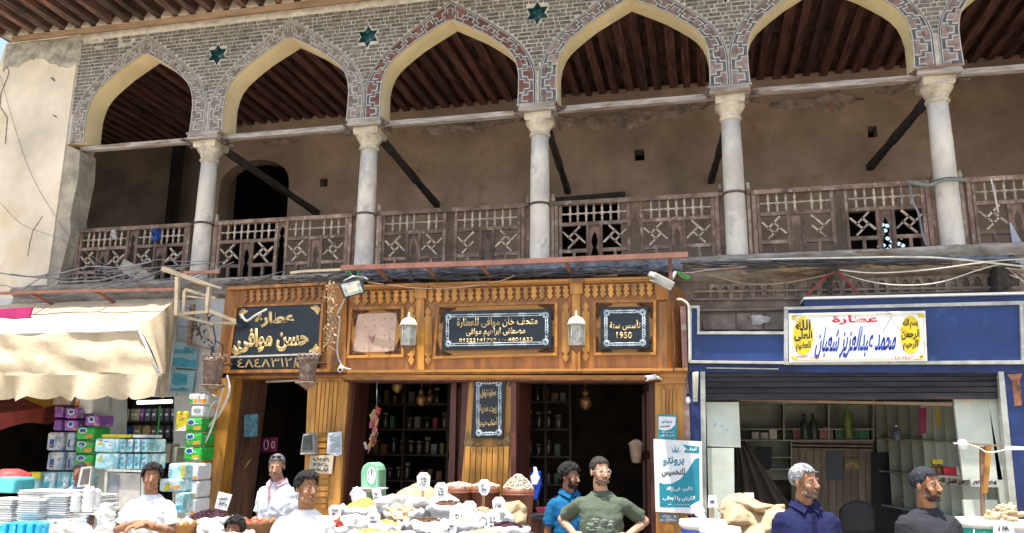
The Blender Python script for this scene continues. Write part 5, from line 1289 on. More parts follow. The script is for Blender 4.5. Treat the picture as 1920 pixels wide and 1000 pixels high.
for s in range(14):
    x0 = rnd.uniform(1270, 1500); x1 = x0+rnd.uniform(200, 450); x1 = min(x1, 1905)
    wig(x0, 492+rnd.uniform(-6, 12), x1, 485+rnd.uniform(-3, 8), 8, -.5, rnd.choice((.006, .008)), 40+s, rnd.uniform(-1, 5), 1.6, mb)
single(mb, 'cable_bundle', M_cable, 'dark cables running along the gallery edge above the blue shopfront', 'cables', kind='stuff')
mb = MB()
for s in range(17):
    x0 = rnd.uniform(-20, 260); x1 = x0+rnd.uniform(120, 320)
    wig(x0, rnd.uniform(505, 560), x1, rnd.uniform(490, 530), 5, -.6, rnd.choice((.006, .008, .012)), 80+s, rnd.uniform(-10, 22), 9, mb)
single(mb, 'cable_bundle', M_cableg, 'loose grey cables sagging across the first balustrade at the left', 'cables', kind='stuff')
cable([(1400, 487), (1560, 484), (1700, 482), (1790, 486), (1920, 500)], [-.5, -.6, -.7, -.7, -.6], 'thick pale cable over the right part of the gallery edge', .010, M_cablew)
cable([(1570, 506), (1640, 512), (1740, 506), (1860, 490), (1925, 486)], [-.5, -.6, -.7, -.7, -.6], 'pale cable dipping from the dark bracket towards the right edge of the photo', .007, M_cablew)
cable([(1575, 512), (1630, 528), (1690, 535), (1760, 530), (1830, 508), (1880, 494)], [-.4, -.6, -.7, -.7, -.6, -.5], 'lowest sagging pale cable before the small carved niches', .006, M_cablew)
cable([(1300, 505), (1380, 529), (1450, 533), (1540, 518), (1570, 506)], -.5, 'thin tan cable sagging above the grey wall patch', .006, mat('tan_cable', (.35, .25, .15), .6))
cable([(1270, 512), (1300, 511), (1330, 506), (1400, 500)], -.55, 'pinkish cable leaving the green wires to the right', .008, mat('pink_cable', (.5, .33, .38), .6))
cable([(1262, 516), (1272, 509), (1282, 515), (1292, 519), (1286, 522), (1270, 512)], -.6, 'bright green wires knotted above the right floodlight', .008, mat('green_wire', (.04, .5, .06), .5), 'wire')
cable([(648, 512), (658, 500), (668, 503), (672, 514), (664, 520), (656, 510)], -.95, 'green wires knotted above the left floodlight', .008, mat('green_wire', (.04, .5, .06), .5), 'wire')
cable([(690, 530), (780, 541), (860, 540), (930, 530), (965, 517)], -.72, 'brownish cable sagging over the crown of the carved fascia', .009, mat('brown_cable', (.16, .10, .06), .6))
cable([(590, 545), (605, 525), (640, 512), (700, 510)], -.7, 'dark cable rising over the gold-lettered shopfront to the rail', .01)
# old white wires over the side wall
cable([(0, 140), (28, 240), (60, 330), (100, 400), (135, 455), (142, 500)], -.26, 'thin dark wire running down the plastered side wall', .004, M_cableg, 'wire')
cable([(0, 380), (40, 420), (90, 440), (140, 460), (230, 520)], -.3, 'thin wire crossing the foot of the plastered side wall', .004, M_cableg, 'wire')
# red braces and the dark bracket on the frieze
bar([(1568, 508), (1545, 522), (1513, 556)], -.45, .025, .025, 'red brace to the left of the dark bracket over the blue shopfront', 'red_brace', mat('red_oxide', (.22, .04, .03), .7), 'brace')
bar([(1568, 508), (1585, 522), (1610, 552)], -.45, .025, .025, 'red brace to the right of the dark bracket over the blue shopfront', 'red_brace', mat('red_oxide', (.22, .04, .03), .7), 'brace')
mb = MB(); mb.beam(P(1556, 515, -.4), P(1556, 552, -.4), .05, .05); mb.beam(P(1548, 512, -.5), P(1572, 502, -.5), .05, .05); single(mb, 'dark_bracket', M_strut, 'small dark bracket between the two red braces', 'bracket')
mb = MB(); mb.pq([(1870, 500), (1912, 492), (1912, 530), (1872, 548)], -.5, -.2); single(mb, 'dark_meter_box', M_strut, 'dark broken box with splinters at the right end of the frieze', 'box')
mb = MB()
for i in range(8): p = P(1885+i*4, 505+rnd.uniform(-4, 12), -.6); mb.beam(p, p+Vector((rnd.uniform(.05, .25), -.05, rnd.uniform(-.2, .05))), .018, .012)
single(mb, 'splinters', M_tie, 'pale splinters sticking out of the dark broken box', 'splinters', kind='stuff')
mb = MB(); A, B = P(1895, 425, -.12), P(1925, 500, -.35); mb.hexa([A, A+Vector((.02, 0, 0)), A+Vector((.02, .03, .05)), A+Vector((0, .03, .05)), B-Vector((.1, 0, 0)), B+Vector((.08, 0, 0)), B+Vector((.08, .03, .05)), B+Vector((-.1, .03, .05))]); single(mb, 'grey_board', mat('grey_board', (.33, .34, .36), .7, bump=.2), 'grey pointed board leaning on the balustrade at the right edge of the photo', 'board')
# rags, rope
cable([(1706, 345), (1712, 380), (1722, 400), (1730, 440), (1738, 462)], -.1, 'grey rope hanging down the balustrade left of the fifth column', .014, M_cableg, 'rope')
cable([(1858, 335), (1866, 370), (1872, 400)], -.08, 'white cord hanging from the rail at the right edge of the photo', .01, M_cablew, 'cord')
cable([(1700, 341), (1740, 348), (1770, 338), (1810, 338)], -.17, 'green-grey rag rope tied round the fifth column', .022, mat('greenish_rag', (.18, .20, .17), .9, bump=.4), 'rope')
def rag(px, py, w, h, Y, m, label):
    mb = MB()
    def fn(u, v):
        q = Vector((u*3, v*3, px)); p = P(px+w*(u-.5)*(1-.2*v), py+h*v, Y); p.y += .05*noise.noise(q)*2; p.x += .02*noise.noise(q*2); return p
    mb.grid(fn, 8, 10); single(mb, 'rag', m, label, 'rag', solid=.012)
rag(292, 430, 15, 24, -.06, mat('blue_rag', (.015, .06, .24), .9, bump=.4), 'blue rag hanging on the rail of the first balustrade')
rag(213, 431, 7, 18, -.06, mat('white_rag', (.55, .53, .5), .9), 'small white rag on the rail of the first balustrade')
mb = MB(); A = P(228, 496, -.35); B = P(285, 528, -.35); mb.beam(A, B, .03, .17); single(mb, 'loose_board', mat('grey_weathered_board', (.34, .30, .24), .85, stretch=(1, 1, 4), bump=.4), 'loose grey board lying askew against the first balustrade', 'board')
# tan metal frame sticking out
T = thing('metal_sign_frame', 'empty tan metal frame jutting out over the awning beside the gold-lettered shop', 'frame', P(380, 590, -1.0)); M_tan = mat('tan_painted_steel', (.45, .36, .24), .6, bump=.2, dirt=(.3, .2, .12), damt=.3, dscale=6)
for nm, a, b, y0, y1, w in (('frame_bar', (303, 503), (398, 538), -1.3, -.9, .05), ('frame_bar', (303, 506), (415, 541), -1.2, -.9, .03), ('upright', (333, 520), (331, 592), -1.2, -1.2, .045), ('upright', (392, 538), (388, 588), -.95, -.95, .045), ('upright', (347, 545), (345, 588), -1.0, -1.0, .04), ('frame_bar', (347, 543), (405, 560), -1.0, -.9, .035), ('frame_bar', (330, 588), (345, 590), -1.2, -1.1, .035),
                            ('frame_bar', (345, 588), (388, 585), -1.1, -.95, .035), ('frame_bar', (392, 583), (442, 603), -.95, -.75, .045), ('frame_bar', (335, 592), (400, 608), -1.1, -.9, .03), ('frame_bar', (392, 606), (443, 606), -.9, -.75, .035), ('frame_bar', (383, 588), (398, 640), -.9, -.8, .035), ('frame_bar', (342, 555), (388, 560), -1.0, -.95, .02)):
    mb = MB(); mb.beam(P(*a, y0), P(*b, y1), w, w); build(mb, nm, M_tan, T)
bar([(545, 512), (570, 509), (640, 506)], -.75, .03, .03, 'thin tan bar in front of the second balustrade', 'tan_bar', M_tan)
cable([(398, 605), (404, 640), (396, 665), (412, 672), (418, 650), (405, 640)], -.8, 'looped dark cable hanging under the tan frame', .008, M_cable)
cable([(425, 705), (430, 735), (415, 770), (400, 790), (388, 800), (392, 770), (405, 750)], -.85, 'pale looped rope hanging on the left pier', .018, M_cablew, 'rope')
cable([(420, 720), (410, 760), (398, 800), (385, 830), (380, 840)], -.9, 'second pale rope end on the left pier', .014, M_cablew, 'rope')
for (pts, lab) in (([(452, 590), (462, 602), (478, 592), (500, 580)], 'white arm of an old lamp before the upper left of the gold-lettered sign'),):
    cable(pts, -.9, lab, .014, M_cablew, 'lamp_arm')
# rags and splinters hung at the joint of the two wooden shopfronts
for i, (x, y) in enumerate(((620, 545), (622, 570), (618, 600), (624, 625), (616, 642))):
    pass
mb = MB()
for i in range(70):
    p = P(621+rnd.uniform(-6, 6), rnd.uniform(525, 650), -.78+rnd.uniform(-.05, .05)); mb.beam(p, p+Vector((rnd.uniform(-.06, .06), rnd.uniform(-.04, .04), rnd.uniform(-.09, .06))), rnd.uniform(.01, .03), .012)
single(mb, 'dry_bundle', mat('straw_bundle', (.44, .33, .2), .9, var=.4, bump=.5), 'dry straw-coloured bundle hanging between the two wooden shopfronts', 'bundle', kind='stuff')

# ================================================================== left shop: awning, posters, goods
AW = thing('cream_awning', 'large cream canvas awning with scalloped valance over the left shop', 'awning', P(150, 740, -1.6))
def aw():
    top = lambda x: P(x, 566, -.45)
    zT = P(150, 566, -.45).z
    ZA = P(150, 566, -.5).z; L0 = P(-140, 566, -.5).x; R0 = P(333, 562, -.5).x
    # roof from the wall bar to the ridge bar, then front slope, then valance
    yr, yf = -1.62, -1.75
    zr = P(150, 620, yr).z; zf = P(150, 703, yf).z; R1 = P(262, 620, yr).x+.0; R2 = P(300, 706, yf).x; L1 = P(-140, 620, yr).x; L2 = P(-140, 700, yf).x
    n = 60
    def face(P0, P1, P2, P3, nm, amp, nu=n, nv=16, seed=0, sag=0):
        mb = MB()
        def fn(u, v):
            p = P0.lerp(P1, u).lerp(P3.lerp(P2, u), v); q = Vector((u*7+seed, v*2.5, seed)); e = 0 if v in (0, 1) and sag == 0 else 1
            p.z -= sag*math.sin(math.pi*v)*(.6+.4*abs(math.sin(u*9))); p.y += amp*noise.noise(q)*e; p.z += amp*.6*noise.noise(q*2)*e; return p
        mb.grid(fn, nu, nv); return build(mb, nm, M_awn, AW, fix=False)
    A, B, C_, D_ = Vector((L0, -.5, ZA)), Vector((R0, -.5, ZA)), Vector((R1, yr, zr)), Vector((L1, yr, zr))
    E, F = Vector((R2, yf, zf)), Vector((L2, yf, zf)); G = Vector((R0+.02, -.62, P(330, 700, -.62).z))
    face(A, B, C_, D_, 'roof_canvas', .03, sag=.05); face(D_, C_, E, F, 'front_canvas', .06, nu=90, nv=24)
    # right gusset in pleats
    mb = MB()
    def gus(u, v):
        top_ = B.lerp(C_, u) if True else B; base = G.lerp(E, u); p = top_.lerp(base, v); p.x += .05*math.sin(u*math.pi*5)*v*(1-.3*v)+.03*math.sin(math.pi*v); return p
    mb.grid(gus, 36, 10); build(mb, 'side_canvas', M_awn, AW, fix=False)
    mb = MB()
    def val(u, v):
        p = F.lerp(E, u); s = abs(math.sin(u*math.pi*10)); p.z -= v*(.25+.045*s*v+.04*noise.noise(Vector((u*8, 0, 0)))); p.y -= .03+v*(.03+.09*math.sin(u*math.pi*9+2*noise.noise(Vector((u*5, 1, 0))))); return p
    mb.grid(val, 180, 6); build(mb, 'scalloped_valance', M_awn, AW, fix=False)
    mb = MB()
    def val2(u, v):
        p = E.lerp(G, u*.9); p.z -= v*(.20+.08*abs(math.sin(u*math.pi*4))); p.x += .02+v*.05*math.sin(u*math.pi*6); return p
    mb.grid(val2, 40, 5); build(mb, 'scalloped_valance', M_awn, AW, fix=False)
    for a, b in ((F, E), (E, G), (A, B), (D_, C_)): mb = MB(); mb.tube([a-Vector((0, 0, .02)), b-Vector((0, 0, .02))], .018, 6); build(mb, 'frame_tube', M_alum, AW)
    for a, b in ((C_, E), (B, Vector((R0, -.5, zf-.1)))): mb = MB(); mb.tube([a-Vector((0, 0, .03)), b-Vector((0, 0, .03))], .018, 6); build(mb, 'frame_arm', M_alum, AW)
aw()
single(MB().pq([(-60, 583), (60, 576), (54, 596), (-60, 600)], -1.0, -.97), 'magenta_banner', mat('magenta_banner', (.42, .02, .14), .6), 'magenta banner strip peeping out over the left end of the awning', 'banner')
# left shop walls
LS = thing('grey_tiled_shop_wall', 'pale grey shop wall around the dark openings under the cream awning', 'wall', P(200, 1000, -.3)*1-Vector((0, 0, P(200, 1000, -.3).z)))
M_gw = mat('pale_grey_wall', (.60, .60, .57), .8, var=.12, scale=2, bump=.3, dirt=(.3, .29, .27), damt=.3, dscale=2)
pl('wall_pier', [(172, 690), (212, 690), (205, 1000), (160, 1000)], -.32, .3, M_gw, LS); pl('wall_pier', [(330, 560), (424, 560), (400, 1000), (322, 1000)], -.25, .3, M_gw, LS); pl('wall_head', [(-80, 560), (330, 560), (330, 742), (-80, 742)], -.28, .25, M_gw, LS)
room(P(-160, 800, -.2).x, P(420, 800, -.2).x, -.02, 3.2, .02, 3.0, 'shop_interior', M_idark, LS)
for (y0, y1, nm) in ((568, 612, 'wall_panel'), (614, 634, 'wall_panel')): pl(nm, [(333, y0), (356, y0), (356, y1), (333, y1)], -.27, .02, mat('blue_grey_panel', (.36, .39, .44), .6), LS)
# lattice fragment
T = thing('broken_wire_lattice', 'wood-edged lattice of dark twigs on the wall over the teal posters', 'lattice', P(370, 655, -.4))
pl('lattice_edge', [(356, 570), (364, 570), (357, 645), (350, 643)], -.42, .04, mat('worn_wood_rail', (.3, .19, .12)), T); pl('lattice_edge', [(350, 643), (396, 652), (395, 656), (350, 648)], -.43, .04, mat('worn_wood_rail', (.3, .19, .12)), T)
mb = MB()
for i in range(34):
    p = P(rnd.uniform(360, 392), rnd.uniform(585, 648), -.42); q = p+Vector((rnd.uniform(-.12, .12), rnd.uniform(-.03, .03), rnd.uniform(-.12, .12))); mb.tube([p, (p+q)/2+Vector((.02, 0, .02)), q], .009, 4)
build(mb, 'twigs', M_iron, T, kind='stuff')
M_tp = mat('pale_teal_print', (.30, .50, .55), .6, var=.12, scale=3, bump=.1, dirt=(.50, .52, .5), damt=.35, dscale=3); M_tp2 = mat('mid_teal_print', (.07, .34, .46), .6, bump=0)
T = thing('diaper_poster', 'upper pale teal poster with a teal word across its top beside the awning', 'poster', P(345, 690, -.3))
pl('poster_sheet', [(327, 640), (372, 648), (368, 692), (318, 688)], -.30, .01, M_tp, T); text('molfix', [(327, 650), (364, 652), (364, 664), (325, 663)], -.302, M_tp2, T, False, bold=.03); pl('teal_area', [(322, 672), (340, 670), (356, 676), (368, 674), (367, 690), (319, 686)], -.3015, .001, M_tp2, T)
T = thing('diaper_poster', 'lower teal and white poster with its word along the bottom edge', 'poster', P(335, 735, -.3))
pl('poster_sheet', [(318, 692), (366, 696), (360, 738), (312, 736)], -.31, .01, M_tp, T); pl('teal_area', [(325, 700), (352, 702), (350, 722), (328, 724), (322, 716)], -.3115, .001, M_tp2, T); text('molfix', [(320, 725), (355, 727), (354, 734), (318, 733)], -.312, M_tp2, T, False, bold=.03)
# parasol corner at the far left
T = thing('market_parasol', 'red and yellow parasol edge hanging under the left end of the awning', 'parasol', P(-90, 800, -1.25)*1-Vector((0, 0, P(-90, 800, -1.25).z)))
M_pr = mat('parasol_maroon', (.25, .04, .03), .8, bump=.1); M_py = mat('parasol_yellow', (.75, .45, .03), .8, bump=.1)
def parasol():
    C_ = P(-100, 700, -1.25); e = P(62, 760, -1.25); R_ = e.x-C_.x; zr = P(55, 768, -1.25).z
    for i in range(8):
        a0, a1 = i*math.pi/4+.15, (i+1)*math.pi/4+.15; mb = MB()
        def fn(u, v):
            a = a0+(a1-a0)*u; q = v*R_*(1-.035*math.sin(math.pi*u)*v); return Vector((C_.x+q*math.cos(a), C_.y+q*math.sin(a), C_.z+.10+(zr-C_.z-.10)*v+.16*q*math.sin(a)))
        mb.grid(fn, 6, 6); build(mb, 'canopy_panel', M_pr if i % 2 else M_py, T, fix=False)
        mb = MB()
        def fv(u, v):
            a = a0+(a1-a0)*u; q = R_*(1-.035*math.sin(math.pi*u)); return Vector((C_.x+q*math.cos(a), C_.y+q*math.sin(a), zr+.16*q*math.sin(a)-v*(.20+.04*math.sin(u*math.pi*2))))
        mb.grid(fv, 8, 2); build(mb, 'valance', M_pr, T, fix=False)
        mb = MB(); mb.tube([C_+Vector((0, 0, .08)), Vector((C_.x+R_*math.cos(a0), C_.y+R_*math.sin(a0), zr-.01+.16*R_*math.sin(a0)))], .008, 4); build(mb, 'rib', M_alum, T)
    mb = MB(); mb.tube([Vector((C_.x, C_.y, 0)), C_+Vector((0, 0, .14))], .022, 8); build(mb, 'pole', M_alum, T)
parasol()
# packets of tissue, nappies etc.
M_film = mat('white_film_pack', (.72, .73, .72), .35, var=.08, scale=9, bump=.5, fine=14)
M_gpk = mat('green_pack', (.03, .40, .05), .35, dirt=(.62, .68, .60), damt=.30, dscale=9, var=.2, scale=6, bump=.3, fine=14); M_ppk = mat('purple_pack', (.26, .09, .38), .35, dirt=(.62, .55, .66), damt=.36, dscale=10, var=.25, scale=8, bump=.3, fine=14)
M_cpk = mat('pale_cyan_pack', (.32, .60, .62), .35, var=.3, scale=9, bump=.4, fine=16, dirt=(.75, .78, .76), damt=.5, dscale=8); M_bpk = mat('blue_white_pack', (.38, .47, .56), .4, var=.3, scale=10, bump=.4, dirt=(.72, .70, .66), damt=.5, dscale=9)
M_ypk = mat('yellow_card', (.62, .50, .02), .5, bump=.1); M_logo = mat('navy_logo', (.02, .08, .30), .4, bump=0); M_orp = mat('orange_print', (.75, .28, .03), .4, bump=0)
def pack(x0, y0, x1, y1, Y, dep, body, label, kind='tissue_pack', deco=None, group=None, lean=0):
    c = P((x0+x1)/2, y1, Y); T = thing(kind, label, 'pack', (c.x, Y+dep/2, c.z), group)
    a, b = P(x0, y1, Y), P(x1, y0, Y); mb = MB(); n = 4
    f = lambda u, v: Vector((a.x+(b.x-a.x)*u, Y-.018*math.sin(math.pi*u)*math.sin(math.pi*v), a.z+(b.z-a.z)*v))
    j = [random.uniform(-.008, .008) for _ in range(6)]; mb.hexa([(a.x+j[0], Y, a.z), (b.x+j[1], Y+j[4], a.z), (b.x+j[2], Y+j[5], b.z-.004), (a.x+j[3], Y, b.z-.004), (a.x, Y+dep, a.z), (b.x, Y+dep, a.z), (b.x, Y+dep, b.z), (a.x, Y+dep, b.z)]); build(mb, 'pack_body', body, T, bevel=min(.026, abs(b.x-a.x)*.16, abs(b.z-a.z)*.2))
    if deco: deco = [d for d in deco]+[(q, r_, q+random.uniform(.05, .22), r_+random.uniform(.03, .07), random.choice((M_logo, M_orp, M_film, M_film)), '') for q, r_ in ((random.uniform(.08, .7), random.uniform(.06, .85)) for _ in range(3))]
    if deco:
        for (u0, v0, u1, v1, m, shp) in deco:
            mb = MB(); N = 16 if shp == 'o' else 4
            if shp == 'o': pts = [((u0+u1)/2+(u1-u0)/2*math.cos(t), (v0+v1)/2+(v1-v0)/2*math.sin(t)) for t in [i*math.pi/8 for i in range(16)]]
            elif shp == 't': pts = [(u0, v0), (u1, v0), (u1, v1)]
            elif shp == 's': pts = [(u0, v0), (u1, v0+(v1-v0)*.2), (u1, v1), (u0, v0+(v1-v0)*.8)]
            else: pts = [(u0, v0), (u1, v0), (u1, v1), (u0, v1)]
            mb.poly3([(a.x+(b.x-a.x)*u, Y-.003-.0012*len(T.children), a.z+(b.z-a.z)*v) for u, v in pts], (0, .002, 0)); build(mb, 'print_mark', m, T)
    return T
GD = [(.12, .45, .6, .9, M_film, 'o'), (.18, .5, .54, .85, M_logo, 'o'), (.55, .08, .95, .4, M_orp, 's')]
PD = [(.25, .3, .75, .85, M_film, 'o'), (.33, .4, .68, .78, M_logo, 'o'), (.75, .05, .95, .3, M_orp, 'o')]
rows = ['topmost', 'second', 'third']
for i in range(3): pack(345-i*1.5, 784+i*27, 380-i*1.5, 809+i*27, -1.0, .3, M_gpk, rows[i]+' of the three green tissue packs stacked beside the left wooden pier', deco=GD, group='green tissue packs by the pier')
for i in range(3): pack(142-i*2, 800+i*26, 178-i*2, 824+i*26, -1.1, .3, M_gpk, rows[i]+' green tissue pack of the stack under the purple ones at the left', deco=GD, group='green tissue packs under the purple ones')
for i, (x, y, lb) in enumerate(((120, 764, 'purple tissue pack on the upper left, beside the dark opening'), (119, 787, 'purple tissue pack directly under the upper left one'), (158, 778, 'purple tissue pack over the green stack at the left'))): pack(x, y, x+27, y+21, -1.1, .3, M_ppk, lb, deco=PD)
for i, (x, y) in enumerate(((100, 762), (98, 786))): pack(x, y, x+19, y+21, -1.0, .3, M_ppk, ('upper' if i == 0 else 'lower')+' plain purple pack at the edge of the dark opening', deco=None)
for i in range(4): pack(86+(i % 2)*37, 810+(i//2)*37, 120+(i % 2)*37 if i % 2 == 0 else 142, 845+(i//2)*37, -.95, .3, M_bpk, ('upper ', 'upper ', 'lower ', 'lower ')[i]+('left' if i % 2 == 0 else 'right')+' blue and white nappy pack beside the dark opening', deco=[(.2, .15, .45, .6, M_logo, ''), (.5, .5, .9, .8, M_bpk, 'o')])
pack(137, 735, 176, 776, -1.0, .3, M_film, 'large white pack with small orange print over the purple packs', deco=[(.05, .1, .3, .6, M_orp, 's'), (.05, .0, .2, .3, M_gpk, 's')])
pack(97, 735, 134, 760, -.95, .3, mat('brown_film_pack', (.40, .33, .26), .5, bump=.5), 'brownish film-wrapped pack above the purple packs')
pack(60, 733, 112, 742, -1.3, .3, M_ypk, 'flat yellow and pink pack under the awning edge')
for i, (y0, y1) in enumerate(((822, 848), (850, 880))):
    nm = ('upper', 'lower')[i]
    pack(176, y0, 222, y1, -1.6, .35, M_cpk, nm+' cyan nappy pack at the left of the double stack', deco=[(.1, .5, .3, .95, M_ypk, 't'), (.5, .2, .9, .8, M_cpk, 'o')])
    for j in range(4): pack(223+j*13.5, y0+1, 236+j*13.5, y1, -1.6, .35, M_cpk, nm+(' cyan column pack, first', ' cyan column pack, second', ' cyan column pack, third', ' cyan column pack, last')[j]+' right of the large cyan pack', 'roll_pack', deco=[(.2, .2, .7, .45, M_tp2, ''), (.15, .6, .6, .8, M_tp2, 's')])
pack(190, 814, 245, 821, -1.55, .3, M_ypk, 'flat yellow box lying on top of the cyan packs'); pack(248, 815, 274, 821, -1.55, .3, M_film, 'flat white box lying on top of the cyan packs')
for i in range(4): pack(52+i*26, 886, 77+i*26, 918, -1.3, .3, M_cpk, ['first', 'second', 'third', 'fourth'][i]+' from the left in the row of turquoise packs behind the white trays', deco=[(.1, .1, .6, .5, M_tp2, 's')])
pack(52, 885, 76, 898, -1.35, .03, M_ypk, 'small yellow card at the left of the turquoise row', 'card_box')
for i in range(2): pack(352, 738+0, 372 + i*0, 758, -.95, .25, M_film, 'white pack with small coloured boxes on top of the right pack stack', deco=[(.1, .1, .5, .5, M_gpk, ''), (.6, .1, .95, .5, M_orp, '')]) if i == 0 else pack(373, 739, 390, 758, -.95, .25, M_film, 'white pack with an orange strip at the top right of the right pack stack', deco=[(.1, .1, .95, .5, M_orp, '')])
pack(357, 761, 383, 782, -.97, .25, M_film, 'white printed pack above the green packs by the pier', deco=[(.2, .4, .8, .8, mat('grey_print', (.3, .33, .36), .5), 'o')])
pack(327, 771, 352, 808, -1.02, .05, M_ypk, 'yellow carton standing left of the green packs by the pier', 'carton', deco=[(.3, .6, .7, .8, M_orp, 'o'), (0, 0, 1, .3, M_film, 't')])
pack(312, 869, 348, 898, -1.3, .3, M_cpk, 'cyan pack with a yellow side over the boy with short curls', deco=[(.8, .1, .98, .9, M_ypk, '')])
pack(296, 898, 340, 922, -1.35, .3, M_cpk, 'cyan and orange pack behind the seated boy', deco=[(.2, .1, .5, .9, M_ypk, 't'), (.6, .2, .95, .5, M_orp, 's')])
pack(326, 924, 345, 962, -1.35, .3, M_cpk, 'tall cyan pack below the cyan and orange one', deco=[(.1, .1, .9, .4, M_tp2, 's')])
for i in range(3): pack(346-i*1, 869+i*33, 372-i*2, 900+i*33, -1.15, .3, M_film, ('upper', 'middle', 'lower')[i]+' white pack with small red print beside the left pier', deco=[(.7, .0, .95, .25, M_orp, 's'), (.2, .3, .5, .8, M_bpk, '')])
# shelves in the opening with cartons
T = thing('goods_shelf', 'metal shelf with cream and dark packs in the opening under the awning', 'shelf', P(270, 900, .3))
for y in (791, 822, 853): pl('shelf_board', [(212, y), (352, y), (352, y+2), (212, y+2)], .1, .35, M_shelf, T)
for x in (214, 350): pl('shelf_upright', [(x-3, 750), (x+3, 750), (x+3, 900), (x-3, 900)], .1, .35, M_shelf, T)
cols = [mat('cream_pack', (.55, .48, .33), .5, rnd=.15), mat('charcoal_pack', (.08, .085, .10), .4, rnd=.4), mat('navy_pack', (.03, .06, .2), .4, rnd=.4), mat('gold_pack', (.33, .25, .12), .4, rnd=.2)]
def shelfrow(y, items):
    x = 222
    for (w, m, lb) in items:
        pack(x, y-25, x+w-1, y-.5, .12, .22, m, lb, 'shelf_pack', deco=[(.2, .45, .8, .6, M_film, '')] if random.random() < .7 else None); x += w
od = ['first', 'second', 'third', 'fourth', 'fifth', 'sixth', 'seventh', 'eighth', 'ninth']
shelfrow(791, [(20, cols[0], 'left cream pack on the top shelf under the awning'), (20, cols[0], 'right cream pack on the top shelf under the awning'), (9, M_ppk, 'narrow purple pack on the top shelf under the awning')]+[(12, cols[1], od[i]+' charcoal pack on the top shelf, counted from the purple one') for i in range(6)])
shelfrow(822, [(26, cols[2], 'navy pack at the left of the middle shelf'), (17, cols[3], 'left gold pack on the middle shelf'), (17, cols[3], 'right gold pack on the middle shelf')]+[(13, cols[1], od[i]+' charcoal pack on the middle shelf, counted from the gold ones') for i in range(4)])
shelfrow(853, [(14, cols[1], od[i]+' dark pack on the lowest shelf, counted from the left') for i in range(8)])
mb = MB(); mb.tube([P(258, 755, .0), P(322, 753, .0)], .025, 8); single(mb, 'tube_light', mat('lit_tube', (.9, .95, 1), .4, emit=(.9, .97, 1, 2.0), bump=0), 'lit white tube light over the top shelf under the awning', 'light')
cable([(300, 762), (297, 800), (292, 840), (287, 850)], -.1, 'green cord hanging before the shelves under the awning', .012, mat('green_wire', (.04, .5, .06)), 'cord')
pack(306, 832, 320, 868, -.6, .2, mat('kraft_roll', (.36, .27, .19), .8), 'brown upright roll left of the greenish tins', 'roll'); pack(321, 838, 333, 868, -.6, .2, mat('sage_tin', (.28, .33, .25), .5), 'sage green tin right of the brown roll', 'tin')
# stall counter of the left shop with white trays
T = thing('stall_counter', 'long counter under the white trays of the left stall', 'counter', P(60, 1000, -3.2)*1-Vector((0, 0, P(60, 1000, -3.2).z)))
q0, q1 = P(-260, 990, -3.6), P(236, 990, -3.6); mb = MB(); mb.box(q0.x, q1.x, -3.7, -2.4, .72, .76); build(mb, 'counter_top', M_white, T)
for x in (q0.x+.05, q1.x-.05):
    for y in (-3.65, -2.45): mb = MB(); mb.box(x-.03, x+.03, y-.03, y+.03, 0, .719); build(mb, 'leg', M_alum, T)
M_tray = mat('white_foam_tray', (.70, .69, .66), .6, var=.04, bump=.15)
def traystack(x0, x1, y0, y1, Y, dep, label, n=None):
    a, b = P(x0, y1, Y), P(x1, y0, Y); T = thing('tray_stack', label, 'trays', ((a.x+b.x)/2, Y, a.z), 'stacks of white foam trays on the left stall')
    n = n or max(3, int((y1-y0)/4)); h = (b.z-a.z)/n
    for i in range(n):
        j = random.uniform(-.012, .012); k = random.uniform(-.01, .01); mb = MB(); z = a.z+i*h; x0_, x1_, y0_, y1_ = a.x+j, b.x+j, Y+k, Y+dep+k; g = .018
        lo = [(x0_+g, y0_+g, z), (x1_-g, y0_+g, z), (x1_-g, y1_-g, z), (x0_+g, y1_-g, z)]; hi = [(x0_, y0_, z+h*.85), (x1_, y0_, z+h*.85), (x1_, y1_, z+h*.85), (x0_, y1_, z+h*.85)]
        mb.add(lo+hi, [(3, 2, 1, 0), (0, 1, 5, 4), (1, 2, 6, 5), (2, 3, 7, 6), (3, 0, 4, 7), (4, 5, 6, 7)]); build(mb, 'foam_tray', M_tray, T, fix=False)
for x0, x1, y0, y1, Y, lb in ((-40, 24, 936, 985, -3.3, 'stack of white foam trays at the left edge of the photo'), (27, 74, 938, 978, -3.3, 'second stack of foam trays from the left edge'), (78, 126, 930, 975, -3.2, 'tall stack of foam trays in the middle of the left stall'), (134, 180, 928, 965, -3.1, 'stack of foam trays left of the white cups'), (30, 130, 921, 932, -2.9, 'low wide stack of foam trays behind the others')):
    traystack(x0, x1, y0, y1, Y, .32, lb)
for i in range(5): pack(-4+i*16.5, 981, 11+i*16.5, 1010, -3.5, .2, mat('bright_blue_pack', (.02, .38, .62), .35, bump=.5, fine=12, dirt=(.4, .65, .75), damt=.35, dscale=12), od[i]+' bright blue pack from the left along the stall front')
for i in range(3): pack(86+i*16.5, 976, 101+i*16.5, 1006, -3.4, .2, M_bpk, od[i]+' grey-blue pack right of the bright blue row')
T = thing('cup_stack', 'tall stacks of white plastic cups and tubs on the left stall', 'cups', P(165, 915, -2.9))
for (x, y, h, r) in ((140, 960, 38, 11), (152, 968, 42, 12), (163, 960, 50, 12), (176, 955, 40, 12), (186, 962, 30, 11), (197, 972, 30, 13), (130, 975, 22, 10)):
    c = P(x, y, -2.9-random.random()*.3); k = 1538/7.0; mb = MB(); hh = h/k; rr = r/k; mb.lathe(c, [(rr*.8, 0)]+[(rr*(.85+.15*(i % 2)), hh*(i+1)/9) for i in range(8)]+[(rr*.5, hh*1.0)], 12); build(mb, 'plastic_tub', M_tray, T)
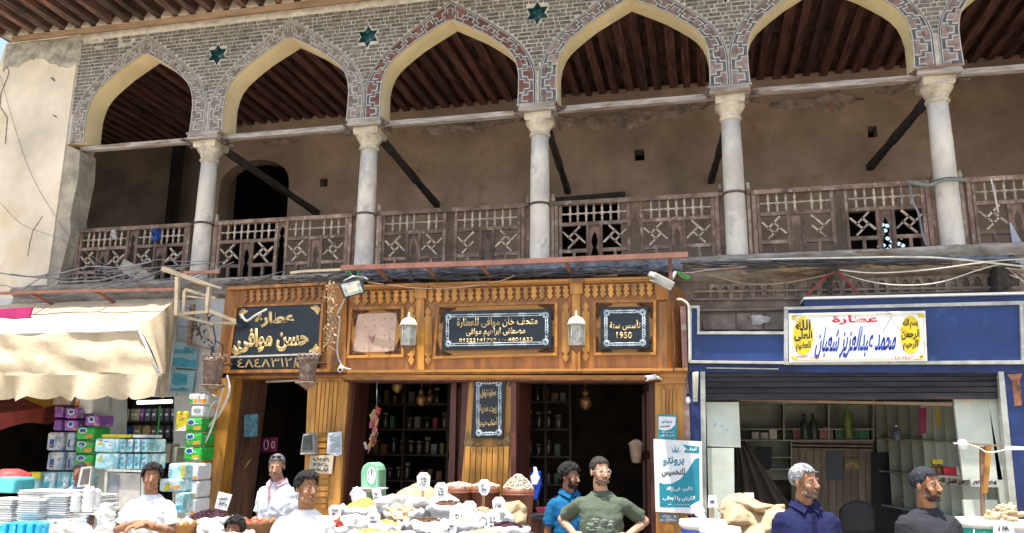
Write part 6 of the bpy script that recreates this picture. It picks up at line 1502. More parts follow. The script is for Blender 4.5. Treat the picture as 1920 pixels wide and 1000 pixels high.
pack(-30, 896, 28, 924, -2.3, .3, mat('teal_bottle_pack', (.10, .48, .52), .3, bump=.3), 'teal bottles wrapped in film at the left edge of the photo'); 
single(MB().lathe(P(18, 905, -1.9), [(0, -.12), (.16, -.1), (.24, 0), (.2, .1), (.08, .15), (0, .15)], 14, wob=.2), 'red_sack', mat('red_plastic_sack', (.38, .05, .05), .5, bump=.6, fine=8, bdist=.03), 'red plastic sack behind the teal bottles', 'sack')
T = thing('display_frame', 'pale aluminium display frame with a newspaper sheet beside the seated boy', 'frame', P(215, 960, -2.4))
for q in ([(197, 880), (202, 880), (196, 990), (190, 990)], [(265, 882), (270, 882), (268, 990), (263, 990)], [(197, 880), (270, 882), (270, 886), (197, 884)]): pl('frame_bar', q, -2.3, .04, M_alu, T)
pl('newspaper_sheet', [(203, 886), (263, 888), (262, 985), (197, 985)], -2.27, .01, mat('newsprint', (.42, .38, .33), .9, dirt=(.3, .33, .34), damt=.35, dscale=14), T); pl('print_block', [(207, 890), (224, 891), (221, 945), (203, 944)], -2.275, .003, mat('news_grey', (.22, .24, .25), .8, bump=0), T)
T = thing('mirror_stand', 'small white-framed mirror standing on the left stall', 'mirror', P(155, 910, -2.6)); pl('mirror_frame', [(152, 876), (172, 874), (168, 912), (144, 914)], -2.6, .03, M_alu, T); pl('mirror_glass', [(156, 880), (169, 878), (165, 908), (149, 910)], -2.604, .003, mat('mirror_glass', (.10, .08, .08), .15), T)

# ================================================================== spice stall
M_sack = mat('white_sack_cloth', (.68, .66, .62), .85, var=.06, scale=5, bump=.5, fine=9, bdist=.02); M_burl = mat('burlap', (.43, .31, .18), .95, var=.18, scale=6, bump=.6, fine=70, bdist=.01)
M_tub = mat('reddish_tub', (.19, .065, .03), .5, var=.25, scale=6, stretch=(3, 3, .6), bump=.2)
def spice(nm, col): return mat(nm, col, .95, var=.4, scale=45, bump=1, fine=60, bdist=.02)
SP = {'yellow': spice('yellow_spice', (.46, .32, .09)), 'beige': spice('beige_grain', (.47, .38, .22)), 'red': spice('red_pepper', (.38, .045, .025)), 'brown': spice('brown_spice', (.15, .075, .04)), 'nuts': spice('peanut_heap', (.48, .36, .21)), 'dark': spice('dark_hibiscus', (.055, .015, .03)), 'pale': spice('pale_popcorn', (.60, .52, .38))}
def sack(px, py, Y, r, h, what, label, body=None, mound=.10, bits=None, name='spice_sack', sx=1.0, depth=.42):
    c = P(px, py, Y); T = thing(name, label, 'sack' if 'sack' in name else 'tub', (c.x, c.y, c.z-h)); sd = px*.13
    mb = MB(); base = Vector((c.x, c.y, c.z-h))
    if 'sack' in name:
        prof = [(.80, 0), (.97, .15), (1.04, .4), (1.02, .62), (.96, .78), (.98, .86), (1.10, .90), (1.16, .955), (1.13, 1.02), (1.0, 1.05), (.88, 1.0), (.84, .92)]
        def fs(u, v):
            a = u*2*math.pi; i = min(int(v*11+.5), 11); pr, pz = prof[i]; q = Vector((math.cos(a)*1.6, math.sin(a)*1.6, pz*2+sd)); w = 1+.14*noise.noise(q)+(.045 if i < 6 else .03)*math.sin(a*11+5*noise.noise(q*1.3)+pz*3)+.05*noise.noise(q*4)
            return base+Vector((r*pr*w*math.cos(a)*sx, r*pr*w*math.sin(a), h*pz+(h*.07*noise.noise(Vector((math.cos(a)*2.5, math.sin(a)*2.5, sd*3))) if i > 5 else 0)))
        mb.grid(fs, 72, 11)
    else:
        prof = [(r*.8, 0), (r*.88, h*.3), (r*.9, h*.34), (r*.9, h*.38), (r*.9, h*.42), (r*.98, h*.8), (r*1.03, h*.84), (r*1.03, h*.9), (r*1.0, h), (r*.93, h), (r*.9, h*.9)]; mb.lathe(base, prof, 40, sx=sx)
    build(mb, 'sack_body' if 'sack' in name else 'tub_body', body or M_sack, T)
    mb = MB(); n = 9
    def heap(u, v):
        a = u*2*math.pi; rr = r*.97*v; z = h*.99+mound*1.05*(1-v**1.6); q = Vector((math.cos(a)*rr*20, math.sin(a)*rr*20, sd)); return base+Vector((math.cos(a)*rr*sx, math.sin(a)*rr, z+.016*noise.noise(q)+.01*noise.noise(q*2.3)))
    mb.grid(heap, 36, 12); build(mb, 'heap', SP[what], T)
    if bits:
        mb = MB(); rr_ = random.Random(int(px)); cnt, size = bits
        for i in range(cnt):
            a = rr_.uniform(0, 6.28); v = rr_.random()**.55; q = base+Vector((math.cos(a)*r*.95*v*sx, math.sin(a)*r*.95*v, h*.99+mound*1.05*(1-v**1.6)+size*.4))
            mb.ball(q, (size*rr_.uniform(.6, 1.3), size*rr_.uniform(.5, .9), size*rr_.uniform(.5, .9)), 5, rot=Euler((rr_.random()*3, rr_.random()*3, rr_.random()*3)).to_matrix())
        build(mb, 'loose_pieces', SP[what], T, kind='stuff')
    return T
T = thing('stall_table', 'low wooden table under the sacks of the spice stall', 'table', P(800, 1000, -3)*1-Vector((0, 0, P(800, 1000, -3).z)))
qa, qb = P(590, 990, -3.0), P(1005, 990, -3.0)
for i, (y0, y1, z) in enumerate(((-4.0, -3.0, .5), (-2.99, -2.1, .66))):
    mb = MB(); mb.box(qa.x-.2, qb.x+.1, y0, y1, z-.05, z); build(mb, 'table_top', M_doorw, T)
    for x in (qa.x-.1, (qa.x+qb.x)/2, qb.x): mb = MB(); mb.box(x-.03, x+.03, y0+.03, y0+.09, 0, z-.051); build(mb, 'leg', M_doorw, T)
# white liners bunched over the table edge give the blown-out mass of cloth
SK = [ # px, py, Y, r, h, content, mound, bits, label
 (785, 934, -2.4, .27, .50, 'beige', .13, None, 'large white sack with a pointed beige mound behind a tall price card'),
 (683, 953, -2.7, .19, .45, 'yellow', .09, None, 'white sack of yellow powder near the green scale'),
 (620, 990, -3.4, .19, .40, 'red', .05, (170, .016), 'white sack of red peppers in front of the carved pier'),
 (722, 985, -3.3, .13, .40, 'yellow', .05, None, 'small white sack of ochre powder in the second row'),
 (690, 1003, -3.6, .16, .40, 'yellow', .05, None, 'white sack of yellow seeds at the bottom edge of the photo'),
 (840, 950, -2.7, .16, .40, 'brown', .05, (90, .014), 'white sack of dark brown bark in the middle of the spice stall'),
 (800, 980, -3.2, .17, .38, 'brown', .03, (60, .018), 'white sack of reddish brown pieces under the middle cards'),
 (905, 965, -3.0, .14, .40, 'nuts', .05, (150, .016), 'white sack of small nuts before the card on a stick'),
 (758, 960, -2.9, .15, .38, 'beige', .05, None, 'white sack of pale grain left of the brown bark'),
 (868, 982, -3.3, .15, .38, 'beige', .04, None, 'white sack of cream powder at the lower middle of the stall'),
 (950, 990, -3.4, .15, .38, 'dark', .04, (80, .014), 'white sack of dark purple petals at the lower right of the stall'),
 (735, 1005, -3.8, .17, .38, 'beige', .04, None, 'white sack of pale seeds at the bottom edge left of the middle'),
 (905, 1005, -3.7, .17, .38, 'beige', .05, None, 'white sack of pale roots at the bottom edge right of the middle'),
 (830, 1010, -3.9, .17, .38, 'nuts', .04, None, 'white sack of shelled nuts at the bottom edge in the middle'),
 (985, 1012, -3.9, .14, .38, 'beige', .03, None, 'white sack at the bottom right corner of the spice stall')]
for a in SK: sack(a[0], a[1], a[2], a[3], a[4], a[5], a[8], mound=a[6], bits=a[7])
for px, py, Y, r, h, lb, n in ((860, 912, -2.0, .155, .40, 'left one of the three reddish tubs heaped with pale nuts', 220), (910, 912, -2.0, .14, .40, 'middle one of the three reddish tubs, partly behind the card on a stick', 180), (972, 916, -2.0, .15, .42, 'right one of the three reddish tubs with the highest heap of pale nuts', 420)):
    T = sack(px, py, Y, r, h, 'pale', lb, body=M_tub, mound=.03 if px < 950 else .12, bits=(n, .015), name='nut_tub')
    for z in (.4, .86):
        c = P(px, py, Y); mb = MB(); mb.lathe((c.x, c.y, c.z-h), [(r*(.90 if z < .5 else 1.02), h*z-.012), (r*(.93 if z < .5 else 1.055), h*z-.008), (r*(.94 if z < .5 else 1.055), h*z+.008), (r*(.92 if z < .5 else 1.03), h*z+.012)], 30); build(mb, 'hoop', M_iron if z < .5 else M_tub, T)
# burlap bags
def drapebag(pts, Y, label, seed=0, dep=.25, name='burlap_bag', m=M_burl):
    """soft bag: outline puffed out from its own plane, folded cloth"""
    xs = [p[0] for p in pts]; ys = [p[1] for p in pts]; cx, cy = sum(xs)/len(xs), sum(ys)/len(ys); n = len(pts); C_ = P(cx, cy, Y)
    mb = MB(); rings = 7; M_ = 48; vs = []
    def outline(t):
        f = t*n; i = int(f) % n; w = f-int(f); a, b = pts[i], pts[(i+1) % n]; return (a[0]+(b[0]-a[0])*w, a[1]+(b[1]-a[1])*w)
    for side in (-1, 1):
        def fn(u, v, side=side):
            o = outline(u % 1); x, y = cx+(o[0]-cx)*v, cy+(o[1]-cy)*v; p = P(x, y, Y); q = Vector((x*.06, y*.06, seed)); bulge = dep*math.sqrt(max(0, 1-v*v))*.7
            p.y += side*bulge*.8+(side < 0)*(.06*noise.noise(q)+.05*noise.noise(q*2.3+Vector((0, 0, 4)))*(1-v)); return p
        mb.grid(fn, M_, rings)
    return single(mb, name, m, label, 'bag')
drapebag([(946, 942), (975, 938), (988, 950), (992, 1010), (935, 1010), (938, 960)], -2.6, 'burlap sack standing at the right end of the spice stall', 3)
drapebag([(722, 951), (748, 948), (775, 955), (778, 985), (752, 1000), (738, 975), (722, 960)], -3.0, 'folded burlap cloth among the white sacks', 8, .12)
# white cloths and film stuffed between the sacks
for i, (pts, Y, lb) in enumerate((
    ([(700, 935), (735, 926), (770, 930), (778, 955), (735, 968), (702, 965)], -2.75, 'crumpled white cloth left of the pointed beige mound'),
    ([(640, 968), (672, 962), (700, 975), (704, 1006), (650, 1010), (636, 990)], -3.35, 'white cloth folded over the sack under the yellow powder'),
    ([(845, 958), (880, 948), (905, 968), (902, 1000), (860, 1006), (840, 985)], -3.2, 'white cloth bulging in the middle of the spice stall'),
    ([(918, 958), (948, 950), (966, 972), (962, 1006), (925, 1008), (912, 985)], -3.2, 'white cloth hanging before the burlap sack'),
    ([(775, 985), (812, 978), (838, 992), (835, 1012), (780, 1012)], -3.5, 'white cloth at the bottom middle of the spice stall'),
    ([(590, 985), (606, 968), (630, 972), (640, 1000), (600, 1012)], -3.1, 'white cloth left of the red peppers'),
    ([(805, 934), (840, 925), (862, 938), (858, 958), (815, 962)], -2.55, 'white cloth behind the dark brown bark'),
    ([(372, 985), (400, 978), (425, 990), (424, 1012), (376, 1012)], -3.55, 'white cloth under the hibiscus sack'),
    ([(655, 925), (668, 912), (684, 922), (690, 945), (664, 950)], -2.5, 'crumpled white bag beside the green scale'),
    ([(96, 985), (130, 975), (170, 985), (180, 1010), (100, 1012)], -3.75, 'crumpled white plastic bag on the front of the left stall'),
    ([(180, 960), (200, 952), (228, 962), (232, 1006), (186, 1008)], -3.5, 'crumpled white plastic bag left of the seated boy'))):
    drapebag(pts, Y, lb, i*3, .14, 'white_cloth', M_sack)
# price cards
def card(pts, Y, label, stick=None, seed=1, rows=2, shape='rect'):
    T = thing('price_card', label, 'price card', P(sum(p[0] for p in pts)/len(pts), max(p[1] for p in pts), Y)); pl('card_sheet', pts, Y, .006, M_paper, T)
    xs = [p[0] for p in pts]; ys = [p[1] for p in pts]; w = max(xs)-min(xs); h = max(ys)-min(ys)
    scribble(T, min(xs)+w*.25, min(ys)+h*.25, max(xs)-w*.25, max(ys)-h*.25, rows, Y-.003, mat('faded_ink', (.12, .12, .14), .8), .006, seed)
    if stick: mb = MB(); mb.beam(P(*stick[0], Y+.012), P(*stick[1], Y+.03), .025, .01, upv=(0, 1, 0)); build(mb, 'stick', mat('pale_wood_stick', (.5, .3, .15), .7), T)
    return T
def octo(cx, cy, rx, ry): return [(cx-rx, cy-ry*.55), (cx-rx*.5, cy-ry), (cx+rx*.5, cy-ry), (cx+rx, cy-ry*.55), (cx+rx*.9, cy+ry*.5), (cx+rx*.4, cy+ry), (cx-rx*.4, cy+ry), (cx-rx*.9, cy+ry*.5)]
card(octo(794, 903, 12.5, 17), -2.65, 'tall white price card standing on the pointed beige mound', ((794, 915), (792, 935)), 1, 3)
card(octo(827, 922, 12.5, 17), -2.75, 'white price card between the beige mound and the left reddish tub', ((827, 935), (828, 955)), 2, 3)
card(octo(908, 914, 11, 15), -2.6, 'white price card on a wooden stick in front of the middle reddish tub', ((907, 926), (906, 955)), 3, 2)
card(octo(935, 948, 12, 16), -2.95, 'blank oval card before the burlap sack', None, 4, 1)
card([(410, 922), (435, 928), (425, 958), (402, 953)], -3.2, 'tilted white card over the dark hibiscus heap', ((418, 945), (413, 975)), 5, 2)
card([(697, 918), (712, 913), (716, 935), (702, 948)], -2.8, 'crumpled white card by the pan of the green scale', None, 6, 2)
card([(1328, 929), (1343, 929), (1345, 951), (1327, 952)], -3.4, 'small white card on a stick among the white buckets', ((1336, 950), (1336, 972)), 7, 1)
card([(1394, 924), (1413, 924), (1415, 945), (1398, 943)], -3.1, 'blank white card stuck in the burlap flap', None, 8, 1)
card(octo(628, 960, 12, 13), -3.2, 'white plastic-wrapped card above the red peppers', None, 11, 2)
for i, (x, y, Y, r) in enumerate(((880, 955, -3.1, 13), (860, 970, -3.3, 12), (925, 975, -3.3, 13), (845, 990, -3.5, 12), (700, 975, -3.4, 13))):
    card(octo(x, y, r, r*1.2), Y, ('white card leaning in the middle of the spice stall', 'crumpled white card left of the small nuts', 'white card right of the small nuts', 'low white card near the bottom middle of the stall', 'white card between the two yellow heaps')[i], None, 20+i, 2)
# green scale
T = thing('green_dial_scale', 'pale green dial scale with white face at the left end of the spice stall', 'scale', P(690, 930, -2.2)); Ysc = -2.2
cx, cy = 694, 893
pts = [(676, 935), (676, 885), (680, 874), (688, 868), (698, 867), (705, 872), (709, 882), (709, 935)]
pl('scale_body', pts, Ysc, .22, mat('pale_green_enamel', (.22, .48, .30), .35, bump=.05), T, bevel=.02)
pl('dial_face', [(696+8*math.cos(t), 892+16*math.sin(t)) for t in [i*math.pi/10 for i in range(20)]], Ysc-.012, .01, M_white, T)
mb = MB(); mb.tube([P(696, 892, Ysc-.016), P(697, 880, Ysc-.016)], .004, 4); mb.tube([P(696+6*math.cos(t), 892+12*math.sin(t), Ysc-.015) for t in [i*math.pi/8 for i in range(17)]], .002, 4, caps=False); build(mb, 'dial_needle', M_ink, T)
c = P(694, 924, Ysc-.12); mb = MB(); mb.lathe(c, [(.02, 0), (.1, .01), (.17, .04), (.175, .045), (.16, .045), (0, .02)], 20); build(mb, 'weighing_pan', M_alum, T)
# red incense fan bouquet hanging by the left opening
T = thing('coloured_packet_garland', 'tall hanging bunch of pink, red and yellow packets in the left doorway', 'garland', P(700, 845, -.7))
for i in range(26):
    t = i/25; x = 705-t*12+rnd.uniform(-6, 6); y = 775+t*70; p = P(x, y, -.7+rnd.uniform(-.06, .06)); m_ = [mat('pink_foil', (.26, .05, .09), .4), mat('red_foil', (.20, .025, .02), .4), mat('gold_foil', (.28, .17, .04), .4), mat('white_foil', (.35, .3, .26), .4)][min(3, int(rnd.random()*3+(t > .6)*.7))]
    mb = MB(); mb.beam(p, p+Vector((rnd.uniform(-.04, .05), 0, .08)), .034, .012, upv=(0, 1, 0)); build(mb, 'foil_packet', m_, T)
mb = MB(); mb.tube([P(706, 770, -.7), P(707, 716, -.6)], .004, 4); mb.tube([P(706, 770, -.7), P(690, 850, -.7)], .006, 4); build(mb, 'string', M_cableg, T)
# left foreground: scalloped baskets, hibiscus sack
def basket(px, py, Y, r, h, label, m, content=None):
    c = P(px, py, Y); T = thing('scalloped_basket', label, 'basket', (c.x, c.y, c.z-h), 'orange scalloped baskets'); mb = MB(); base = Vector((c.x, c.y, c.z-h)); N = 48
    def fn(u, v):
        a = u*2*math.pi; zz = h*v*(1-.0)+(v > .99)*(.035*abs(math.cos(a*6))-.02); rr = r*(.75+.25*v); return base+Vector((math.cos(a)*rr, math.sin(a)*rr, zz))
    mb.grid(fn, 72, 8); build(mb, 'basket_wall', m, T, solid=.012, fix=False)
    mb = MB(); mb.lathe(base, [(0, .0), (r*.78, .0), (r*.78, .01), (0, .012)], 24); build(mb, 'basket_bottom', m, T)
    for z in (.35,): mb = MB(); mb.lathe(base, [(r*(.75+.25*z)+.006, h*z-.01), (r*(.75+.25*z)+.016, h*z), (r*(.75+.25*z)+.008, h*z+.01)], 30); build(mb, 'hoop', M_iron, T)
    if content:
        mb = MB()
        def hp(u, v): a = u*2*math.pi; rr = r*.93*v; return base+Vector((math.cos(a)*rr, math.sin(a)*rr, h*.82+.05*(1-v*v)+.02*noise.noise(Vector((math.cos(a)*rr*20, math.sin(a)*rr*20, px)))))
        mb.grid(hp, 30, 8); build(mb, 'heap', SP[content], T)
M_obk = mat('orange_basket', (.46, .21, .055), .55, var=.2, bump=.2)
basket(333, 978, -3.6, .155, .26, 'orange scalloped basket before the seated boy', M_obk, 'beige')
basket(478, 975, -3.4, .17, .26, 'brown scalloped basket of red spice beside the small boy', mat('brown_basket', (.27, .13, .05), .6, var=.2, bump=.2), 'red')
sack(393, 973, -3.3, .20, .42, 'dark', 'white sack heaped with dark hibiscus flowers under the tilted card', mound=.07, bits=(160, .014))
sack(440, 1000, -3.7, .14, .36, 'beige', 'small white sack between the hibiscus and the boy with black hair', mound=.02)
mb = MB(); mb.box(P(340, 1000, -3.6).x-.25, P(520, 1000, -3.6).x, -3.95, -3.05, .60, .64); single(mb, 'low_bench', M_doorw, 'low wooden bench under the hibiscus sack and the baskets', 'bench')
# right foreground: buckets, burlap, roots
def bucket(px, py, Y, r, h, label, band=None, txt=None, body=M_white, tilt=0):
    c = P(px, py, Y); T = thing('plastic_bucket', label, 'bucket', (c.x, c.y, c.z-h)); b = Vector((c.x, c.y, c.z-h)); mb = MB()
    mb.lathe(b, [(r*.82, 0), (r*.95, h*.86), (r*1.03, h*.87), (r*1.04, h*.93), (r*1.0, h*.94), (r*1.0, h), (r*.95, h), (r*.9, h*.7), (0, h*.68)], 32); build(mb, 'bucket_body', body, T)
    if band:
        mb = MB(); mb.lathe(b, [(r*.895+.003, h*.36), (r*.945+.003, h*.82)], 32); build(mb, 'label_band', band, T)
    if txt: text(txt, q4(px-r*95, py+h*62, px+r*95, py+h*150*.55+16), Y-r*.98, M_white, T, bold=.02, thick=.003)
    return T
bucket(1318, 975, -3.5, .17, .35, 'white bucket with blue ribs left of the burlap flap', mat('blue_white_ribs', (.10, .14, .45), .4, dirt=(.7, .7, .72), damt=.4, dscale=10))
bucket(1350, 988, -3.8, .14, .30, 'smaller white bucket in front of the ribbed one')
bucket(1833, 972, -3.3, .165, .34, 'white bucket with a green honey label at the right', mat('green_label', (.01, .33, .20), .4, dirt=(.35, .4, .1), damt=.25, dscale=7), 'عسل')
T = bucket(1893, 976, -3.2, .17, .34, 'white bucket heaped with ginger roots at the right edge', mat('blue_patch_label', (.62, .64, .70), .4, dirt=(.03, .12, .5), damt=.25, dscale=6))
rr_ = random.Random(3)
for i in range(26):
    c = P(1893, 972, -3.2); a = rr_.uniform(0, 6.28); d = rr_.random()**.6*.15; q = Vector((c.x+d*math.cos(a), c.y+d*math.sin(a), c.z-.02+.09*(1-d/.17)+rr_.uniform(0, .02))); rot = Euler((rr_.uniform(-.5, .5), rr_.uniform(-.6, .6), rr_.uniform(0, 3))).to_matrix()
    mb = MB(); mb.ball(q, (.055, .022, .02), 7, rot=rot); e = q+rot@Vector((.04, .012, .01)); mb.ball(e, (.025, .017, .017), 6, rot=rot); build(mb, 'ginger_root', mat('ginger_skin', (.50, .36, .21), .9, var=.2, scale=20, bump=.5), T)
card([(1864, 980), (1885, 976), (1900, 985), (1903, 1005), (1862, 1005)], -3.5, 'large white price card leaning on the ginger bucket', None, 31, 1)
mb = MB(); A = P(1306, 945, -3.5); B = P(1321, 982, -3.6); mb.beam(A, B, .05, .02, upv=(0, 1, 0)); mb.beam(A+Vector((-.01, 0, .0)), A.lerp(B, .5), .075, .015, upv=(0, 1, 0)); single(mb, 'white_scoop', M_white, 'white plastic scoop stuck in the ribbed bucket', 'scoop')
def burlapflap():
    T = thing('open_burlap_sack', 'big open burlap sack with a raised flap beside the grey-haired man', 'sack', P(1400, 1000, -3.3))
    Y = -3.3; mb = MB()
    def flap(u, v):  # curved hood opening to the left
        x = 1350+95*u; top = 932-6*math.sin(u*3)+18*u*u; y = top+(1+40*(1-u)**.6)*v; p = P(x, y, Y); p.y += -.20*v*math.sin(math.pi*min(u*1.3, 1))+.1*(1-v); return p
    def flap(u, v):
        a = [(1347, 958), (1352, 940), (1368, 928), (1388, 925), (1405, 932), (1428, 944), (1452, 948)]; b = [(1352, 962), (1366, 950), (1380, 944), (1392, 946), (1412, 955), (1432, 960), (1455, 962)]
        f = u*6; i = min(int(f), 5); w = f-i; p0 = lerp2(a[i], a[i+1], w); p1 = lerp2(b[i], b[i+1], w); q = lerp2(p0, p1, v); p = P(*q, Y+.12-.14*v); return p
    mb.grid(flap, 30, 6); build(mb, 'hood_flap', M_burl, T, solid=.01)
    mb = MB()
    def body(u, v):
        a = [(1352, 955), (1372, 938), (1392, 940), (1415, 950), (1440, 950), (1470, 946)]; b = [(1352, 1010), (1375, 1010), (1400, 1010), (1425, 1010), (1450, 1010), (1480, 1010)]
        f = u*5; i = min(int(f), 4); w = f-i; p0 = lerp2(a[i], a[i+1], w); p1 = lerp2(b[i], b[i+1], w); q = lerp2(p0, p1, v); p = P(*q, Y-.05)
        k = Vector((u*4, v*3, 2)); p.y += -.22*math.sin(math.pi*min(max(u, .05), .95))*(.3+v)+.09*noise.noise(k)+.05*noise.noise(k*2.2)+.05*math.sin(u*9+v*7); return p
    mb.grid(body, 40, 22); build(mb, 'bag_front', M_burl, T, solid=.012)
    mb = MB()
    for i in range(7):
        pass
    mb.lathe(P(1410, 1000, Y+.15)-Vector((0, 0, .35)), [(.2, 0), (.25, .2), (.24, .33), (0, .4)], 20, wob=.2); build(mb, 'bag_filling', M_burl, T)
burlapflap()
mb = MB(); mb.box(P(1290, 1000, -3.5).x, P(1480, 1000, -3.5).x, -3.95, -3.0, .54, .58); single(mb, 'low_bench', M_doorw, 'low bench under the white buckets and the open burlap sack', 'bench')
mb = MB(); mb.box(P(1790, 1000, -3.2).x, P(1960, 1000, -3.2).x, -3.7, -2.9, .62, .66); single(mb, 'low_bench', M_doorw, 'low bench under the honey and ginger buckets', 'bench')
# desk with blue and white bottle inside right doorway, red tray
T = thing('dark_desk', 'dark desk just inside the right doorway behind the man in blue', 'desk', P(1010, 1000, -.3)*1-Vector((0, 0, P(1010, 1000, -.3).z))); a, b = P(985, 968, -.9), P(1040, 968, -.9)
mb = MB(); mb.box(a.x, b.x, -.95, -.3, a.z-.03, a.z); build(mb, 'desk_top', mat('near_black', (.012, .012, .014)), T); mb = MB(); mb.box(a.x+.02, b.x-.02, -.92, -.33, 0, a.z-.031); build(mb, 'desk_front', M_mahog, T)
single(MB().pq([(1004, 952), (1024, 953), (1027, 962), (1008, 962)], -.93, -.75), 'red_tray', mat('dark_red_tray', (.2, .02, .04), .4), 'dark red box lying on the dark desk', 'box')
T = thing('spray_bottle', 'blue and white bottle-shaped packet standing right of the nut tubs', 'bottle', P(1003, 930, -.9))
pl('packet_body', [(996, 886), (1012, 884), (1014, 908), (1006, 938), (994, 936), (993, 905)], -.92, .09, mat('strong_blue_pack', (.01, .06, .42), .4), T, bevel=.01); pl('white_figure', [(1000, 876), (1005, 876), (1009, 890), (1012, 897), (1007, 909), (997, 909), (994, 894), (1000, 888)], -.93, .03, M_film, T, bevel=.006)
single(MB().lathe(P(1193, 842, -.3), [(0, -.16), (.05, -.15), (.06, -.05), (.07, .03), (.09, .06), (.04, .1), (0, .11)], 10, wob=.3), 'dried_bundle', mat('tan_dried_bundle', (.30, .20, .13), .9, bump=.6), 'dried tan bundle hanging at the right side of the right doorway', 'bundle')
# ================================================================== people
def remesh(mb, vox, smooth=4, iters=1):
    me = bpy.data.meshes.new('tmp'); me.from_pydata([Vector(v) for v in mb.v], [], mb.f)
    bm = bmesh.new(); bm.from_mesh(me); bmesh.ops.recalc_face_normals(bm, faces=bm.faces); bm.to_mesh(me); bm.free()
    o = bpy.data.objects.new('tmp', me); COL.objects.link(o)
    r = o.modifiers.new('r', 'REMESH'); r.mode = 'VOXEL'; r.voxel_size = vox; r.use_smooth_shade = True
    s = o.modifiers.new('s', 'SMOOTH'); s.factor = .5; s.iterations = smooth
    bpy.context.view_layer.update(); out = bpy.data.meshes.new_from_object(o.evaluated_get(bpy.context.evaluated_depsgraph_get()))
    bpy.data.objects.remove(o); bpy.data.meshes.remove(me); return out
def part_mesh(me, name, m, parent):
    me.name = name; me.materials.clear(); me.materials.append(m)
    me.polygons.foreach_set('use_smooth', [True]*len(me.polygons))
    o = bpy.data.objects.new(name, me); COL.objects.link(o); o.parent = parent; return o
def limb(mb, pts, rad, n=12):
    """rounded tapered chain"""
    for i in range(len(pts)-1):
        p, q = Vector(pts[i]), Vector(pts[i+1]); L = (q-p).length; k = max(2, int(L/.03))
        mb.tube([p.lerp(q, t/k) for t in range(k+1)], [rad[i]+(rad[i+1]-rad[i])*t/k for t in range(k+1)], n)
    for p, r in zip(pts, rad): mb.ball(p, r, 12)
def loft(mb, rings, n=20):
    """rings: (z, cx, cy, rx, ry)"""
    vs = []
    for z, cx, cy, rx, ry in rings:
        for j in range(n):
            t = 2*math.pi*j/n; c, s = math.cos(t), math.sin(t); e = .82
            vs.append((cx+rx*math.copysign(abs(c)**e, c), cy+ry*math.copysign(abs(s)**e, s), z))
    k = len(rings); fs = [(i*n+j, i*n+(j+1) % n, (i+1)*n+(j+1) % n, (i+1)*n+j) for i in range(k-1) for j in range(n)]
    fs += [tuple(range(n))[::-1], tuple(range((k-1)*n, k*n))]; mb.add(vs, fs, 0, True)
def hand(mb, w, d, palm_n, curl=.4, side=1):
    """w wrist, d pointing direction, palm_n palm normal; five separate curled fingers"""
    w, d, nn = Vector(w), Vector(d).normalized(), Vector(palm_n).normalized(); nn = (nn-d*nn.dot(d)).normalized(); s = d.cross(nn)*side
    for t in range(4): mb.ball(w+d*(.02+.02*t), (.0,)*3 if 0 else .024, 8)
    for k in range(4): limb(mb, [w+d*.02+s*(k-1.5)*.012, w+d*.085+s*(k-1.5)*.021], [.017, .0125], 8)
    for k, L in enumerate((.070, .080, .074, .058)):
        b = w+d*.088+s*(k-1.5)*.0215; p1 = b+(d*math.cos(curl*.5)+nn*math.sin(curl*.5))*L*.45; p2 = p1+(d*math.cos(curl*1.4)+nn*math.sin(curl*1.4))*L*.32; p3 = p2+(d*math.cos(curl*2.1)+nn*math.sin(curl*2.1))*L*.25
        limb(mb, [b, p1, p2, p3], [.0105, .0095, .0088, .0075], 8)
    b = w+d*.03-s*.022; limb(mb, [b, b+d*.03-s*.022+nn*.01, b+d*.058-s*.026+nn*.024], [.015, .0115, .009], 8)
SKIN = {'brown': (.30, .145, .075), 'dark': (.19, .085, .045), 'tan': (.40, .22, .13), 'fair': (.48, .27, .17)}
def fixarm(a, sh):
    a = list(a); s = 1 if a[0][0] > 0 else -1; d = abs(a[0][0])-sh
    a[0] = (s*sh, a[0][1], 1.375); a[1] = (a[1][0]-s*d*.8, a[1][1], a[1][2]); a[2] = (a[2][0]-s*d*.4, a[2][1], a[2][2]); return a
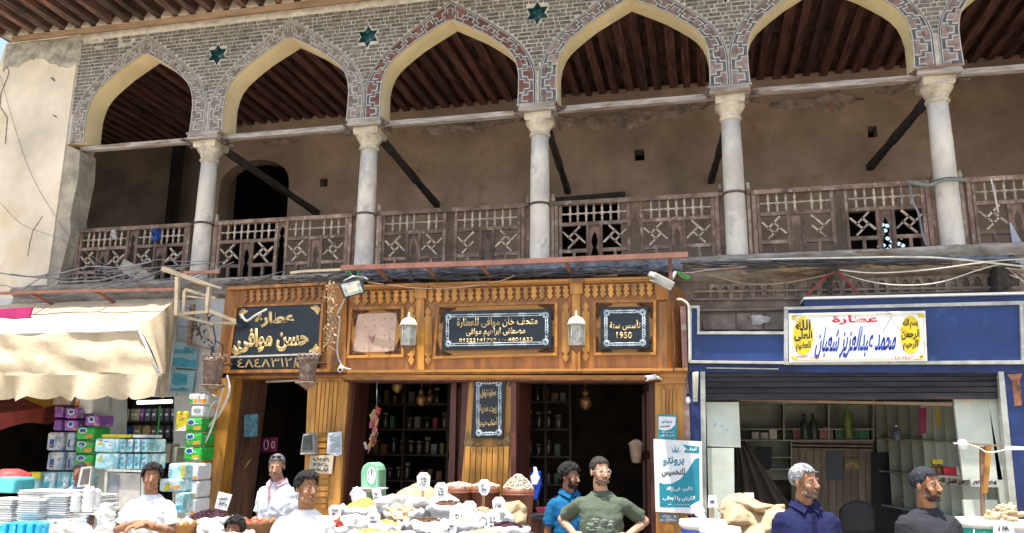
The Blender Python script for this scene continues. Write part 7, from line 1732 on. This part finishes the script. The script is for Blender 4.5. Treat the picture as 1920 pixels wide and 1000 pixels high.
def person(label, head_px, Y, Hpx=None, body_yaw=0, head_yaw=0, head_tilt=0, skin='brown', hair=('short', (.012, .010, .009)), shirt=(.7, .7, .7), trousers=(.05, .05, .07),
           arms=None, beard=None, glasses=False, sunglasses=False, collar=False, lean=0, shirt_dirt=None, sleeve=.6, build_w=.94, height=1.74, extra=None, group=None, headscale=.95, shirt_smooth=.02):
    """head_px: photo pixel of the head's centre; Y: distance plane; the figure stands on the street"""
    hc = P(*head_px, Y); k = height/1.75
    # head centre sits 1.63*k above the feet; squat figures are lowered through 'height'
    k = hc.z/1.63; T = thing('person', label, 'person', (hc.x, Y, 0), group)
    T.rotation_euler = (0, 0, body_yaw)
    sm = mat('skin_'+skin, SKIN[skin], .62, var=.16, scale=22, bump=.25, fine=160, bdist=.002, spec=.28, dirt=tuple(c*.78 for c in SKIN[skin]), damt=.42, dscale=14)
    S = lambda *v: Vector(v)*k
    # ---- head (in head space then placed)
    hp = Matrix.Translation(S(0, -.015-.1*lean, 1.625))@Matrix.Rotation(head_yaw, 4, 'Z')@Matrix.Rotation(head_tilt, 4, 'X')
    g = k*headscale
    def H(v): return hp@(Vector(v)*g)
    hb = MB()
    rotm = hp.to_3x3()
    def hball(c, r, n=12): hb.ball(H(c), tuple(x*g for x in r), n, rot=rotm)
    hball((0, .018, .035), (.074, .092, .083), 16); hball((0, -.022, -.015), (.062, .068, .088), 16); hball((0, -.03, -.072), (.047, .05, .038)); hball((0, -.070, -.094), (.022, .018, .016))
    for s in (-1, 1):
        hball((s*.042, -.058, -.030), (.021, .022, .022)); hball((s*.077, .012, -.004), (.009, .02, .031)); hball((s*.048, -.02, -.075), (.018, .035, .022)); hball((s*.03, -.075, .024), (.022, .012, .008))
        hball((s*.012, -.100, -.033), (.009, .010, .008))
    limbp = [H((0, -.084, .012)), H((0, -.108, -.028))]; limb(hb, limbp, [.0085*g, .0125*g], 8)
    hball((0, -.086, -.058), (.024, .012, .0065)); hball((0, -.083, -.067), (.020, .012, .007))
    hme = remesh(hb, .0042*k, 2)
    from mathutils.bvhtree import BVHTree
    bv = BVHTree.FromPolygons([v.co for v in hme.vertices], [tuple(p.vertices) for p in hme.polygons]); hi = hp.inverted()
    def F(x, z, off=.0, a=None):
        """point of the face in front of head-space (x, z); or at angle a round the head"""
        if a is None: o, d = Vector((x, -.3, z)), Vector((0, 1, 0))
        else: d = Vector((-math.sin(a), math.cos(a), 0)); o = Vector((0, -.015, z))-d*.3
        h = bv.ray_cast(hp@(o*g), (rotm@d).normalized())
        if h[0] is None: return H(o+d*.25)
        return h[0]-(rotm@d).normalized()*off*g
    # ---- body as one skin: neck, torso, arms, hands, legs
    bw = build_w; sh = .172*bw
    bb = MB()
    limb(bb, [H((0, .012, -.05)), H((0, .018, -.09)), S(0, .025-.05*lean, 1.47), S(0, .03, 1.40)], [.052*k, .054*k, .058*k, .075*k], 16)
    def TL(z): return -.10*lean*max(0, (z-1.0)/.6)
    rings = [(z*k, 0, (cy+TL(z))*k, rx*k*bw, ry*k) for z, cy, rx, ry in ((.80, .02, .155, .11), (.90, .02, .165, .12), (1.0, .01, .15, .112), (1.12, .0, .15, .11), (1.25, .0, .158, .118), (1.34, .012, .160, .104), (1.40, .02, .148, .078), (1.435, .025, .09, .058), (1.465, .028, .055, .048))]
    loft(bb, rings)
    A = arms or {}
    defaults = {'L': [(sh, .02, 1.375), (sh+.022, .03, 1.10), (sh+.02, -.04, .86)], 'R': [(-sh, .02, 1.375), (-sh-.022, .03, 1.10), (-sh-.02, -.04, .86)]}
    hb2 = {}
    for sd in 'LR':
        a = fixarm(A.get(sd, defaults[sd]), sh); pts = [S(*p) for p in a[:3]]; pts = [p+Vector((0, TL(1.4)*k if i == 0 else 0, 0)) for i, p in enumerate(pts)]
        limb(bb, pts, [.041*k, .036*k, .027*k], 14); mid = pts[1].lerp(pts[2], .3); bb.ball(mid, .041*k, 10)
        d = Vector(a[3]) if len(a) > 3 else (pts[2]-pts[1]); nn = Vector(a[4]) if len(a) > 4 else Vector((-1 if sd == 'L' else 1, 0, 0)); hand(bb, pts[2], d, nn, a[5] if len(a) > 5 else .5, 1 if sd == 'R' else -1)
    for s in (-1, 1):
        limb(bb, [S(s*.085, .02, .88), S(s*.10, .0, .50), S(s*.105, .03, .10)], [.085*k, .052*k, .036*k], 14); limb(bb, [S(s*.105, .03, .05), S(s*.115, -.12, .03)], [.042*k, .033*k], 10)
    # keep the body one continuous surface: join head and body into one mesh
    bme = remesh(bb, .0085*k, 3)
    bm = bmesh.new(); bm.from_mesh(bme); bm.from_mesh(hme); full = bpy.data.meshes.new('body'); bm.to_mesh(full); bm.free(); part_mesh(full, 'body', sm, T)
    # ---- face details
    dark = mat('eye_iris', (.02, .012, .008), .2, bump=0); ew = mat('eye_white', (.55, .50, .46), .3, bump=0); lipm = mat('lips_'+skin, tuple(c*f for c, f in zip(SKIN[skin], (.85, .6, .62))), .5, bump=0)
    hm = mat('hair_%02d' % int(hair[1][0]*100), hair[1], .75, var=.5, scale=60, bump=1, fine=90, bdist=.01)
    for s in (-1, 1):
        mb = MB(); mb.ball(F(s*.030, .006, -.006), (.0135*g, .0085*g, .0062*g), 10, rot=rotm); build_local(mb, 'eye', ew, T)
        mb = MB(); mb.ball(F(s*.030+.003*math.copysign(1, head_yaw or 1), .006, .0012), (.0062*g, .0025*g, .0060*g), 8, rot=rotm); build_local(mb, 'iris', dark, T)
        mb = MB(); mb.tube([F(s*.013, .026), F(s*.022, .030), F(s*.034, .031), F(s*.048, .025)], [.003*g, .0045*g, .004*g, .002*g], 6); build_local(mb, 'eyebrow', hm if hair[1][0] < .2 else mat('hair_10', (.1, .09, .08)), T)
    mb = MB(); mb.tube([F(-.022, -.0625), F(-.010, -.060), F(0, -.061), F(.010, -.060), F(.022, -.0625)], [.001*g, .0036*g, .0036*g, .0036*g, .001*g], 6); mb.tube([F(-.018, -.066), F(0, -.069), F(.018, -.066)], [.001*g, .0045*g, .001*g], 6); build_local(mb, 'mouth', lipm, T)
    # ---- hair
    kind = hair[0]
    if kind != 'bald':
        mb = MB(); vol = {'curly': .016, 'short': .006, 'crop': .004, 'quiff': .010}[kind]; amp = {'curly': .019, 'short': .006, 'crop': .004, 'quiff': .014}[kind]; RH = random.Random(5)
        def hfn(u, v):
            a = u*2*math.pi; ph = v*math.pi*.72; d = Vector((math.sin(ph)*math.sin(a), math.sin(ph)*math.cos(a), math.cos(ph)))
            front = max(0, -d.y); r = Vector((d.x*.078, d.y*.097, d.z*.089)); q = d*(9 if kind == 'curly' else 14)
            r *= 1+RH.uniform(-.02, .02)+(vol+(.010 if kind == 'quiff' and front > .2 and d.z > .4 else 0))/.08+amp/.08*noise.noise(q)+amp*.6/.08*noise.noise(q*2.6)
            c = Vector((0, .018, .037))+r; return H(c)
        nu, nv = 84, 44; vs = [hfn(i/nu, j/nv) for j in range(nv+1) for i in range(nu)]
        def keep(i, j):
            a = i/nu*2*math.pi; ph = j/nv*math.pi*.72; d = Vector((math.sin(ph)*math.sin(a), math.sin(ph)*math.cos(a), math.cos(ph)))
            z = .037+d.z*.09+RH.uniform(-.009, .007); fr = -d.y
            if fr > .55: return z > .080-.012*abs(d.x)+.004*math.sin(a*23)
            if fr > .1: return z > .052-.055*(.55-fr)/.45
            if fr > -.25: return z > .012
            return z > -.045
        fs = [(j*nu+i, j*nu+(i+1) % nu, (j+1)*nu+(i+1) % nu, (j+1)*nu+i) for j in range(nv) for i in range(nu) if keep(i+.5, j+1)]
        mb.add(vs, fs, 0, True); h = build_local(mb, 'hair', hm, T); md = h.modifiers.new('s', 'SOLIDIFY'); md.thickness = .012*g; md.offset = -1
    if beard:
        bmn = mat('beard_%03d' % int(beard[0]*1000), beard, .9, var=.3, scale=80, bump=.8, fine=120, bdist=.004)
        mb = MB()
        RB = random.Random(11)
        def bf(u, v):
            a = (u-.5)*2.9; z = -.040-.068*v+.075*max(0, abs(u-.5)-.28)*(1-v)*3; return F(0, z, .0022, a)
        def bkeep(u, v): return not (abs(u-.5) < .10 and .22 < v < .50) and not (v < .40 and .11 < abs(u-.5) < .33)
        nu, nv = 96, 40; vs = [bf(i/nu, j/nv) for j in range(nv+1) for i in range(nu+1)]
        fs = [(j*(nu+1)+i, j*(nu+1)+i+1, (j+1)*(nu+1)+i+1, (j+1)*(nu+1)+i) for j in range(nv) for i in range(nu) if bkeep((i+.5)/nu+RB.uniform(-.015, .015), (j+.5)/nv+RB.uniform(-.05, .05)) and RB.random() < min(.86, .35+2.2*((j+.5)/nv)) * min(1, .3+5*(.5-abs((i+.5)/nu-.5)))]
        mb.add(vs, fs, 0, True)
        b = build_local(mb, 'beard', bmn, T); md = b.modifiers.new('s', 'SOLIDIFY'); md.thickness = .003*g; md.offset = .0
    if glasses:
        mb = MB()
        for s in (-1, 1):
            ring = [H((s*.032+.024*math.cos(t), -.098+.012*abs(math.cos(t))*(s*math.cos(t) > 0), .004+.017*math.sin(t))) for t in [i*math.pi/8 for i in range(17)]]; mb.tube(ring, .0030*g, 6, caps=False)
            mb.tube([H((s*.055, -.088, .010)), H((s*.076, -.03, .008)), H((s*.080, .02, .004))], .0025*g, 5)
        mb.tube([H((-.009, -.1, .008)), H((.009, -.1, .008))], .003*g, 5); G = build_local(mb, 'glasses', mat('clear_plastic_frame', (.62, .50, .45), .2, bump=0), T)
    if sunglasses:
        mb = MB()
        for s in (-1, 1): mb.ball(H((s*.032, -.045, .118)), (.026*g, .018*g, .008*g), 10, rot=rotm); mb.tube([H((s*.058, -.04, .113)), H((s*.083, .03, .09))], .003*g, 5)
        mb.tube([H((-.012, -.052, .12)), H((.012, -.052, .12))], .003*g, 5); build_local(mb, 'sunglasses', M_ink, T)
    # ---- shirt, trousers, shoes
    sb = MB(); g2 = .014+.006
    loft(sb, [(z*k, 0, (cy+TL(z))*k, (rx+ex)*k*bw, (ry+ex)*k) for z, cy, rx, ry, ex in ((.84, .02, .165, .12, .026), (.92, .02, .168, .124, .028), (1.0, .01, .152, .115, .03), (1.12, .0, .152, .114, .028), (1.25, .0, .158, .120, .02), (1.34, .012, .168, .114, .014), (1.40, .02, .160, .090, .013), (1.44, .025, .108, .070, .012), (1.478, .028, .062, .056, .010))])
    for sd in 'LR':
        a = fixarm(A.get(sd, defaults[sd]), sh); p0, p1, p2 = [S(*p) for p in a[:3]]; p0 = p0+Vector((0, TL(1.4)*k, 0)); q = p0.lerp(p1, sleeve/.6*.78 if sleeve <= .6 else 1.0)
        limb(sb, [p0+Vector((-.01 if sd == 'L' else .01, 0, 0)), p0.lerp(q, .5)], [.056*k, .055*k], 14); sb.tube([p0, p0.lerp(q, .5), q], [.058*k, .059*k, .064*k], 16)
    sme = remesh(sb, .0095*k, 5)
    for v in sme.vertices:   # soft folds, stronger at waist and armpits
        q = Vector((v.co.x*5, v.co.y*5, v.co.z*9)); w = 1.0 if v.co.z < 1.3*k else .5
        f = noise.noise(q+Vector((hc.x*7, 0, 0)))*.011+noise.noise(Vector((v.co.x*14+v.co.z*10, v.co.y*9, v.co.z*22-v.co.x*9)))*.008+abs(noise.noise(Vector((v.co.x*9-v.co.z*12, v.co.y*7, v.co.z*11+v.co.x*12))))*.014; f *= w; nrm = Vector((v.co.x, v.co.y, 0)).normalized(); v.co += nrm*f*k
    sh_m = mat('shirt_%.2f_%.2f_%.2f' % shirt, shirt, .95, var=.10, scale=6, bump=.6, fine=26, bdist=.02, spec=.15, dirt=shirt_dirt, damt=.36, dscale=9)
    so = part_mesh(sme, 'shirt', sh_m, T)
    mb = MB(); cz = 1.462*k; mb.tube([Vector((.074*k*math.cos(t), (.02-.1*lean*.8)*k+.068*k*math.sin(t)-(.012*k if math.sin(t) < 0 else 0), cz+.012*k*math.sin(t)+(.0 if math.sin(t) > 0 else -.006*k))) for t in [i*math.pi/12 for i in range(25)]], .0085*k, 8, caps=False)
    build_local(mb, 'neckline', sh_m, T)
    if collar:
        cm = sh_m if collar is True else mat('collar_%.2f' % collar[0], collar, .9)
        for s in (-1, 1):
            mb = MB(); z = cz+.02*k; yb = TL(1.45)*k
            mb.add([Vector((s*.012*k, -.062*k+yb, z-.015*k)), Vector((s*.07*k, -.02*k+yb, z+.025*k)), Vector((s*.075*k, .05*k+yb, z+.035*k)), Vector((s*.105*k, .04*k+yb, z-.012*k)), Vector((s*.10*k, -.04*k+yb, z-.02*k)), Vector((s*.045*k, -.098*k+yb, z-.055*k))], [(0, 1, 4, 5), (1, 2, 3, 4)])
            c_ = build_local(mb, 'collar', cm, T); md = c_.modifiers.new('s', 'SOLIDIFY'); md.thickness = .006
        mb = MB(); mb.box(-.012*k, .012*k, -.145*k+TL(1.3)*k, -.128*k+TL(1.3)*k, 1.30*k, 1.43*k); build_local(mb, 'placket', cm if collar is not True else sh_m, T)
    tb = MB(); loft(tb, [(z*k, 0, cy*k, rx*k*bw, ry*k) for z, cy, rx, ry in ((.78, .02, .17, .125), (.88, .02, .176, .132), (.985, .012, .162, .125))])
    for s in (-1, 1): limb(tb, [S(s*.088, .02, .84), S(s*.102, .0, .50), S(s*.105, .03, .12)], [.098*k, .07*k, .058*k], 14)
    part_mesh(remesh(tb, .013*k, 4), 'trousers', mat('trousers_%.2f_%.2f' % (trousers[0], trousers[2]), trousers, .9, var=.15, bump=.3), T)
    for s in (-1, 1): mb = MB(); mb.ball(S(s*.112, -.06, .04), (.05*k, .135*k, .04*k), 12); build_local(mb, 'shoe', M_ink, T)
    if extra: extra(T, k, H, S, TL)
    return T
def build_local(mb, name, m, T):
    me = bpy.data.meshes.new(name); me.from_pydata([Vector(v) for v in mb.v], [], mb.f); me.materials.append(m); me.polygons.foreach_set('use_smooth', mb.sm)
    bm = bmesh.new(); bm.from_mesh(me); bmesh.ops.recalc_face_normals(bm, faces=bm.faces); bm.to_mesh(me); bm.free()
    o = bpy.data.objects.new(name, me); COL.objects.link(o); o.parent = T; return o
def chest_print(cx, cz, w, h, m, seed, n=14):
    def f(T, k, H, S, TL):
        r_ = random.Random(seed); mb = MB()
        so = [c for c in T.children if c.name.startswith('shirt')][0]
        from mathutils.bvhtree import BVHTree
        bv = BVHTree.FromPolygons([v.co for v in so.data.vertices], [tuple(p.vertices) for p in so.data.polygons])
        for i in range(n):
            x = (cx+r_.uniform(-w, w))*k; z = (cz+r_.uniform(-h, h))*k; rr = r_.uniform(.006, .018)
            hit = bv.ray_cast(Vector((x, -1, z)), Vector((0, 1, 0)))
            if hit[0]: mb.ball(hit[0]+Vector((0, -.0005, 0)), (rr*1.6, .0022, rr*.7), 6)
        build_local(mb, 'shirt_print', m, T)['kind'] = 'stuff'
    return f
def wristband(T, k, H, S, TL): pass

def crest(T, k, S):
    mb = MB(); c = S(-.275, -.03, 1.25)
    for t in range(12): a = t*math.pi/6; mb.ball(c+Vector((-.0, .022*math.cos(a), .03*math.sin(a)))*k, .008, 5)
    mb.ball(c, (.008, .02, .028), 8); build_local(mb, 'sleeve_crest', mat('red_crest', (.45, .03, .08), .7, bump=0), T)
    mb = MB(); c = S(.085, -.142, 1.27); mb.ball(c, (.012, .006, .016), 8); build_local(mb, 'chest_logo', mat('red_crest', (.45, .03, .08)), T)
def sleeve_print(T, k, S):
    r_ = random.Random(2); mb = MB()
    for i in range(30): a = r_.uniform(-1.5, 1.2); mb.ball(S(-.235-.075*math.cos(a)*.7, .01-.075*abs(math.sin(a)), 1.30+r_.uniform(-.07, .05)), (.014, .012, .011), 5)
    build_local(mb, 'sleeve_print', mat('grey_floral', (.20, .21, .20), .9, bump=0), T)['kind'] = 'stuff'
HIPS = {'L': [(.20, .02, 1.40), (.37, .17, 1.235), (.22, -.06, 1.135), (-.75, -.3, -.15), (-.2, 1, 0), .7], 'R': [(-.20, .02, 1.40), (-.37, .17, 1.235), (-.22, -.06, 1.135), (.75, -.3, -.15), (.2, 1, 0), .7]}
# yaw convention: positive turns the face towards the viewer's right
black = (.012, .010, .009)
person('man in glasses and an olive green T-shirt, hands on his hips', (1126, 884), -3.55, body_yaw=R(2), head_yaw=R(32), skin='fair', hair=('crop', (.03, .022, .017)), shirt=(.088, .108, .075), trousers=(.05, .05, .06), arms=HIPS, glasses=True,
       beard=(.20, .12, .085), extra=chest_print(0, 1.22, .10, .045, mat('faded_print', (.17, .19, .16), .9, bump=0), 4, 40), build_w=.96)
person('bearded man in a bright blue polo shirt with his back to the desk, looking right', (1068, 893), -2.75, body_yaw=R(34), head_yaw=R(30), head_tilt=R(6), skin='brown', hair=('curly', black), shirt=(.010, .10, .22), trousers=(.02, .02, .03), beard=(.03, .02, .016), collar=True,
       arms={'R': [(-.20, .02, 1.40), (-.25, .03, 1.12), (-.20, -.10, .86)]})
person('grey-haired man in a navy polo shirt with a red crest on the sleeve', (1508, 903), -4.35, body_yaw=R(14), head_yaw=R(34), skin='brown', hair=('short', (.30, .31, .32)), shirt=(.014, .017, .06), trousers=(.05, .05, .06), beard=(.17, .12, .095), collar=True, build_w=1.0,
       extra=lambda T, k, H, S, TL: crest(T, k, S))
person('young man with cropped black hair and goatee in a dark grey T-shirt', (1736, 909), -4.2, body_yaw=R(10), head_yaw=R(34), skin='brown', hair=('short', (.022, .025, .035)), shirt=(.032, .032, .038), trousers=(.03, .03, .04), beard=(.06, .035, .025),
       extra=chest_print(.08, 1.17, .10, .02, mat('pale_print', (.35, .35, .36), .9, bump=0), 9, 24))
person('young man in a plain white T-shirt with wavy black hair, looking right', (576, 915), -4.9, body_yaw=R(28), head_yaw=R(28), skin='brown', hair=('quiff', black), shirt=(.78, .77, .74), trousers=(.05, .06, .1), arms={'R': [(-.20, .02, 1.40), (-.27, .05, 1.14), (-.30, -.14, .95)]})
person('older man in a white polo shirt with sunglasses on his head at the plank door', (526, 874), -2.8, body_yaw=R(-6), head_yaw=R(22), head_tilt=R(10), skin='tan', hair=('crop', (.16, .15, .14)), shirt=(.74, .75, .78), trousers=(.02, .02, .025), sunglasses=True, beard=(.36, .23, .16), collar=(.50, .30, .33), lean=.5,
       arms={'R': [(-.20, .02, 1.40), (-.245, .02, 1.13), (-.23, -.12, .88)]}, build_w=1.0)
person('boy with short black curls in a white T-shirt with grey floral sleeve', (286, 895), -3.95, body_yaw=R(14), head_yaw=R(20), skin='brown', hair=('curly', black), shirt=(.78, .78, .77), trousers=(.08, .08, .1),
       arms={'R': [(-.20, .02, 1.40), (-.29, -.03, 1.17), (-.02, -.25, 1.25), (1, -.1, .05), (0, 0, -1), .6], 'L': [(.20, .02, 1.40), (.27, -.02, 1.16), (.10, -.27, 1.23), (-.6, -.5, 0), (0, 0, -1), .6]},
       extra=lambda T, k, H, S, TL: sleeve_print(T, k, S))
person('vendor in a blue-grey shirt mostly hidden behind the small mirror', (150, 886), -2.25, body_yaw=R(30), head_yaw=R(-15), skin='dark', hair=('crop', black), shirt=(.22, .27, .42), trousers=(.05, .05, .07), sleeve=.6)
person('small boy with tousled black hair at the bottom edge beside the red basket', (440, 995), -3.7, body_yaw=R(-5), head_yaw=R(10), skin='dark', hair=('curly', black), shirt=(.35, .1, .08), trousers=(.05, .05, .07), headscale=1.35)
